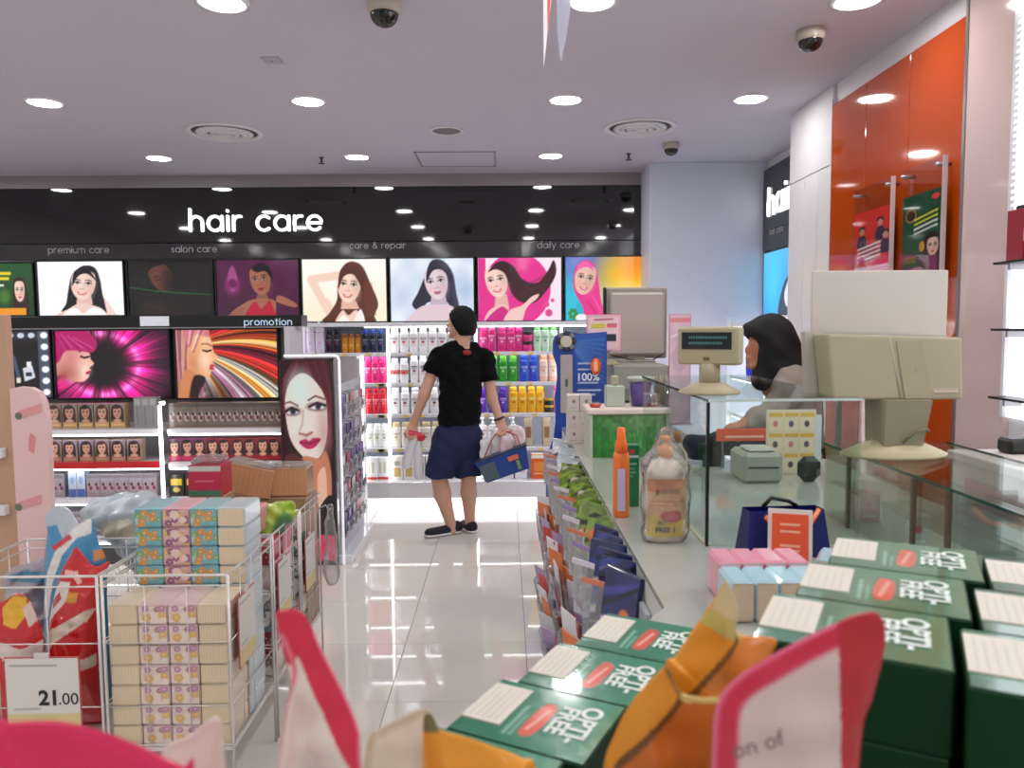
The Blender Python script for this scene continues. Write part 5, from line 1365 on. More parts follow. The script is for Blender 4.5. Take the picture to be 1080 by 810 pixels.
film_bag('herbal_pack', 'lime green film pack slumped in the wire bin', [ecap(lp(262, 550, Yb, o), lp(300, 540, Yb, o), .055, .045, .8, (0, 1, 0)), rcone(lp(280, 560, Yb, o), (.0, .0, .1), .07, .07)], colmix((160, 190, 60), [(lp(275, 530, Yb - .05, o), (.05, .2, .03), (214, 226, 150)), (lp(300, 570, Yb - .05, o), (.05, .2, .1), (60, 130, 80)), (lp(262, 560, Yb - .05, o), (.04, .2, .04), (226, 226, 214))]), M_wrapprint, o, seed=13, cat='bag')
for k, (yy, cols) in enumerate(((BY + .48, [(226, 196, 196), (206, 60, 90), (150, 180, 190), (214, 206, 206)]), (BY + .88, [(190, 200, 190), (90, 140, 110), (206, 190, 170), (170, 120, 90)]))):
    for r_ in range(6):
        c = cols[(r_ + k) % 4]
        t = make_tissue('%s film-wrapped pack at the side of the %s wire bin' % (['pale pink', 'crimson', 'grey-blue', 'light grey', 'sage', 'dark green', 'sand', 'tan'][(r_ + k) % 4 + 4 * k], ['middle', 'farthest'][k]), 'packs along the bin sides', c, floral(c, [tuple(np.array(c) * .7), (236, 230, 226)], 20 + r_ + k * 9), w=.1, h=.088, d=.14 if k else .13)
        t.location = (bxr - .062, yy + .012 + .17 * (k == 9), zfl + r_ * .0885)
        if k == 0: dup(t, (bxr - .062, yy + .16, zfl + r_ * .0885))
# price cards on the bins
def price_card(x, y, z, w, h, rz, txt, label, yellow=True, small=True):
    t = thing('price_card', (x, y, z), label, 'price card', rz=rz)
    MB().box(-w / 2, w / 2, -.002, .002, 0, h, b=.001).build('holder', mat('red_edge_holder', (190, 90, 90), .3), t)
    p = Paint(w / h, 60, (226, 222, 214)); 
    if yellow: p.rect(0, w / h, 0, .24, (222, 206, 150))
    p.line([(.06 * w / h, .9), (.7 * w / h, .9)], .02, (120, 116, 116), .7); p.line([(.1 * w / h, .3), (.45 * w / h, .31)], .02, (120, 116, 116), .6)
    print_obj('printed_card', p, (-w / 2 + .004, -.0026, .004), (w - .008, 0, 0), (0, 0, h - .008), M_print, t)
    if txt:
        a_, b_ = txt.split('.')
        link_mesh('price_figures', text_mesh('price_figures', a_, h * .27, mat('ink_black', (40, 38, 40), .6), bold=.035), t, (w * .08, -.0036, h * .45), (math.pi / 2, 0, 0))
        link_mesh('price_figures', text_mesh('price_figures', '.' + b_, h * .22, mat('ink_black', (40, 38, 40), .6), bold=.005), t, (w * .335, -.0036, h * .437), (math.pi / 2, 0, 0))
    MB().box(-w * .1, w * .1, -.003, .006, h - .004, h + .012, b=.001).build('clip', M_wire, t)
    return t
a, b = pt(9, 772, Y=BY - .008), pt(84, 692, Y=BY - .008)
price_card((a.x + b.x) / 2, BY - .010, a.z, b.x - a.x, b.z - a.z, 0, '21.00', 'white price card reading 21.00 on the front of the wire bin')
for yy, zz, nm in ((BY + .14, .46, 'right side of the nearest floral tissue bin'), (BY + .58, .44, 'right side of the middle wire bin'), (BY + .98, .42, 'right side of the farthest wire bin')):
    price_card(bxr + .008, yy, zz, .17, .24, math.pi / 2, '', 'white and yellow price card clipped to the ' + nm)
t = thing('plastic_bag', (bxr + .06, BY + 1.16, .3), 'crumpled clear plastic bag hanging off the farthest wire bin', 'bag')
blob_obj('bag_film', blob([ecap((0, 0, .12), (0, 0, .42), .06, .03, .6, (1, 0, 0))], .01, .02, wob=lambda P: .005 * np.sin(P[..., 1] * 60 + P[..., 2] * 35) + .003 * np.sin(P[..., 2] * 80)), M_film, t)
MB().tube([(-.055, 0, .43), (-.02, 0, .45), (0, 0, .42)], .003, 5).build('tie_handle', M_wire, t)

# ================================================================== PEOPLE
def capped(prim, point, normal):
    lo, hi, f = prim; pnt, nn = np.array(point, float), np.array(normal, float); nn = nn / np.linalg.norm(nn)
    return lo, hi, (lambda P: np.maximum(f(P), (P - pnt) @ nn))
def fingers(wrist, knuckle, side, curl, r=.0085, n=4, L=.075, spread=.019):
    """Four curled fingers and a thumb at the end of a palm."""
    w, k, s, c = (np.array(v, float) for v in (wrist, knuckle, side, curl))
    d = (k - w) / np.linalg.norm(k - w); s = s / np.linalg.norm(s); c = c / np.linalg.norm(c); out = []
    for i in range(n):
        q = k + s * spread * (i - 1.5); l = L * (.84, 1.0, .95, .76)[i]
        a = q + d * l * .42 + c * l * .12; b = a + c * l * .34 + d * l * .06; e = b + c * l * .16 - d * l * .22
        out += [rcone(q - d * .012, a, r * 1.05, r), rcone(a, b, r, r * .92), rcone(b, e, r * .92, r * .8)]
    th = w + (k - w) * .35 - s * .03
    a = th + d * .035 - s * .016 + c * .014; b = a + d * .022 + c * .024
    out += [rcone(th, a, r * 1.35, r * 1.15), rcone(a, b, r * 1.15, r * .9)]
    return out

M_skin = mat('skin', (208, 160, 136), .5, noise=.04, nscale=12)
M_tee = mat('black_cotton', (5, 5, 6), .9, spec=.2, bump=.15, bscale=120)
M_navy = mat('navy_cotton', (26, 34, 74), .85, bump=.15, bscale=120)
M_hair = mat('black_hair', (7, 6, 6), .6, spec=.25, bump=.4, bscale=140)
MY = 5.76
root = pt(482, 562, Z=0); root = Vector((root.x, MY, 0))
def m(px, py, dy=0.0):
    v = pt(px, py, Y=MY + dy) - root
    return (v.x, v.y, v.z)
man = thing('person', root, 'man in black T-shirt and navy shorts seen from behind, carrying a basket', 'person')
fwd = np.array([-.55, .83, 0.0])
hd = np.array(m(487, 341.5))
hq = Matrix.Rotation(math.radians(25), 4, 'Z').to_euler().to_quaternion()
body = [ellip(hd + [0, 0, .012], (.098, .078, .108), hq), ellip(hd + [-.032, .012, -.045], (.062, .055, .062), hq),
        ellip(hd + [-.104, .03, -.012], (.016, .012, .018)), ellip(hd + [-.10, .03, -.05], (.014, .02, .01)), ellip(hd + [-.085, .028, -.09], (.02, .026, .018)),
        ellip(hd + [-.088, .03, .03], (.014, .05, .012)),
        ellip(hd + [-.014, -.078, -.012], (.017, .009, .029)), ellip(hd + [.05, .07, -.01], (.017, .009, .029)),
        rcone(m(487.5, 347), m(488, 368), .056, .062),
        ecap(m(487, 380), m(485, 440), .135, .135, .68, fwd), rcone(m(464, 376, -.06), m(509, 377, .06), .052, .052), ecap(m(485, 440), m(482, 462), .14, .14, .7, fwd),
        rcone(m(462, 375, -.07), m(447.5, 416, -.08), .05, .041), rcone(m(447.5, 416, -.08), m(437, 445, -.06), .043, .028),
        rcone(m(512, 377, .06), m(518.5, 419, .05), .05, .041), rcone(m(518.5, 419, .05), m(527, 442, .0), .043, .028),
        ecap(m(436.5, 446, -.06), m(435, 455, -.07), .034, .038, .5, (.3, -.95, 0)), ecap(m(527.3, 443, 0), m(528.5, 452, -.01), .034, .038, .5, (.3, -.95, 0)),
        rcone(m(472, 458, -.03), m(462.5, 500, -.03), .088, .062), rcone(m(462.5, 500, -.03), m(466.5, 521, -.01), .062, .066), rcone(m(466.5, 521, -.01), m(475, 551, .0), .066, .037),
        rcone(m(495, 458, .06), m(494, 500, .05), .088, .060), rcone(m(494, 500, .05), m(494.5, 520, .07), .058, .064), rcone(m(494.5, 520, .07), m(495.5, 548, .05), .064, .036),
        rcone(m(475, 551, .0), m(477, 559, .0), .037, .036), rcone(m(495.5, 548, .05), m(495.5, 557, .05), .036, .034), rcone(m(476, 559.5, .0), m(458, 562, -.05), .034, .026), rcone(m(495.5, 557, .05), m(490, 556.5, .12), .032, .026)]
body += fingers(m(436.5, 447, -.06), m(434.6, 456, -.075), (.95, .3, 0), (.35, -.9, -.2), L=.072)
body += fingers(m(527.3, 443, 0), m(528.8, 453, -.012), (-.95, -.3, 0), (-.3, -.9, -.2), L=.072)
blob_obj('body', blob(body, .0075, .016), M_skin, man)
hairp = [ellip(hd + [.006, -.002, .024], (.109, .091, .112), hq), ellip(hd + [.03, -.012, -.03], (.082, .082, .09), hq)]
blob_obj('hair', blob(hairp, .006, .02, cut=[lambda P: (P - (hd + np.array([-.05, .0, -.01]))) @ np.array([-.86, .15, -.48]), lambda P: (hd[2] - .088) - P[..., 2] + .35 * np.clip(-(P[..., 0] - hd[0]), 0, 1)], wob=lambda P: .0025 * np.sin(P[..., 0] * 260 + P[..., 2] * 90) + .002 * np.sin(P[..., 1] * 240 + P[..., 0] * 120)), M_hair, man)
hem = m(485, 446.5)
wr = lambda P: .0045 * np.sin(P[..., 2] * 46 + P[..., 0] * 26 + 2 * np.sin(P[..., 0] * 17)) + .003 * np.sin(P[..., 2] * 90 - P[..., 0] * 50 + P[..., 1] * 30)
tee = [capped(ecap(m(486.5, 386), m(484.5, 452), .168, .172, .74, fwd), hem, (0, 0, -1)), rcone(m(465, 376, -.06), m(508, 377, .06), .07, .07),
       rcone(m(474, 368, -.03), m(500, 369, .03), .06, .06), ecap(m(487.5, 364), m(487, 385), .062, .11, .8, fwd),
       capped(rcone(m(463, 377, -.065), m(452, 402, -.08), .078, .07), m(455.5, 395, -.07), np.array(m(452, 402, -.08)) - np.array(m(463, 377, -.065))),
       capped(rcone(m(511, 378, .06), m(517.5, 410, .055), .078, .07), m(516, 402, .055), np.array(m(517.5, 410, .055)) - np.array(m(511, 378, .06)))]
neckp = np.array(m(487.6, 355.5))
shirt = blob_obj('t_shirt', blob(tee, .008, .02, cut=[lambda P: P[..., 2] - neckp[2] - .55 * (P - neckp) @ fwd * 0], wob=wr), M_tee, man)
lg = m(492.5, 372, -.118)
blob_obj('shirt_logo', blob([ellip(lg, (.034, .02, .02))], .006, .005), mat('red_logo', (150, 34, 34), .7), shirt)
shorts = [ecap(m(485, 449), m(483, 466), .15, .172, .74, fwd), capped(rcone(m(472.5, 462, -.03), m(461, 510, -.035), .118, .108), m(461, 502.5, -.03), (-.12, 0, -1)),
          capped(rcone(m(495, 462, .05), m(492.5, 508, .05), .112, .10), m(493, 501.5, .05), (.05, 0, -1))]
blob_obj('shorts', blob(shorts, .008, .022, wob=lambda P: .005 * np.sin(P[..., 0] * 34 + 2 * np.sin(P[..., 2] * 11)) * np.clip((.75 - P[..., 2]) * 3, 0, 1) + .003 * np.sin(P[..., 2] * 50 + P[..., 0] * 40)), M_navy, man)
wz = m(526.4, 441.3, .002)
MB().tube([(wz[0] + .034 * math.cos(a), wz[1] + .034 * math.sin(a), wz[2] + .012 * math.cos(a)) for a in np.linspace(0, 2 * math.pi, 18)[:-1]], .008, 8, closed=True).build('watch', M_bplast, man)
def shoe(heel, toe, w):
    h, t_ = np.array(heel), np.array(toe); d = t_ - h; L = np.linalg.norm(d); d = d / L; s = np.array([-d[1], d[0], 0])
    sole = [ecap(h + d * .045 + [0, 0, .016], h + d * (L - .05) + [0, 0, .016], .045, .05, .34, (0, 0, 1))]
    so = blob_obj('shoe_sole', blob(sole, .006, .01, cut=[lambda P: .0 - P[..., 2]]), mat('white_rubber', (222, 222, 224), .5), man)
    upr = [ecap(h + d * .045 + [0, 0, .042], h + d * (L - .055) + [0, 0, .032], .044, .047, .75, (0, 0, 1)), rcone(h + d * .042 + [0, 0, .055], h + d * .10 + [0, 0, .05], .043, .04)]
    blob_obj('shoe_upper', blob(upr, .006, .015, cut=[lambda P: .02 - P[..., 2]]), mat('dark_canvas', (28, 30, 40), .8), man)
f = lambda x, y: tuple(pt(x, y, Z=0) - root)
shoe(f(487, 561.5), f(447, 567.5), .1); shoe(f(499.5, 563.5), f(488, 555.5), .1)

# goods held by the man
hb = Vector(m(435, 458, -.09)) + root
t = thing('refill_pack', hb, 'white refill bottles under a red band held in the man\'s hand', 'bottle pack')
lq = lambda x, y, dy=-.09: tuple(pt(x, y, Y=MY + dy) - hb)
wm = plast((232, 232, 236))
blob_obj('bottle', blob([ecap(lq(436, 462), lq(428.5, 490), .032, .036, .7, (0, 1, 0))], .006, .01), wm, t)
blob_obj('bottle', blob([ecap(lq(440, 463, -.06), lq(442, 501, -.06), .034, .038, .7, (0, 1, 0))], .006, .01), wm, t)
blob_obj('red_band', blob([ecap(lq(431, 458), lq(444, 461, -.07), .034, .034, .7, (0, 1, 0))], .006, .01), plast((206, 40, 66)), t)
bc = pt(536, 499, Y=MY - .05)
t = thing('shopping_basket', bc, 'tilted blue shopping basket full of white packs in the man\'s hand', 'basket')
Rm = Matrix.Rotation(math.radians(-19), 4, 'Y')
def bquad(z0, z1, w0, w1, d0, d1, th=.006):
    mb = MB()
    for (ax, ay, bx_, by) in ((-1, -1, 1, -1), (1, -1, 1, 1), (1, 1, -1, 1), (-1, 1, -1, -1)):
        o1 = [(ax * w0, ay * d0, z0), (bx_ * w0, by * d0, z0), (bx_ * w1, by * d1, z1), (ax * w1, ay * d1, z1)]
        k = th
        o2 = [(x - math.copysign(k, x), y - math.copysign(k, y), z) for x, y, z in o1]
        mb.add([Rm @ Vector(p) for p in o1 + o2], [(0, 1, 2, 3), (7, 6, 5, 4), (0, 4, 5, 1), (1, 5, 6, 2), (2, 6, 7, 3), (3, 7, 4, 0)])
    return mb
bw = mat('basket_blue', (34, 70, 150), .4)
sh = bquad(.0, .175, .165, .20, .10, .12); sh.box(-.165, .165, -.10, .10, 0, .008, M=Rm); sh.build('basket_shell', bw, t)
MB().box(-.205, .205, -.126, .126, .168, .18, M=Rm).build('rim', mat('basket_dark', (40, 54, 80), .4), t)
MB().box(-.175, -.06, -.124, -.1165, .015, .14, M=Rm).build('grey_print', mat('basket_grey', (80, 96, 104), .5), t)
MB().box(.04, .12, -.1235, -.117, .10, .135, M=Rm).build('orange_print', mat('basket_orange', (226, 110, 80), .5), t)
MB().box(.09, .115, -.1235, -.117, .02, .09, M=Rm).build('green_print', mat('basket_green', (120, 150, 90), .5), t)
hp = Vector(m(528.5, 455, -.03)) + root - bc
for sgn in (-1, 1):
    a, b = Rm @ Vector((-.15, sgn * .11, .155)), Rm @ Vector((.16, sgn * .11, .155))
    MB().tube([a, a.lerp(hp, .6) + Vector((-.02, 0, .02)), hp + Vector((-.03, 0, 0)), hp + Vector((.03, 0, 0)), b.lerp(hp, .45) + Vector((.03, 0, .045)), b], .0045, 6).build('handle', plast((176, 40, 44)), t)
def goods(name, label, x, y, dy, r, col, sz, rot, lid=None):
    base = pt(x, y, Y=MY + dy); t = thing(name, base, label, 'product pack', rz=rot)
    blob_obj('film_body', blob([ecap((0, 0, sz * .12), (0, 0, sz), r, r * .9, .65, (0, 1, 0))], .007, .01, wob=lambda P: .003 * np.sin(P[..., 0] * 90 + P[..., 2] * 60)), plast(col), t)
    if lid is not None: MB().lathe([(r * .5, sz + r * .6), (r * .52, sz + r * .62), (r * .5, sz + r * 1.3), (0, sz + r * 1.32)], 12).build('cap', plast(lid), t)
goods('refill_bottle', 'white bottle with white cap standing in the blue basket beside the shorts', 512, 484, -.05, .045, (236, 236, 240), .12, 0, (246, 246, 248))
goods('refill_bottle', 'tall white bottle leaning in the middle of the blue basket', 523, 483, -.02, .045, (232, 226, 228), .17, .2, (244, 244, 246))
goods('tissue_refill', 'pale pink film pack with red dots in the blue basket', 535, 480, -.08, .06, (226, 200, 204), .10, .4)
goods('tissue_refill', 'white and pink film pack at the raised end of the blue basket', 547, 474, -.03, .055, (236, 214, 216), .13, -.2)

# cashier
CY = 3.7
croot = Vector((pt(822, 400, Y=CY).x, CY, 0))
def c(px, py, dy=0.0):
    v = pt(px, py, Y=CY + dy) - croot; return (v.x, v.y, v.z)
cash = thing('person', croot, 'cashier in black headscarf and grey-beige blouse looking down behind the counter', 'person')
M_skin2 = mat('brown_skin', (176, 116, 84), .5)
fh = np.array(c(805.5, 366))
cb = [ellip(fh, (.074, .07, .105)), ellip(fh + [-.076, 0, -.015], (.018, .012, .02)), ellip(fh + [-.07, 0, -.055], (.018, .022, .014)), ellip(fh + [-.056, 0, -.09], (.026, .03, .02)), ellip(fh + [-.062, -.03, .02], (.012, .018, .012)),
      rcone(c(812, 378), c(828, 402), .06, .07), rcone(c(822, 405), c(848, 405, .04), .09, .1), ecap(c(838, 410), c(838, 520), .14, .15, .75, (1, 0, 0)), rcone(c(838, 520), c(838, 640, .0), .15, .12),
      rcone(c(840, 408, -.14), c(812, 440, -.16), .06, .05), rcone(c(812, 440, -.16), c(786, 448, -.14), .05, .034), ecap(c(786, 448, -.14), c(774, 450, -.13), .034, .036, .5, (0, 0, 1)),
      rcone(c(838, 640), c(838, 640, .1), .12, .12), rcone((.05, -.08, .75), (.05, -.08, .06), .1, .05), rcone((.05, .1, .75), (.05, .1, .06), .1, .05), rcone((.05, -.08, .04), (-.1, -.08, .03), .045, .03), rcone((.05, .1, .04), (-.1, .1, .03), .045, .03), rcone((.06, 0, 1.0), (.05, 0, .8), .15, .16)]
cb += fingers(c(786, 448, -.14), c(773, 451, -.13), (0, 1, 0), (-.2, 0, -1), L=.07)
blob_obj('body', blob(cb, .009, .018), M_skin2, cash)
hj = [ellip(c(815, 357), (.112, .115, .115)), ellip(c(806, 349), (.102, .10, .066)), rcone(c(789, 347), c(812, 345), .022, .07), rcone(c(818, 368), c(834, 398), .115, .10), ecap(c(826, 388), c(846, 412, .02), .12, .09, .95, (0, 1, 0)), rcone(c(812, 385), c(803, 402, -.02), .085, .05), rcone(c(840, 392, .02), c(850, 424, .03), .06, .03)]
facecut = np.array(c(791.5, 366))
def hcut(P):
    q = (P - facecut) / np.array([.05, .06, .062]); return .06 * (1 - np.linalg.norm(q, axis=-1))
blob_obj('headscarf', blob(hj, .008, .02, cut=[hcut], wob=lambda P: .003 * np.sin(P[..., 2] * 60 + P[..., 0] * 45)), mat('black_jersey', (9, 9, 10), .8), cash)
bl = [ecap(c(838, 414), c(838, 520), .155, .165, .8, (1, 0, 0)), rcone(c(836, 404, -.11), c(842, 404, .11), .085, .085), rcone(c(840, 404, -.14), c(814, 436, -.165), .075, .062), capped(rcone(c(814, 436, -.165), c(784, 448, -.14), .062, .05), c(786, 447, -.14), (-1, 0, 0)), rcone(c(838, 520), c(838, 600), .165, .17)]
blob_obj('blouse', blob(bl, .009, .022, wob=lambda P: .004 * np.sin(P[..., 2] * 55 + P[..., 0] * 60) + .003 * np.sin(P[..., 0] * 90 - P[..., 2] * 30)), mat('taupe_cotton', (150, 138, 128), .85), cash)
blob_obj('trousers', blob([rcone((.055, -.09, .85), (.05, -.08, .1), .13, .08), rcone((.055, .1, .85), (.05, .1, .1), .13, .08), rcone((.05, 0, .95), (.05, 0, .8), .17, .16)], .012, .02), mat('black_cloth', (14, 14, 16), .8), cash)
for yy in (-.08, .1):
    blob_obj('shoe', blob([ecap((.06, yy, .04), (-.11, yy, .03), .05, .042, .8, (0, 1, 0))], .008, .01, cut=[lambda P: -P[..., 2]]), M_bplast, cash)

# ================================================================== CHECKOUT COUNTER
foot = [(.56, 4.75), (.56, 3.93), (.29, 3.93), (.29, 1.38), (-.20, .62), (-.20, .28), (1.76, .28), (1.76, 1.22), (1.24, 1.22), (1.24, 2.92), (.86, 2.92), (.86, 4.75)]
M_ctop = mat('grey_glass_top', (176, 178, 170), .10, spec=.6, coat=.4)
M_cbody = mat('counter_laminate', (206, 208, 202), .4)
t = thing('checkout_counter', (0, 0, 0), 'long grey glass-topped checkout counter with angled corner', 'counter')
MB().prism(foot, (0, 0, 0), (1, 0, 0), (0, 1, 0), (0, 0, CT - .012)).build('counter_body', M_cbody, t)
MB().prism(foot, (0, 0, CT - .012), (1, 0, 0), (0, 1, 0), (0, 0, .012)).build('glass_top', M_ctop, t)
MB().prism([(.285, 3.93), (.285, 1.38), (.29, 1.38), (.29, 3.93)], (0, 0, 0), (1, 0, 0), (0, 1, 0), (0, 0, .09)).build('kick_strip', M_metal, t)
t = thing('display_table', (0, 0, 0), 'white side display table next to the angled counter corner', 'table')
MB().box(-1.0, -.202, .22, .60, CT - .03, CT, b=.004).build('table_top', M_gwhite, t)
for x in (-.97, -.23):
    for y in (.25, .57): MB().box(x - .02, x + .02, y - .02, y + .02, 0, CT - .03).build('leg', M_metal, t)

def pane(t, name, x0, x1, y0, y1, z0, z1, m=None): return MB().box(x0, x1, y0, y1, z0, z1).build(name, m or M_glass, t)
# glass case carrying the customer display
t = thing('glass_case', (.47, 1.77, CT), 'clear glass counter screen case with dark corner edge under the customer display', 'glass case')
gx1_, gy1_, gh_ = .36, .85, .34
pane(t, 'front_pane', .004, gx1_, 0, .006, 0, gh_); pane(t, 'side_pane', 0, .006, .006, gy1_, 0, gh_); pane(t, 'top_pane', 0, gx1_, 0, gy1_, gh_, gh_ + .008)
MB().box(-.003, .004, -.003, .004, 0, gh_).build('corner_edge', mat('dark_joint', (16, 18, 17), .3), t)
MB().box(0, gx1_, -.002, .0005, gh_ + .001, gh_ + .007).build('top_edge', mat('bright_glass_edge', (206, 220, 216), .2), t)
MB().box(-.002, .0005, 0, gy1_, gh_ + .001, gh_ + .007).build('top_edge', M_glassedge, t)
MB().box(-.004, .01, 0, gy1_, 0, .005).build('bottom_channel', mat('pale_channel', (196, 190, 170), .4), t)
# lower glass case on the right
t = thing('glass_case', (.87, 1.22, CT), 'low glass display case under the large beige terminal', 'glass case')
w2, d2, h2 = .33, .85, .19
pane(t, 'side_pane', 0, .006, 0, d2, 0, h2); pane(t, 'back_pane', .006, w2, d2 - .006, d2, 0, h2); pane(t, 'front_pane', .006, w2, 0, .006, 0, h2); pane(t, 'top_pane', 0, w2, 0, d2, h2, h2 + .008); pane(t, 'shelf_pane', .01, w2 - .01, .01, d2 - .01, .09, .096)
for y in (.70, .39, .26): MB().box(-.004, .004, y - .005, y + .005, 0, h2).build('edge_post', mat('brown_post', (96, 76, 60), .4), t)
MB().box(-.002, .0005, 0, d2, h2 + .001, h2 + .007).build('top_edge', M_glassedge, t); MB().box(w2, w2 + .002, 0, d2, h2 + .001, h2 + .007).build('top_edge', M_glassedge, t)
for k, (y, cc, w_) in enumerate(((.78, (222, 150, 150), 'pink'), (.66, (226, 206, 196), 'cream'), (.54, (206, 190, 190), 'grey-pink'))):
    b_ = make_box('small_gift_box', '%s small box inside the low glass case' % w_, None, .06, .075, .05, cc, Paint(.8, 24, cc).ell(.4, .6, .14, .14, (206, 90, 90)).line([(.2, .2), (.6, .2)], .08, (236, 230, 226)))
    b_.location = (.95 + .03 * (k % 2), 1.22 + y, CT + .0)
# cream cabinet by the wall
t = thing('wall_cabinet', (1.25, 1.3, 0), 'cream cabinet ledge against the backlit shelf wall', 'cabinet')
MB().box(.0, .53, 0, .82, 0, 1.20, b=.004).build('cabinet_body', mat('cream_laminate', (228, 218, 214), .4), t)
MB().box(-.01, .53, -.01, .83, 1.20, 1.225, b=.003).build('ledge', mat('cream_ledge', (222, 212, 206), .3), t)
MB().box(-.004, 0, .1, .75, 1.09, 1.16).build('pink_print_strip', mat('pink_strip', (226, 170, 176), .4), t)
p = pt(1068, 482, X=1.55)
# black shelves of the backlit wall
for y, nm in ((277, 'upper'), (346.5, 'middle'), (417.5, 'lower')):
    z = pt(1050, y, Y=2.72).z
    t = thing('glass_wall_shelf', (RW, 1.9, z), 'black-edged %s shelf on the bright backlit wall' % nm, 'shelf')
    MB().box(-.075, .002, -.7, .82, -.008, 0).build('shelf_board', M_bplast, t)
    for yy in (-.6, .75): MB().box(-.06, .002, yy, yy + .01, -.03, -.008).build('bracket', M_metal, t)
    if nm == 'upper':
        for k, yy in enumerate((.72, .58)):
            a = make_box('gift_set', ['dark red gift carton with white band and black bow on the upper shelf', 'crimson gift carton on the upper shelf'][k], None, .065, .17, .085, (150, 24, 44), Paint(.4, 40, (150, 24, 44)).rect(0, .4, .35, .62, (226, 216, 220)).rect(.1, .3, .7, .9, (190, 60, 80)))
            a.location = (RW - .036, 1.9 + yy, z)
            MB().box(-.02, .015, -.02, .02, .17, .185, b=.004).build('bow', M_bplast, a)
    if nm == 'lower':
        a = make_box('cosmetic_box', 'small dark red box with white top on the lower shelf', None, .06, .075, .07, (120, 24, 40), Paint(.8, 24, (120, 24, 40)).rect(0, .8, .7, 1, (220, 210, 210)))
        a.location = (RW - .036, 1.9 + .60, z)
q = pt(1068, 476, Z=1.225)
t = thing('black_gadget', (min(q.x, 1.7), min(q.y, 2.06), 1.225), 'small black boxy gadget on the cream cabinet ledge', 'gadget')
MB().box(-.045, .045, -.03, .03, 0, .042, b=.008).build('case', M_bplast, t)
MB().box(-.035, .035, -.031, -.029, .01, .034).build('dark_window', mat('gadget_window', (26, 34, 30), .1), t)

# ------------------------------------------------------------------ customer displays, monitors
def customer_display(loc, s, rz, label, pink=False):
    t = thing('customer_display', loc, label, 'price display', rz=rz)
    W2, z0, z1 = .088 * s, .082 * s, .19 * s
    MB().lathe([(.085 * s, 0), (.087 * s, .006 * s), (.05 * s, .026 * s), (.034 * s, .032 * s), (0, .032 * s)], 28).build('base', M_beige, t)
    MB().lathe([(.029 * s, .03 * s), (.029 * s, z0 + .004)], 20).build('neck', M_beige, t)
    MB().box(-W2, W2, -.025 * s, .03 * s, z0, z1, b=.006 * s).build('housing', M_beige, t)
    if not pink:
        MB().box(-W2 * .84, W2 * .80, -.0265 * s, -.025 * s, z0 + .044 * s, z1 - .016 * s).build('screen', mat('vfd_screen', (18, 26, 26), .08), t)
        for zz, n in ((z1 - .034 * s, 16), (z1 - .05 * s, 14)):
            g = MB()
            for k in range(n): g.box(-W2 * .6 + k * W2 * .08, -W2 * .6 + k * W2 * .08 + W2 * .05, -.0272 * s, -.0266 * s, zz, zz + .007 * s)
            g.build('digits', mat('vfd_digits', (60, 120, 116), .5, emit=.12), t)['kind'] = 'stuff'
        MB().box(-.01 * s, .008 * s, -.0262 * s, -.025 * s, z0 + .012 * s, z0 + .022 * s).build('logo', mat('brown_logo', (110, 84, 56), .5), t)
    else:
        pp = Paint(.95, 60, (238, 190, 200)); pp.rect(.06, .89, .06, .94, (246, 214, 216)); pp.rect(.14, .82, .26, .46, (40, 50, 54)); pp.rect(.12, .52, .62, .76, (226, 206, 90)); pp.rect(.56, .84, .64, .76, (226, 110, 120)); pp.line([(.22, .86), (.72, .88)], .05, (196, 110, 120))
        w3 = .092 * s
        print_obj('pink_card_frame', pp, (-w3, -.03 * s, z0 - .004), (2 * w3, 0, 0), (0, 0, .194 * s), M_print, t)
        MB().box(-w3 - .003, w3 + .003, -.0295 * s, -.025 * s, z0 - .007, z0 + .193 * s).build('card_backing', mat('hot_pink', (226, 96, 130), .5), t)
    return t
v = pt(751, 418, Z=1.408)
customer_display((v.x + .016, v.y + .085, 1.408), .88, math.radians(-34), 'beige customer price display with dark two-line screen on the glass case')
RZ = 1.37
t = thing('till_riser', (.625, 4.0, CT), 'grey-green till riser at the second checkout', 'till riser')
MB().box(-.06, .23, 0, .6, 0, RZ - CT, b=.006).build('riser_body', mat('riser_grey', (150, 150, 140), .5), t)
MB().box(-.04, .1, -.03, .0, .05, .2, b=.008).build('printer_front', mat('printer_grey', (120, 120, 114), .5), t)
MB().box(-.02, .08, -.032, -.03, .12, .13).build('paper_slot', M_bplast, t)
v = pt(645, 381, Z=RZ); v = pt(645, 381, Y=4.1)
customer_display((v.x - .04, 4.12, RZ), .98, math.radians(-6), 'customer price display covered by a pink card on the second checkout', pink=True)
v = pt(671, 340, Y=4.4); zt, zb = pt(671, 303, Y=4.4).z, pt(671, 378, Y=4.4).z; wv = (pt(704, 340, Y=4.4).x - pt(639, 340, Y=4.4).x) / 2
t = thing('monitor', (v.x, 4.4, RZ), 'back of a grey-beige monitor on the second checkout', 'monitor')
zt -= RZ; zb -= RZ
MB().box(-wv, wv, 0, .03, zb, zt, b=.008).build('bezel', M_beige2, t)
MB().box(-wv + .025, wv - .02, -.03, 0, zb + .02, zt - .03, b=.012).build('rear_shell', mat('monitor_back', (190, 183, 174), .5), t)
MB().box(-.05, .05, -.01, .02, -.0, zb + .02).build('stand_neck', M_beige2, t); MB().box(-.1, .1, -.07, .08, 0, .012, b=.004).build('stand_foot', M_beige2, t)
MB().box(-wv - .012, -wv + .002, -.02, .03, zt - .19, zt - .0, b=.003).build('side_speaker', M_bplast, t)
MB().tube([(-wv + .03, -.033, zb + .02), (0, -.035, zb - .012), (wv * .5, -.035, zb - .008), (wv - .02, -.035, zb + .03)], .004, 6).build('cable', M_bplast, t)
a, b = pt(706, 330, Y=4.0), pt(729, 330, Y=4.0)
t = thing('pink_poster_board', ((a.x + b.x) / 2, 4.0, CT), 'pale pink poster board standing beside the second checkout', 'poster')
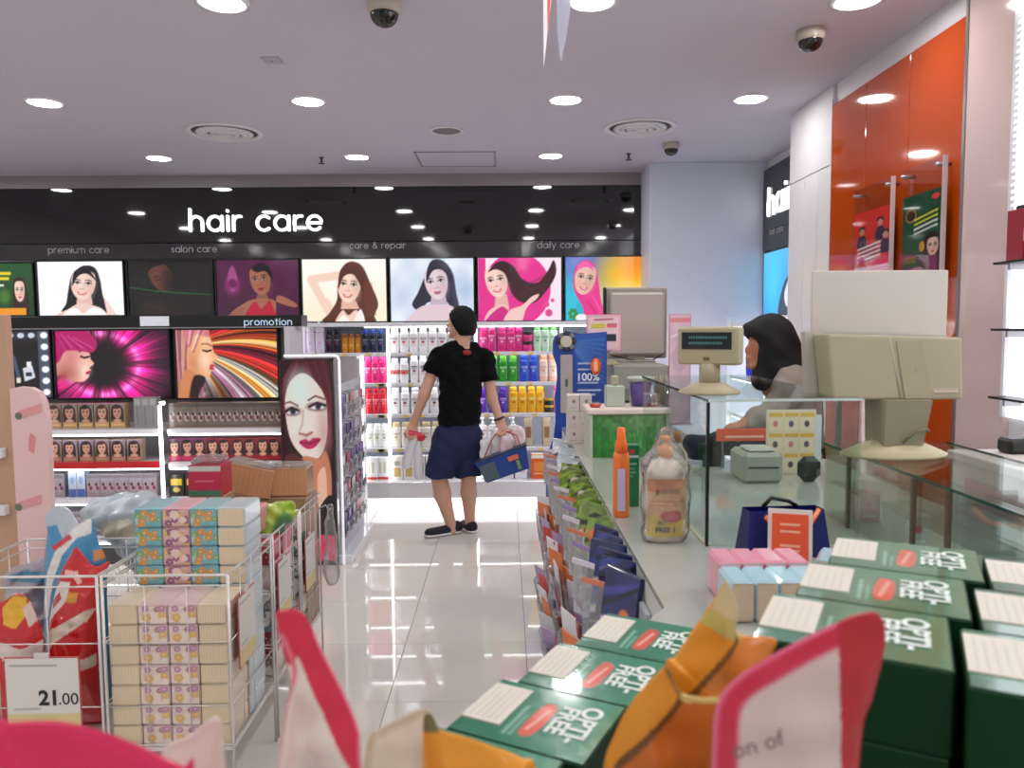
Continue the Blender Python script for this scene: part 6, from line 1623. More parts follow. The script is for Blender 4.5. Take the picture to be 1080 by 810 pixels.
w = (b.x - a.x) / 2; hh = pt(718, 331, Y=4.0).z - CT
if a.x > .8: foot_dx = 0
MB().box(-w, w, 0, .01, 0, hh).build('board', mat('pink_edge_board', (226, 150, 166), .5), t)
pp = Paint(.2, 120, (226, 196, 212)).noise(.05, 8); pp.rect(0, .2, .93, .97, (230, 140, 150)); pp.ell(.1, .6, .08, .12, (212, 180, 200)); pp.ell(.12, .3, .07, .1, (206, 190, 206)); pp.line([(.02, .8), (.18, .86)], .02, (240, 226, 232))
print_obj('printed_sheet', pp, (-w + .004, -.001, .004), (2 * w - .008, 0, 0), (0, 0, hh - .008), M_print, t)
MB().box(-w, w, -.04, .05, -.001, .006).build('foot', M_acryl, t)

# large terminal, seen from behind
TY = 1.86
tb = pt(941, 487, Z=CT + h2 + .008); TZ = CT + h2 + .008
t = thing('pos_terminal', (1.01, TY, TZ), 'back of a large beige touchscreen till terminal on the low glass case', 'till terminal', rz=math.radians(3))
TC = Vector((1.01, TY, TZ)); tq = lambda x, y, Y=TY: (pt(x, y, Y=Y) - TC)
bc_ = tq(941, 486); bxo = bc_.x
MB().lathe([(.128, 0), (.13, .006), (.075, .03), (.05, .038), (0, .039)], 36, 1, .62, c=(bxo, 0, 0)).build('base', mat('terminal_base', (190, 176, 140), .4), t)
n0, n1 = tq(941, 470), tq(945, 420)
nk = MB(); vs = []
for z, x0, x1, d in ((.03, tq(921, 470).x, tq(962, 470).x, .045), (n1.z, tq(922, 420).x, tq(971, 420).x, .05)):
    vs += [(x0, -d, z), (x1, -d, z), (x1, d, z), (x0, d, z)]
nk.add(vs, [(0, 1, 5, 4), (1, 2, 6, 5), (2, 3, 7, 6), (3, 0, 4, 7), (0, 3, 2, 1), (4, 5, 6, 7)]).build('neck', mat('terminal_neck', (150, 140, 116), .45), t)
l0, l1, r1, r0 = tq(871, 420), tq(873, 352), tq(1021, 356), tq(1009, 420)
sh = MB(); D = .05
def tw(v, dy): return (v.x, dy, v.z)
sh.add([tw(l0, -.03), tw(r0, -.03), tw(r1, .015), tw(l1, .015), tw(l0, .05), tw(r0, .05), tw(r1, .095), tw(l1, .095)], [(0, 1, 2, 3), (4, 7, 6, 5), (0, 4, 5, 1), (1, 5, 6, 2), (2, 6, 7, 3), (3, 7, 4, 0)])
so = sh.build('rear_shell', mat('terminal_shell', (158, 148, 122), .45, noise=.03), t)
bv = so.modifiers.new('bevel', 'BEVEL'); bv.width = .006; bv.segments = 2
bz = MB(); e0, e1 = tq(859, 421), tq(866, 350)
bz.add([tw(e0, .05), tw(r0 + Vector((.01, 0, 0)), .05), tw(r1 + Vector((.012, 0, .003)), .10), tw(e1, .10), tw(e0, .075), tw(r0 + Vector((.01, 0, 0)), .075), tw(r1 + Vector((.012, 0, .003)), .125), tw(e1, .125)], [(0, 1, 2, 3), (4, 7, 6, 5), (0, 4, 5, 1), (1, 5, 6, 2), (2, 6, 7, 3), (3, 7, 4, 0)])
bz.build('screen_bezel', M_beige2, t)
for x in (942,):
    a, b = tq(x, 418), tq(x - 1, 357); MB().tube([tw(a, -.029), tw(b, .0145)], .0022, 6).build('shell_ridge', M_beige2, t)
rb = MB(); ra, rb_, rc, rd = tq(946, 419), tq(976, 419), tq(975, 360), tq(947, 360)
rb.add([tw(ra, -.033), tw(rb_, -.033), tw(rc, .009), tw(rd, .009), tw(ra, -.02), tw(rb_, -.02), tw(rc, .02), tw(rd, .02)], [(0, 1, 2, 3), (0, 4, 5, 1), (1, 5, 6, 2), (2, 6, 7, 3), (3, 7, 4, 0), (4, 7, 6, 5)]).build('cable_cover', mat('terminal_rib', (152, 142, 116), .45), t)
a = tq(963, 388)
MB().box(a.x - .003, a.x + .008, -.014, -.006, a.z - .03, a.z).build('latch', M_beige2, t)
a = tq(992, 408)
lp_ = Paint(1.3, 40, (178, 158, 140)); 
for k in range(5): lp_.line([(.1, .75 - .13 * k), (1.2, .75 - .13 * k)], .04, (120, 104, 96), .8)
print_obj('rating_sticker', lp_, (a.x - .03, -.0275, a.z - .012), (.06, .0, 0), (0, .018, .034), M_print, t)
MB().tube([tw(tq(938, 463), -.055), tw(tq(950, 452), -.06), tw(tq(962, 449), -.06), tw(tq(966, 452), -.052)], .0035, 6).build('cable', mat('cable_brown', (110, 100, 80), .5), t)
a, b = pt(857, 354, Y=TY + .12), pt(1003, 284.5, Y=TY + .12)
t = thing('blank_sign_board', ((a.x + b.x) / 2, TY + .13, TZ), 'plain white sign board standing behind the beige terminal', 'sign board')
w = (b.x - a.x) / 2
MB().box(-w, w, 0, .008, a.z - TZ - .05, b.z - TZ, b=.002).build('board', mat('off_white_board', (206, 198, 188), .5), t)
for x in (-.1, .06): MB().box(x, x + .012, .008, .02, 0, b.z - TZ - .1).build('support_leg', M_metal, t)

# acrylic posters on the orange wall
def post_red():
    p = Paint(.55, 90).grad((206, 60, 50), (226, 50, 40), 90); p.rect(0, .55, 0, .2, (230, 196, 200))
    for x, y in ((.12, .66), (.40, .74), (.48, .55)): p.ell(x, y + .09, .05, .04, (30, 24, 26)); p.ell(x, y + .05, .04, .05, (206, 150, 120)); p.poly([(x - .07, y - .18), (x - .05, y - .02), (x + .05, y - .02), (x + .07, y - .18)], (60, 50, 70))
    for k in range(4): p.line([(.06, .46 - .06 * k), (.40, .52 - .06 * k)], .03, (240, 230, 232)); p.line([(.1, .44 - .06 * k), (.36, .49 - .06 * k)], .012, (40, 30, 40))
    for k in range(3): p.line([(.06, .04 + .05 * k), (.5, .08 + .05 * k)], .02, (246, 236, 240))
    p.ell(.12, .30, .06, .05, (196, 60, 120))
    return p
def post_forest():
    p = Paint(.52, 100).grad((24, 80, 44), (20, 74, 40), 90).noise(.15, 9); p.rect(0, .52, 0, .14, (150, 40, 120))
    p.ell(.12, .76, .09, .09, (60, 40, 20)); p.ring(.12, .76, .07, .02, (150, 130, 60)); p.ell(.44, .92, .05, .035, (226, 60, 60))
    for k, cc in enumerate(((226, 210, 60), (226, 210, 60), (236, 236, 230), (236, 236, 230))): p.line([(.18, .70 - .055 * k), (.46, .76 - .055 * k)], .028, cc); p.line([(.2, .69 - .055 * k), (.44, .745 - .055 * k)], .008, (20, 50, 30))
    p.poly([(.30, .44), (.38, .52), (.5, .48), (.54, .1), (.30, .1)], (40, 22, 22)); p.face(.42, .36, .1, (236, 196, 176), smile=False); p.ell(.28, .38, .035, .06, (214, 150, 40)); p.rect(.03, .2, .2, .28, (120, 110, 40))
    p.rect(.02, .1, .0, .06, (236, 230, 232)); p.rect(.22, .5, .0, .07, (226, 206, 216))
    return p
for (y0, y1, zt, zb, pp, lab) in ((3.88, 3.50, pt(907, 200, X=1.76).z, pt(907, 292, X=1.76).z, post_red(), 'red advert poster of people in a clear acrylic holder on orange wall'), (3.42, 3.09, pt(953, 181, X=1.76).z, pt(953, 292, X=1.76).z, post_forest(), 'dark green advert poster of a woman in a clear acrylic holder on orange wall')):
    t = thing('acrylic_poster', (RW - .045, (y0 + y1) / 2, zb), lab, 'poster')
    hw_ = (y0 - y1) / 2; hz = zt - zb
    MB().box(-.012, -.006, -hw_, hw_, -.03, hz).build('front_acrylic', glass('poster_acrylic', (254, 254, 255), .03), t)
    MB().box(.004, .008, -hw_, hw_, -.03, hz).build('back_acrylic', MATS['poster_acrylic'], t)
    MB().box(-.012, .008, -hw_ - .004, -hw_, -.03, hz).build('acrylic_edge', mat('acrylic_edge', (206, 190, 190), .2), t)
    print_obj('printed_sheet', pp, (-.002, hw_ - .012, -.02), (0, -2 * hw_ + .024, 0), (0, 0, hz - .10), M_gprint, t)
    for yy in (-hw_ + .03, hw_ - .03): MB().lathe([(.008, 0), (.008, .06), (0, .061)], 10, M=Matrix.Translation((.039, yy, hz - .03)) @ Matrix.Rotation(-math.pi / 2, 4, 'Y')).build('standoff', M_metal, t)

# side wall sign, poster and shelf near the pillar
SX = 2.115
t = thing('side_sign', (SX, 5.75, 2.31), 'black side wall sign starting with the letters hair', 'sign')
zt, z2 = pt(820, 174, X=SX).z, pt(820, 241, X=SX).z
MB().box(-.03, 0, -.75, .5, z2 - 2.31, zt - 2.31, b=.003).build('panel', M_black, t)
zb = pt(820, 262, X=SX).z
MB().box(-.028, 0, -.75, .5, zb - 2.31, z2 - 2.314).build('lower_band', M_dgrey, t)
p0 = pt(811.5, 227, X=SX - .03)
ls, _ = stroke_word('hair care', (-.031, p0.y - 5.75, p0.z - 2.31), (0, -1, 0), (0, 0, 1), (-1, 0, 0), .135, .19, .015)
for l in ls: l.build('letter', M_letter, t)
p0 = pt(812, 248, X=SX - .03)
ls, _ = stroke_word('hair care', (-.029, p0.y - 5.75, p0.z - 2.31), (0, -1, 0), (0, 0, 1), (-1, 0, 0), .032, .16, .004)
merge(ls).build('lettering', M_gletter, t)
t = thing('side_lightbox', (SX, 5.75, pt(820, 331, X=SX).z), 'bright blue backlit portrait lightbox under the side sign', 'lightbox')
pp = Paint(1.6, 60).grad((40, 150, 230), (90, 190, 246), 90); pp.ell(.3, .5, .2, .5, (70, 210, 240), soft=.3); pp.poly([(.5, -.1), (.6, .45), (.9, .62), (1.3, .45), (1.4, -.1)], (50, 56, 84)); pp.poly([(.62, .3), (.8, .62), (.86, .5), (.72, .1)], (236, 236, 240)); pp.face(.9, .78, .2, (226, 186, 166))
hz = zb - t.location.z - .02
MB().box(-.02, 0, -.75, .5, -.01, hz + .01).build('box_body', mat('black_frame', (22, 22, 24)), t)
print_obj('printed_panel', pp, (-.022, .48, 0), (0, -1.2, 0), (0, 0, hz), M_lit, t)
t = thing('side_shelf', (SX, 5.7, 0), 'white lit side wall shelf with a blue bottle near the pillar', 'shelf unit')
for k, y in enumerate((340, 398, 440)):
    z = pt(800, y, X=SX - .2).z
    MB().box(-.3, 0, -.7, .5, z - .03, z, b=.003).build('shelf', M_gwhite, t)
    MB().box(-.28, -.26, -.68, .48, z - .04, z - .0305).build('led_strip', M_led, t)
MB().box(-.33, -.3, .47, .5, .0, pt(800, 334, X=SX - .2).z).build('upright', M_gwhite, t)
MB().box(-.02, 0, -.7, .5, .3, pt(800, 336, X=SX).z).build('back_panel', M_ledsoft, t)
zs = pt(800, 398, X=SX - .2).z
KINDS['bb'] = make_bottle('lotion_bottle', 'deep blue bottle with white cap on the side wall shelf', 'bottle', 'blue bottles on the side wall shelf', .22, .07, .05, plast((30, 50, 190)), plast((240, 240, 246)), lab_paint((34, 56, 200), (200, 210, 250)))
for x in (794, 802): v = pt(x, 395, X=SX - .18); put('bb', (SX - .2, v.y, zs), -math.pi / 3)

# ------------------------------------------------------------------ blue toothbrush board and goods along the counter
OY = 3.95
q = lambda x, y: (pt(x, y, Y=OY).x, pt(x, y, Y=OY).z)
brd = [(583, 362), (585, 355), (591, 351), (600, 350), (612, 352), (640, 350), (640, 436), (640, 560), (640, 590), (577, 590), (576, 540), (576, 500), (578, 478), (584, 462), (586, 445), (585, 420), (588, 398), (587, 385), (583, 374)]
P = [q(*p) for p in brd]; ox = q(608, 500)[0]
t = thing('toothbrush_display', (ox, OY, 0), 'blue die-cut cardboard display with a giant electric toothbrush', 'display stand')
zlow = min(z for _, z in P); P2 = [(x - ox, 0.0 if z <= zlow + .01 else z) for x, z in P]
MB().prism(P2, (0, 0, 0), (1, 0, 0), (0, 0, 1), (0, .025, 0)).build('board', mat('royal_blue_card', (24, 66, 160), .35, coat=.3), t)
a, b = q(606, 432), q(638, 353)
pp = Paint((b[0] - a[0]) / (b[1] - a[1]), 100).grad((36, 60, 130), (40, 90, 180), 90)
for k in range(9): pp.line([(-.1, .9), (.5, .95 - .09 * k)], .012, (120, 170, 226), .5, soft=.03)
pp.rect(.03, .34, .02, .1, (150, 150, 140)); 
for y, w_ in ((.62, .3), (.54, .16), (.36, .26), (.26, .3), (.2, .22)): pp.line([(.05, y), (.05 + w_, y)], .022, (206, 216, 236), .8)
print_obj('printed_panel', pp, (a[0] - ox, -.001, a[1]), (b[0] - a[0], 0, 0), (0, 0, b[1] - a[1]), M_gprint, t)
me = text_mesh('lettering', '100%', .055, mat('pale_blue_ink', (226, 232, 244), .5), bold=.02)
v = q(620, 398); link_mesh('lettering', me, t, (v[0] - ox, -.003, v[1]), (math.pi / 2, 0, 0))
v0, v1 = q(597.5, 436), q(597.5, 374)
MB().box(v0[0] - ox - .032, v0[0] - ox + .032, -.012, 0, v0[1], v1[1], b=.01).build('brush_handle', mat('brush_grey', (168, 160, 158), .4), t)
MB().box(v0[0] - ox - .006, v0[0] - ox + .006, -.0135, -.012, v0[1] + .14, v0[1] + .18).build('brush_button', mat('button_grey', (70, 66, 68), .4), t)
v = q(597, 360)
MB().disc(.03, 0, 16, M=Matrix.Translation((v[0] - ox, -.016, v[1])) @ Matrix.Rotation(math.pi / 2, 4, 'X')).build('brush_hub', mat('bristle_pale', (196, 190, 170), .6), t, normals=False)
for k in range(8):
    an = k * math.pi / 4; MB().lathe([(.012, 0), (.014, .012), (.008, .014)], 8, M=Matrix.Translation((v[0] - ox + .04 * math.cos(an), -.003, v[1] + .04 * math.sin(an))) @ Matrix.Rotation(math.pi / 2, 4, 'X')).build('bristle_tuft', mat('bristle_dark', (44, 46, 46), .6) if k % 2 == 0 else mat('bristle_mid', (120, 120, 112), .6), t)
t2 = thing('orange_tag', (pt(629, 387, Y=3.9).x, 3.93, pt(629, 396, Y=3.9).z), 'oval orange tag fixed on the blue toothbrush board', 'tag')
MB().lathe([(0, 0), (.026, 0), (.026, .006), (0, .006)], 20, 1, 1.7, M=Matrix.Translation((0, 0, .045)) @ Matrix.Rotation(math.pi / 2, 4, 'X')).build('tag_plate', plast((236, 96, 44)), t2)
MB().box(-.01, .01, -.0075, -.006, .02, .07).build('pale_print', mat('tag_print', (246, 180, 140), .5), t2)
MB().tube([(0, -.003, .088), (0, .01, .10), (0, .02, .095)], .002, 5).build('string', M_bplast, t2)

# pack rack on the aisle face
t = thing('pack_rack', (.232, 1.5, 0), 'clear-fronted rack of oral care packs along the counter aisle side', 'rack')
MB().box(.045, .056, 0, 2.1, .04, 1.0).build('rack_back', mat('rack_grey', (170, 172, 176), .4), t)
for z, dx in ((.85, -.02), (.55, -.05), (.22, -.07)): MB().box(dx, .05, 0, 2.1, z - .01, z).build('rack_shelf', M_gwhite, t); MB().box(dx - .004, dx, 0, 2.1, z - .012, z + .05).build('acrylic_lip', M_acryl, t)
seq = [((186, 198, 206), (120, 140, 160), 'pale blue-grey'), ((96, 120, 24), (24, 36, 14), 'olive green'), ((120, 150, 70), (150, 50, 96), 'leaf green and magenta'), ((34, 44, 96), (190, 180, 214), 'navy and lilac')]
PK = []
for k, (c0, c1, nm) in enumerate(seq):
    for vr in range(3):
        r = np.random.RandomState(50 + k * 5 + vr); pp = Paint(.62, 44, c0).noise(.25, 5)
        for q_ in range(7):
            y0 = r.uniform(-.1, .9); cc = [c1, tuple(np.clip(np.array(c0) * 1.5, 0, 255)), tuple(np.array(c0) * .35), (214, 206, 190)][r.randint(4)]
            pp.line([(-.1, y0), (.7, y0 + r.uniform(.1, .45))], r.uniform(.03, .12), cc, .85)
        pp.ell(r.uniform(.15, .45), r.uniform(.2, .8), .1, .1, [(226, 120, 60), (196, 60, 70), (230, 226, 214)][vr])
        PK.append(make_box('toothbrush_pack', '%s toothbrush pack in upper tier of pack rack' % nm, nm + ' toothbrush packs, upper tier', .115, .20, .014, tuple(int(v) for v in np.array(c0) * .8), pp, cat='toothbrush pack'))
used = set()
for i in range(28):
    y = 3.56 - i * .072; k = 0 if y > 2.95 else 1 if y > 2.32 else 2 if y > 2.02 else 3
    k = k * 3 + i % 3
    loc = (.236 + rng.uniform(-.008, .008), y, .85); rot = (math.radians(-9 + rng.uniform(-5, 3)), math.radians(rng.uniform(-4, 4)), math.radians(-52 + rng.uniform(-9, 9)))
    if k not in used: used.add(k); PK[k].location = loc; PK[k].rotation_euler = rot
    else: dup(PK[k], loc, rot=rot)
    if i % 2 == 0:
        w_ = thing('film_sleeve', (loc[0] - .03, y + .02, .86), 'clear film sleeve in front of the toothbrush packs', 'film sleeve', 'clear film sleeves on the pack rack', rz=rot[2])
        MB().box(-.05, .05, -.004, .0, 0, .13, b=.0015).build('sleeve', M_film, w_); MB().box(-.05, .05, -.005, .001, .128, .14).build('header_strip', [plast((214, 206, 216)), plast((206, 120, 90)), plast((150, 130, 180))][(i // 2) % 3], w_)
lowc = [((226, 224, 230), 'white'), ((176, 150, 190), 'lilac'), ((226, 120, 60), 'orange'), ((196, 60, 60), 'red'), ((206, 210, 216), 'silver')]
LB = []
for k, (cc, nm) in enumerate(lowc):
    b_ = thing('blister_pack', (0, 0, 0), '%s blister pack on lower tiers of the pack rack' % nm, 'blister pack', nm + ' blister packs, lower tiers')
    MB().box(-.002, .002, -.05, .05, 0, .2, b=.001).build('card', mat('blister_card_%d' % k, cc, .4, noise=.2, nscale=50), b_)
    MB().box(-.028, -.002, -.04, .04, .015, .15, b=.012).build('blister', M_film, b_)
    MB().tube([(-.014, -.012, .03), (-.014, .008, .13)], .009, 6).build('brush', mat('brush_col_%d' % k, np.clip(np.array(cc) * .6, 0, 255), .3), b_)
    LB.append(b_)
used = set(); n = 0
for tier, z in enumerate((.60, .27)):
    for dpt in (0, 1):
        for i in range(14):
            k = (i * 2 + tier + dpt * 3) % 5; loc = (.185 + .045 * dpt, 3.5 - i * .145 - dpt * .05, z)
            rot = (0, math.radians(rng.uniform(-14, -4)), math.radians(rng.uniform(-5, 38)))
            if k not in used: used.add(k); LB[k].location = loc; LB[k].rotation_euler = rot
            else: dup(LB[k], loc, rot=rot)

# boxes and display on the counter top
xs = [(598, 611), (611.5, 623)]
wbp = make_box('grey_white_carton', 'pale grey-white carton stacked on the counter beside the toothbrush board', 'stacked pale cartons by the toothbrush board', .052, .072, .08, (214, 204, 196), Paint(.72, 30, (212, 200, 194)).ell(.4, .6, .1, .12, (150, 120, 120)).line([(.15, .2), (.55, .2)], .06, (180, 170, 166)))
first = True
for i in range(2):
    for r_ in range(3 if i else 3):
        loc = (pt(604 + i * 12.5, 440, Y=3.4).x, 3.4, CT + .0725 * r_)
        if first: wbp.location = loc; first = False
        else: dup(wbp, loc, rng.uniform(-.05, .05))
a, b = pt(622, 434, Y=3.0), pt(706, 434, Y=3.0); gz = a.z
t = thing('green_display_box', ((a.x + b.x) / 2, 3.0, CT), 'display box with a green grass print and pale ledge on the counter', 'display box')
w = (b.x - a.x) / 2
MB().box(-w, w, .002, .2, 0, gz - CT - .012).build('box_body', mat('pale_green_box', (190, 196, 176), .5), t)
MB().box(-w - .01, w + .006, -.012, .21, gz - CT - .012, gz - CT + .01, b=.004).build('ledge', mat('cream_card', (222, 206, 196), .5), t)
pp = Paint(1.8, 60).grad((30, 110, 40), (140, 160, 120), 35).noise(.2, 5)
for k in range(26): x = .05 + k * .06; pp.line([(x, 0), (x + .1 * math.sin(k * 3.1), .45 + .3 * math.sin(k * 1.7) ** 2)], .03, (20, 120 + 20 * (k % 3), 30), .7, soft=.02)
print_obj('grass_print', pp, (-w + .012, .0005, .0), (2 * w - .024, 0, 0), (0, 0, gz - CT - .014), M_gprint, t)
gzt = gz + .01
t = thing('mint_dispenser', (pt(648, 420, Y=3.1).x, 3.1, gzt), 'pale mint carton on the ledge of the green display box', 'box')
MB().box(-.038, .038, -.03, .03, 0, .085, b=.004).build('carton', mat('mint_card', (176, 186, 168), .5), t)
MB().box(-.016, .016, -.012, .012, .085, .125, b=.006).build('spout', mat('sand_plastic', (176, 166, 146), .4), t)
t = thing('red_soap_dish', (pt(628, 428, Y=3.06).x, 3.06, gzt), 'little red dish on the ledge of the green display box', 'dish')
MB().lathe([(.018, 0), (.026, .012), (.024, .013), (.016, .003)], 14).build('dish', plast((186, 60, 50)), t); MB().lathe([(0, .004), (.012, .01), (0, .016)], 10).build('soap', plast((206, 120, 100)), t)
t = thing('purple_tub', (pt(676, 420, Y=3.1).x, 3.1, gzt), 'clear round tub filled with purple packs on the green display box', 'tub')
MB().lathe([(.045, 0), (.052, .11), (.054, .112)], 20).build('clear_tub', M_acryl, t); MB().lathe([(.04, .003), (.045, .095), (0, .1)], 16).build('purple_filling', plast((96, 70, 160)), t)
MB().lathe([(.055, .11), (.056, .118), (0, .12)], 20).build('lid', mat('tub_lid', (196, 206, 190), .3), t)
t = thing('clear_cup', (pt(697, 420, Y=3.08).x, 3.08, gzt), 'clear plastic cup with beige sticks next to the purple tub', 'cup')
MB().lathe([(.03, 0), (.038, .1), (.039, .101)], 16).build('cup', M_acryl, t)
for k in range(4): MB().tube([(.01 * math.cos(k), .01 * math.sin(k), .004), (.02 * math.cos(k * 1.6), .02 * math.sin(k * 1.6), .125)], .004, 6).build('stick', mat('stick_tan', (176, 150, 120), .6), t)
# sun spray and green tube box
v = pt(647, 546, Z=CT)
t = thing('sun_spray_bottle', (.40, 2.16, CT), 'orange sun spray bottle with orange nozzle standing on the counter', 'bottle')
hh = .245
MB().lathe([(.018, 0), (.0205, .006), (.0205, hh * .66), (.018, hh * .72), (.011, hh * .74)], 18, 1.1, .8).build('body', plast((238, 120, 50)), t)
MB().lathe([(.017, hh * .72), (.0175, hh * .8), (.012, hh * .88), (.0105, hh), (0, hh)], 14).build('nozzle', plast((244, 106, 10)), t)
MB().box(-.012, .008, -.0178, -.0155, .02, hh * .55).build('lilac_label', plast((200, 190, 220)), t)
t.location = (pt(649, 545, Z=CT).x, pt(649, 545, Z=CT).y, CT)
t.location.x = .312
v = pt(663, 537, Z=CT)
gb = make_box('green_tube_carton', 'tall green carton with white text next to the sun spray', None, .058, .178, .04, (20, 110, 66), Paint(.33, 60, (18, 110, 66)).rect(0, .33, .8, .84, (200, 214, 206)).ell(.2, .9, .06, .04, (190, 60, 60)).line([(.05, .7), (.28, .7)], .02, (190, 220, 200)).line([(.05, .62), (.25, .62)], .015, (160, 200, 180)).line([(.05, .56), (.27, .56)], .015, (160, 200, 180)).line([(.05, .5), (.22, .5)], .015, (160, 200, 180)))
gb.location = (v.x + .006, v.y + .05, CT)
# wrapped lotion bottle
v = pt(697, 571, Z=CT)
t = thing('lotion_bottle', (v.x + .012, v.y + .01, CT), 'film-wrapped cream lotion bottle with orange label and yellow free sticker', 'bottle')
MB().lathe([(.9, 0), (1, .008), (1, .155), (.92, .175), (.6, .195), (.34, .20), (.34, .21)], 28, .047, .03, power=2.7).build('body', plast((238, 226, 206)), t)
pz = .21
m_ = MB().lathe([(.018, pz - .004), (.019, pz + .02), (.008, pz + .022), (.007, pz + .035), (.014, pz + .036), (.014, pz + .045), (0, pz + .046)], 14); m_.build('pump', plast((232, 150, 60)), t)
pp = Paint(.62, 70, (246, 196, 140)); pp.poly([(0, 1), (.62, .85), (.62, 1.1), (0, 1.1)], (240, 150, 60), False); pp.poly([(.0, .98), (.3, .96), (.5, .84), (.2, .78), (0, .8)], (240, 140, 50)); pp.rect(0, .5, 0, .38, (246, 214, 30)); pp.ell(.36, .36, .11, .1, (206, 60, 40))
for y, w_ in ((.62, .4), (.55, .3)): pp.line([(.1, y), (.1 + w_, y)], .02, (226, 120, 60))
def bend(u, v):
    an = math.pi * 1.08 + math.pi * .84 * u; ca, sa = np.cos(an), np.sin(an)
    return np.concatenate([np.sign(ca) * abs(ca) ** (2 / 2.7) * .0475, np.sign(sa) * abs(sa) ** (2 / 2.7) * .0305, .015 + v * .14], -1)
print_obj('label', pp, (0, 0, 0), (0, 0, 0), (0, 0, 0), M_gprint, t, bend)
dkink = mat('ink_black', (40, 38, 40), .6)
link_mesh('brand_lettering', text_mesh('brand_lettering', 'guardian', .017, mat('brown_ink', (120, 70, 40), .6), bold=.01), t, (.0, -.0322, .127), (math.pi / 2, 0, 0))
link_mesh('offer_lettering', text_mesh('offer_lettering', 'BUY 1', .012, dkink, bold=.02), t, (-.008, -.0322, .05), (math.pi / 2, 0, 0))
link_mesh('offer_lettering', text_mesh('offer_lettering', 'FREE 1', .017, dkink, bold=.03), t, (-.005, -.0322, .033), (math.pi / 2, 0, 0))
wv = lambda P: .0022 * np.sin(P[..., 2] * 70 + P[..., 0] * 50) + .0016 * np.sin(P[..., 0] * 160 - P[..., 2] * 60)
blob_obj('wrap_film', blob([ecap((0, 0, .03), (0, 0, .17), .06, .06, .62, (0, 1, 0)), rcone((0, 0, .19), (-.004, 0, .275), .052, .008)], .007, .012, cut=[lambda P: .001 - P[..., 2]], wob=wv), glass('wrap_film', (250, 250, 250), .2, rough=.1, bump=1.0, bscale=40, diffuse=.09, dcol=(235, 232, 230)), t)
# clear wrapped second bottle behind
t = thing('wrapped_bottle', (.49, 1.98 + .5, CT), 'film-wrapped tan bottle behind the lotion bottle inside the glass case', 'bottle')
MB().lathe([(.028, 0), (.03, .01), (.03, .13), (.014, .155), (.014, .165)], 16).build('body', plast((222, 200, 180)), t); MB().lathe([(.013, .16), (.013, .2), (0, .2)], 12).build('cap', plast((206, 140, 90)), t)
t.location = (.52, 2.3, CT)

# things inside the cashier side
def gbx(name, label, cat, loc, w, d, h, m, b=.006, rz=0): 
    t = thing(name, loc, label, cat, rz=rz); MB().box(-w / 2, w / 2, -d / 2, d / 2, 0, h, b=b).build('housing', m, t); return t
t = gbx('receipt_printer', 'greenish grey receipt printer on the cashier side of the counter', 'printer', (.84, 2.55, CT), .13, .16, .10, mat('printer_body', (150, 156, 142), .45), .012)
MB().box(-.05, .05, -.081, -.079, .05, .056).build('paper_slot', M_bplast, t); MB().box(-.045, .045, -.06, .04, .10, .112, b=.006).build('lid', mat('printer_lid', (176, 180, 166), .4), t)
t = gbx('card_reader', 'black rounded card reader standing on the counter by the sticker board', 'card reader', (1.0, 2.5, CT), .075, .05, .085, M_bplast, .022)
MB().box(-.026, .026, -.0265, -.025, .045, .07).build('screen', mat('reader_screen', (40, 46, 46), .1), t)
t = gbx('orange_notice', 'orange notice strip lying across the cashier counter', 'notice', (.87, 2.72, CT + .0), .2, .02, .0, mat('x', (1, 1, 1)), 0) if False else thing('orange_notice', (.87, 2.74, CT), 'orange notice strip standing across the cashier counter', 'notice')
MB().box(-.11, .11, 0, .006, .10, .145, b=.001).build('strip', mat('orange_card', (232, 92, 50), .5), t); MB().box(-.08, .06, -.0015, 0, .112, .12).build('pale_text_line', mat('pale_text', (246, 200, 180), .5), t)
for x in (-.09, .08): MB().box(x, x + .008, .006, .012, 0, .12).build('leg', M_metal, t)
sp = Paint(.95, 90, (226, 206, 172))
for i in range(3):
    for j in range(3):
        x, y = .03 + .31 * j, .04 + .32 * i; sp.rect(x, x + .27, y, y + .28, (232, 214, 186)); sp.rect(x, x + .27, y + .22, y + .28, (222, 176, 60)); sp.ell(x + .13, y + .11, .05, .05, [(90, 80, 110), (60, 60, 60), (206, 120, 130)][(i + j) % 3])
a, b = pt(808, 489, Y=2.62), pt(861, 432, Y=2.62)
t = thing('sticker_board', ((a.x + b.x) / 2, 2.62, CT), 'board with a grid of small yellow and cream sticker cards by the cashier', 'board')
w = (b.x - a.x) / 2
MB().box(-w, w, 0, .008, 0, b.z - CT).build('board', mat('cream_card', (222, 206, 196)), t)
print_obj('printed_cards', sp, (-w + .002, -.001, .002), (2 * w - .004, 0, 0), (0, 0, b.z - CT - .004), M_print, t)
MB().box(w, w + .02, .0, .02, 0, b.z - CT - .02).build('side_post', mat('side_post_white', (206, 210, 216), .4), t)
blp = thing('black_bag', (.80, 2.84, CT), 'soft black bag lying on the far edge of the cashier counter', 'bag')
blob_obj('bag_body', blob([ecap((-.1, 0, .06), (.22, 0, .10), .05, .045, .8, (0, 1, 0)), rcone((.22, 0, .10), (.27, 0, .05), .045, .04)], .01, .02, cut=[lambda P: .0 - P[..., 2]], wob=lambda P: .005 * np.sin(P[..., 0] * 50 + P[..., 2] * 40)), mat('black_fabric', (16, 16, 18), .7), blp)
MB().tube([(-.05, -.05, .1), (0, -.055, .135), (.08, -.055, .14), (.12, -.05, .12)], .006, 6).build('strap', M_bplast, blp)
MB().box(-.08, .0, -.06, -.055, 0, .05).build('bag_pocket', mat('black_fabric', (16, 16, 18)), blp)

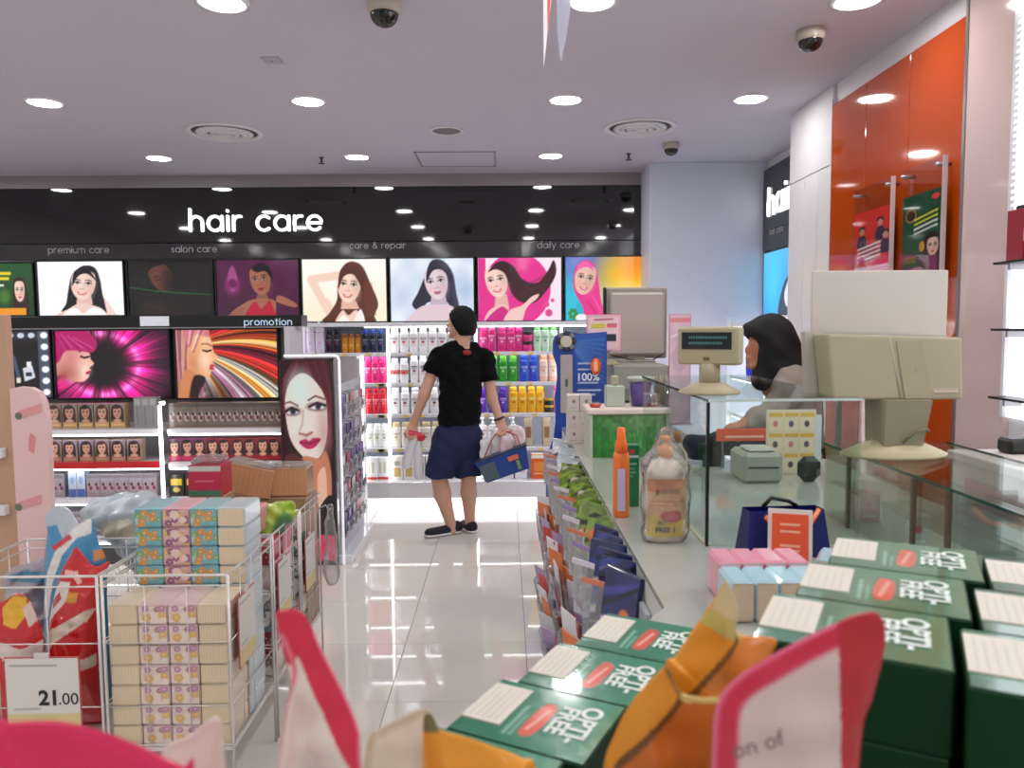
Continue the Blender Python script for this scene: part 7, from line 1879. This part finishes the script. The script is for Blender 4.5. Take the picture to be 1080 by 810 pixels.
# blue gift bag with orange card
v = pt(830, 588, Z=CT)
t = thing('gift_bag', (v.x + .0, v.y + .03, CT), 'navy blue gift bag with orange ribbon handles on the counter', 'bag', rz=math.radians(4))
nb = mat('navy_gloss_paper', (16, 20, 96), .3, coat=.3)
mb = MB(); w0, w1, d0 = .098, .086, .035; H = .105
mb.add([(-w0, -d0, 0), (w0, -d0, 0), (w0, d0, 0), (-w0, d0, 0), (-w1, -d0 * .6, H), (w1, -d0 * .6, H), (w1, d0 * .6, H), (-w1, d0 * .6, H)], [(0, 1, 2, 3), (0, 1, 5, 4), (1, 2, 6, 5), (2, 3, 7, 6), (3, 0, 4, 7)]).build('bag_shell', nb, t)
MB().tube([(-.05, -d0 * .6, H - .012), (-.03, -.03, H - .035), (.0, -.035, H - .04), (.05, -.03, H - .03), (.075, -.02, H)], .006, 6).build('ribbon', plast((240, 120, 60)), t)
MB().tube([(-.04, d0 * .5, H), (-.02, d0 * .5, H + .02), (.02, d0 * .5, H + .012), (.04, d0 * .5, H)], .005, 6).build('handle', M_bplast, t)
v = pt(831, 598, Z=CT)
t = thing('sign_holder', (v.x, v.y - .01, CT), 'tilted orange card in a clear holder in front of the blue gift bag', 'sign', rz=math.radians(-18))
Mt = Matrix.Rotation(math.radians(-10), 4, 'X')
MB().box(-.045, .045, 0, .006, 0, .125, b=.001, M=Mt).build('clear_holder', mat('holder_pale', (226, 214, 206), .2, coat=.5), t)
MB().box(-.037, .037, -.002, .0, .01, .115, M=Mt).build('orange_card', mat('orange_card2', (226, 86, 44), .45), t)
for z in (.09, .075, .045, .035): MB().box(-.02, .02, -.003, -.002, z, z + .005, M=Mt).build('text_line', mat('text_pale', (240, 170, 140), .5), t)
MB().box(-.045, .045, -.01, .05, 0, .004).build('holder_foot', M_acryl, t)
# pocket tissue packs on the counter
tkA = make_tissue('pale blue topped pocket tissue pack with beige end on the counter', 'blue pocket tissue packs on the counter', (170, 206, 220), plain_end((214, 190, 160), 9), w=.042, h=.074, d=.09)
tkB = make_tissue('pink topped pocket tissue pack behind the blue ones on the counter', 'pink pocket tissue packs on the counter', (232, 150, 170), plain_end((226, 196, 196), 12), w=.042, h=.08, d=.09)
v = pt(767, 665, Z=CT)
for i in range(4):
    la = (v.x + .036 + .0425 * i, v.y + .03, CT); lb = (v.x + .042 + .0425 * i, v.y + .125, CT)
    if i == 0: tkA.location = la; tkB.location = lb
    else: dup(tkA, la); dup(tkB, lb)
dup(tkA, (v.x + .232, v.y + .15, CT), -.5)

# ------------------------------------------------------------------ green contact lens cartons
BL, BW, BH = .165, .134, .0765
M_green = mat('green_carton', (4, 52, 22), .5, spec=.2)
def make_lens(label, group, full=True):
    t = thing('lens_solution_carton', (0, 0, 0), label, 'carton', group)
    top = Paint(BL / BW, 70).grad((22, 106, 76), (50, 138, 102), 20)
    X = lambda x: (x + BL / 2) / BW; Yv = lambda y: (y + BW / 2) / BW
    top.rect(X(-.024), X(-.019), Yv(-.05), Yv(.02), (150, 190, 170), .8); top.rect(X(-.016), X(-.011), Yv(-.05), Yv(.0), (150, 190, 170), .6)
    top.ell(X(-.09), Yv(.03), .12, .1, (60, 150, 110), soft=.15, op=.7); top.poly([(X(-.008), Yv(-.035)), (X(.004), Yv(-.045)), (X(.012), Yv(-.03)), (X(.014), Yv(.02)), (X(.004), Yv(.035)), (X(-.006), Yv(.025))], (214, 84, 62)); top.line([(X(-.001), Yv(-.03)), (X(.006), Yv(.02))], .035, (240, 180, 160), .8)
    top.ell(X(.095), Yv(.0), .12, .4, (112, 112, 40), soft=.2, op=.75)  # olive-brown end patch: a reflection painted into the top colour
    cb = MB().box(-BL / 2, BL / 2, -BW / 2, BW / 2, 0, BH, b=.002).build('carton', M_green, t)
    print_obj('print_and_reflection', top, (-BL / 2 + .002, -BW / 2 + .002, BH + .0005), (BL - .004, 0, 0), (0, BW - .004, 0), mat('gloss_wrap_print', attr=True, rough=.2, coat=.9, bump=.12, bscale=25), t)
    if full:
        MB().box(-.081, -.031, -.036, .052, BH, BH + .0018).build('price_sticker', mat('sticker_white', (212, 205, 192), .5), t)
        st = [o for o in t.children if o.name.startswith('price_sticker')][0]
        g = MB()
        for k in range(5): g.box(-.074 + .008 * k, -.072 + .008 * k, -.028, .044 - .01 * (k % 2), BH + .0018, BH + .0022)
        g.build('sticker_print', mat('sticker_ink', (204, 197, 184), .6), st)['kind'] = 'stuff'
        ink = mat('carton_white_ink', (222, 232, 224), .4)
        link_mesh('brand_lettering', LET['OPTI'], t, (.052, .004, BH + .0016), (0, 0, -math.pi / 2)); link_mesh('brand_lettering', LET['FREE'], t, (.028, .004, BH + .0016), (0, 0, -math.pi / 2))
    return t
ink = mat('carton_white_ink', (222, 232, 224), .4)
LET = {'OPTI': text_mesh('brand_lettering', 'OPTI-', .033, ink, bold=.03), 'FREE': text_mesh('brand_lettering', 'FREE', .030, ink, bold=.03)}
ang = math.radians(-28); u = Vector((math.cos(ang), math.sin(ang), 0))
g1 = make_lens('green lens solution carton in the single-layer row along the angled counter edge', 'single-layer green cartons')
tx_ = [pt(713.5, 680.4, Z=CT + BH), pt(666.9, 718, Z=CT + BH), pt(606, 768.5, Z=CT + BH)]
cen = [p - u * .046 for p in tx_]; step = (cen[2] - cen[0]) / 2; st_d = step.normalized() * max(step.length, BW + .001)
cen = [cen[1] - st_d, cen[1], cen[1] + st_d, cen[1] + st_d * 2]
for i, p in enumerate(cen):
    loc = (p.x, p.y, CT); o_ = g1
    if i == 0: g1.location = loc; g1.rotation_euler = (0, 0, ang)
    else: o_ = dup(g1, loc, ang)
    o_['label'] = 'green lens solution carton, %s from the toothbrush packs, single-layer row on counter edge' % ORD[i]
g2 = make_lens('green lens solution carton on top of the three-layer stack beside the gift bag', 'three-layer green cartons')
g2l = make_lens('lower green lens solution carton within the tall stacks', 'lower green cartons in the stacks', False)
first = [True, True]
HT = CT + 3 * BH
def stack(centres, proto, key):
    for i, p in enumerate(centres):
        loc = (p.x, p.y, CT + 2 * BH)
        o_ = proto
        if i == 0: proto.location = loc; proto.rotation_euler = (0, 0, ang)
        else: o_ = dup(proto, loc, ang)
        o_['label'] = 'green lens solution carton, %s row from terminal, top of %s' % (ORD[i], ['stack beside gift bag', 'the outer stack'][key])
        for l in (0, 1):
            ll = (p.x + rng.uniform(-.002, .002), p.y, CT + l * BH)
            o_ = g2l
            if first[0]: g2l.location = ll; g2l.rotation_euler = (0, 0, ang); first[0] = False
            else: o_ = dup(g2l, ll, ang)
            o_['label'] = 'green lens solution carton, %s row from terminal, %s layer of %s' % (ORD[i], ['bottom', 'middle'][l], ['stack beside gift bag', 'the outer stack'][key])
tx_ = [pt(997.5, 593, Z=HT), pt(980, 626.6, Z=HT), pt(955.7, 670.4, Z=HT)]
cen2 = [p - u * .046 for p in tx_]; step = (cen2[2] - cen2[0]) / 2; sd = step.normalized() * max(step.length, BW + .002)
cen2 = [cen2[1] - sd, cen2[1], cen2[1] + sd]
stack(cen2, g2, 0)
g3 = make_lens('green lens solution carton on top of the stack at the edge by the cream cabinet', 'green cartons of the outer stack')
cen3 = []
for p, lab_ in zip(cen2, ((1053, 603), (1043, 643), (1030, 702))):
    q_ = pt(*lab_, Z=HT) + u * .055
    sep = (q_ - p).dot(u)
    cen3.append(q_ + u * max(0, BL + .006 - sep))
st3 = (cen3[2] - cen3[0]) / 2; st3 = st3.normalized() * (BW + .002); cen3 = [cen3[1] - st3, cen3[1], cen3[1] + st3]
stack(cen3, g3, 1)

# ------------------------------------------------------------------ foreground pouches
def bordered(inner, border, wd, seal=None):
    def f(UV, side, P, c0):
        d = edge_dist(UV, P); m_ = np.clip((d - wd) / .004, 0, 1)[:, None]
        c_ = np.array(border, float) * (1 - m_) + np.array(inner, float) * m_
        if seal is not None: m2 = np.clip((.004 - d) / .003, 0, 1)[:, None]; c_ = c_ * (1 - m2) + np.array(seal, float) * m2
        return c_
    return f
def screen_outline(pts, Y, zb=CT): 
    W_ = [pt(x, y, Y=Y) for x, y in pts]; return [(w.x, w.z) for w in W_]
# right pink pouch
Yp = .47
ol = screen_outline([(751, 795), (752, 765), (758, 738), (775, 716), (812, 692), (870, 662), (915, 645), (932, 655), (933, 685), (921, 735), (908, 790)], Yp)
x0_, x1_ = ol[-1][0] - .002, ol[0][0]
ol = ol + [(x0_ - .004, CT + .10), (x0_ - .008, CT + .002), (x1_ - .002, CT + .002), (x1_ - .006, CT + .10)]
ox, oz = (x0_ + x1_) / 2, CT
t = pouch('snack_pouch', 'white pouch with wide crimson border and pointed corner near the gold pouches', [(x - ox, z - oz) for x, z in ol], (ox, Yp, oz), (1, 0, 0), (0, 0, 1), (0, -1, 0), .016,
    lambda UV, s, P, c0: np.where((UV[:, 0] > .034 - (UV[:, 1] - .2) * .02)[:, None] & (UV[:, 1] > .02)[:, None], np.array([176, 14, 36.]), bordered((206, 186, 178), (196, 22, 62), .012, (226, 110, 140))(UV, s, P, c0)), M_pouch)
link_mesh('lettering', text_mesh('lettering', 'on of', .015, mat('grey_ink', (120, 96, 96), .6), bold=.01), t, (pt(799, 786, Y=Yp - .026).x - ox, -.026, pt(799, 786, Y=Yp - .026).z - CT), (math.pi / 2, math.radians(-16), 0))
# left pink pouch
Yp = .52
ol = screen_outline([(291, 650), (300, 643), (318, 645), (330, 664), (342, 690), (362, 728), (378, 768), (381, 800)], Yp)
ol2 = ol + [(ol[-1][0] + .004, CT + .10), (ol[-1][0], CT + .002), (pt(262, 800, Y=Yp).x, CT + .002), (pt(268, 800, Y=Yp).x, CT + .1), (pt(300, 760, Y=Yp).x, pt(300, 760, Y=Yp).z), (pt(312, 712, Y=Yp).x, pt(312, 712, Y=Yp).z), (pt(308, 690, Y=Yp).x, pt(308, 690, Y=Yp).z)]
ox = sum(x for x, _ in ol2) / len(ol2)
k0 = pt(313, 690, Y=Yp); e0, e1 = pt(322, 668, Y=Yp), pt(384, 800, Y=Yp)
def leftcol(UV, s, P, c0):
    c_ = np.tile(np.array([222, 212, 200.]), (len(UV), 1))
    x, z = UV[:, 0] + ox, UV[:, 1] + CT
    ed = (x - e0.x) - (z - e0.z) * (e1.x - e0.x) / (e1.z - e0.z)
    red = (ed > -.011) | ((z > k0.z - .002 + (x - k0.x) * 1.1))
    c_[red] = (206, 24, 66)
    c_[(edge_dist(UV, P) < .0016) & (z < e0.z)] = (222, 120, 136)
    return c_
pouch('snack_pouch', 'white pouch with a crimson folded corner flap beside the aisle', [(x - ox, z - CT) for x, z in ol2], (ox, Yp, CT), (1, 0, 0), (0, 0, 1), (0, -1, 0), .014, leftcol, M_pouch)
# bottom-left pink pouch
Yp = .43
ol = screen_outline([(-40, 762), (10, 761), (60, 760), (110, 772), (160, 792), (196, 810), (206, 822)], Yp)
ol2 = ol + [(ol[-1][0], CT + .1), (ol[-1][0] - .004, CT + .002), (ol[0][0], CT + .002), (ol[0][0] - .01, CT + .1)]
ox = sum(x for x, _ in ol2) / len(ol2)
pouch('snack_pouch', 'bright pink pouch on the side display table', [(x - ox, z - CT) for x, z in ol2], (ox, Yp, CT), (1, 0, 0), (0, 0, 1), (0, -1, 0), .02, bordered((206, 18, 78), (214, 24, 84), .006), M_pouch)
# white pouch corner behind it
Yp = .56
ol = screen_outline([(168, 800), (200, 775), (229, 756), (236, 790)], Yp); ol2 = ol + [(ol[-1][0] + .002, CT + .1), (ol[-1][0], CT + .002), (ol[0][0] - .02, CT + .002), (ol[0][0] - .02, CT + .1)]
ox = sum(x for x, _ in ol2) / len(ol2)
pouch('snack_pouch', 'plain cream white pouch between the two pink pouches', [(x - ox, z - CT) for x, z in ol2], (ox, Yp, CT), (1, 0, 0), (0, 0, 1), (0, -1, 0), .012, bordered((232, 224, 212), (226, 216, 204), .005), M_pouch)
# cream pouch left of the gold one
Yp = .58
ol = screen_outline([(384, 792), (400, 775), (425, 762), (445, 753), (452, 760), (458, 790)], Yp); ol2 = ol + [(ol[-1][0] + .002, CT + .1), (ol[-1][0], CT + .002), (ol[0][0] - .01, CT + .002), (ol[0][0] - .008, CT + .1)]
ox = sum(x for x, _ in ol2) / len(ol2)
pouch('snack_pouch', 'wrinkled cream pouch leaning against the left gold pouch', [(x - ox, z - CT) for x, z in ol2], (ox, Yp + .01, CT), (1, 0, 0), (0, 0, 1), (0, -1, 0), .014, bordered((224, 214, 196), (206, 190, 166), .004), M_pouch)
# gold pouches, leaning on each other; fold shading and creases painted in as colour regions
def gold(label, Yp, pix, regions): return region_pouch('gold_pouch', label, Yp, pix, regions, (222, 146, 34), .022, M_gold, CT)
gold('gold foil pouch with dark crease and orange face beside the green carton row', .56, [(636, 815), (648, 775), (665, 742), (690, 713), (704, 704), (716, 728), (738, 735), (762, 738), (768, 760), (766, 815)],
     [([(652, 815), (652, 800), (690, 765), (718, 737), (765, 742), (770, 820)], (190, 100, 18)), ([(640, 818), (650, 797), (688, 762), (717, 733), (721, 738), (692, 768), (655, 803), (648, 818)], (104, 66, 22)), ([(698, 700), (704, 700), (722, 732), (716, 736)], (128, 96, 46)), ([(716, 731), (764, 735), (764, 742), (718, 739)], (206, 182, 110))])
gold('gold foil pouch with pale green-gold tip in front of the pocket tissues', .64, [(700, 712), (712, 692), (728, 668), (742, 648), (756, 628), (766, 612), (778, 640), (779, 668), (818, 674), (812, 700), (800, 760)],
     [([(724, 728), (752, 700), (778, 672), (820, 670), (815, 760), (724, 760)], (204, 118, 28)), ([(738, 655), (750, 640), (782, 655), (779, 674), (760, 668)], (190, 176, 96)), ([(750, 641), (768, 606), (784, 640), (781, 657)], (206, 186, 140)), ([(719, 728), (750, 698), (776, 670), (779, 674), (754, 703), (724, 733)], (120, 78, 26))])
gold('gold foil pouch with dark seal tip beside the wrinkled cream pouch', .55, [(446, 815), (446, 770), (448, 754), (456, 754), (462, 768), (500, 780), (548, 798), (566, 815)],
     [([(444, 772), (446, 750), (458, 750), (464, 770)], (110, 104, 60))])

# ------------------------------------------------------------------ labels that single out each of a row of look-alikes
def number_off(cat_names, key, tail):
    by = {}
    for o in COL.objects:
        if o.parent is None and o.get('label') and o.name.split('.')[0] in cat_names: by.setdefault(o['label'], []).append(o)
    for lab, os_ in by.items():
        if len(os_) < 2 or len(os_) > len(ORD) or len(lab.split()) + len(tail.split()) + 1 > 16: continue
        for i, o in enumerate(sorted(os_, key=key)): o['label'] = lab + ', %s %s' % (ORD[i], tail)
number_off({'shampoo_bottle', 'conditioner_bottle', 'treatment_bottle', 'cream_bottle', 'boxed_bottle', 'hair_serum_bottle', 'hair_oil_bottle', 'hair_tonic_bottle', 'hair_spray_can', 'shampoo_pouch', 'pump_bottle', 'blue_carton'}, lambda o: -o.location.x, 'from the pillar')
number_off({'hair_dye_box'}, lambda o: -o.location.x, 'from poster stand')
number_off({'hair_mask_jar', 'hair_wax_jar'}, lambda o: o.location.z, 'from below')
number_off({'toothbrush_pack', 'blister_pack', 'film_sleeve'}, lambda o: -o.location.y, 'from blue board')
number_off({'lotion_bottle'}, lambda o: o.location.y, 'from the cashier')
number_off({'tissue_pack'}, lambda o: -o.location.x if o.location.y < 2 else (o.location.z, o.location.y)[0], 'in line')
number_off({'grey_white_carton'}, lambda o: (round(o.location.z, 2), o.location.x), 'counted upward')
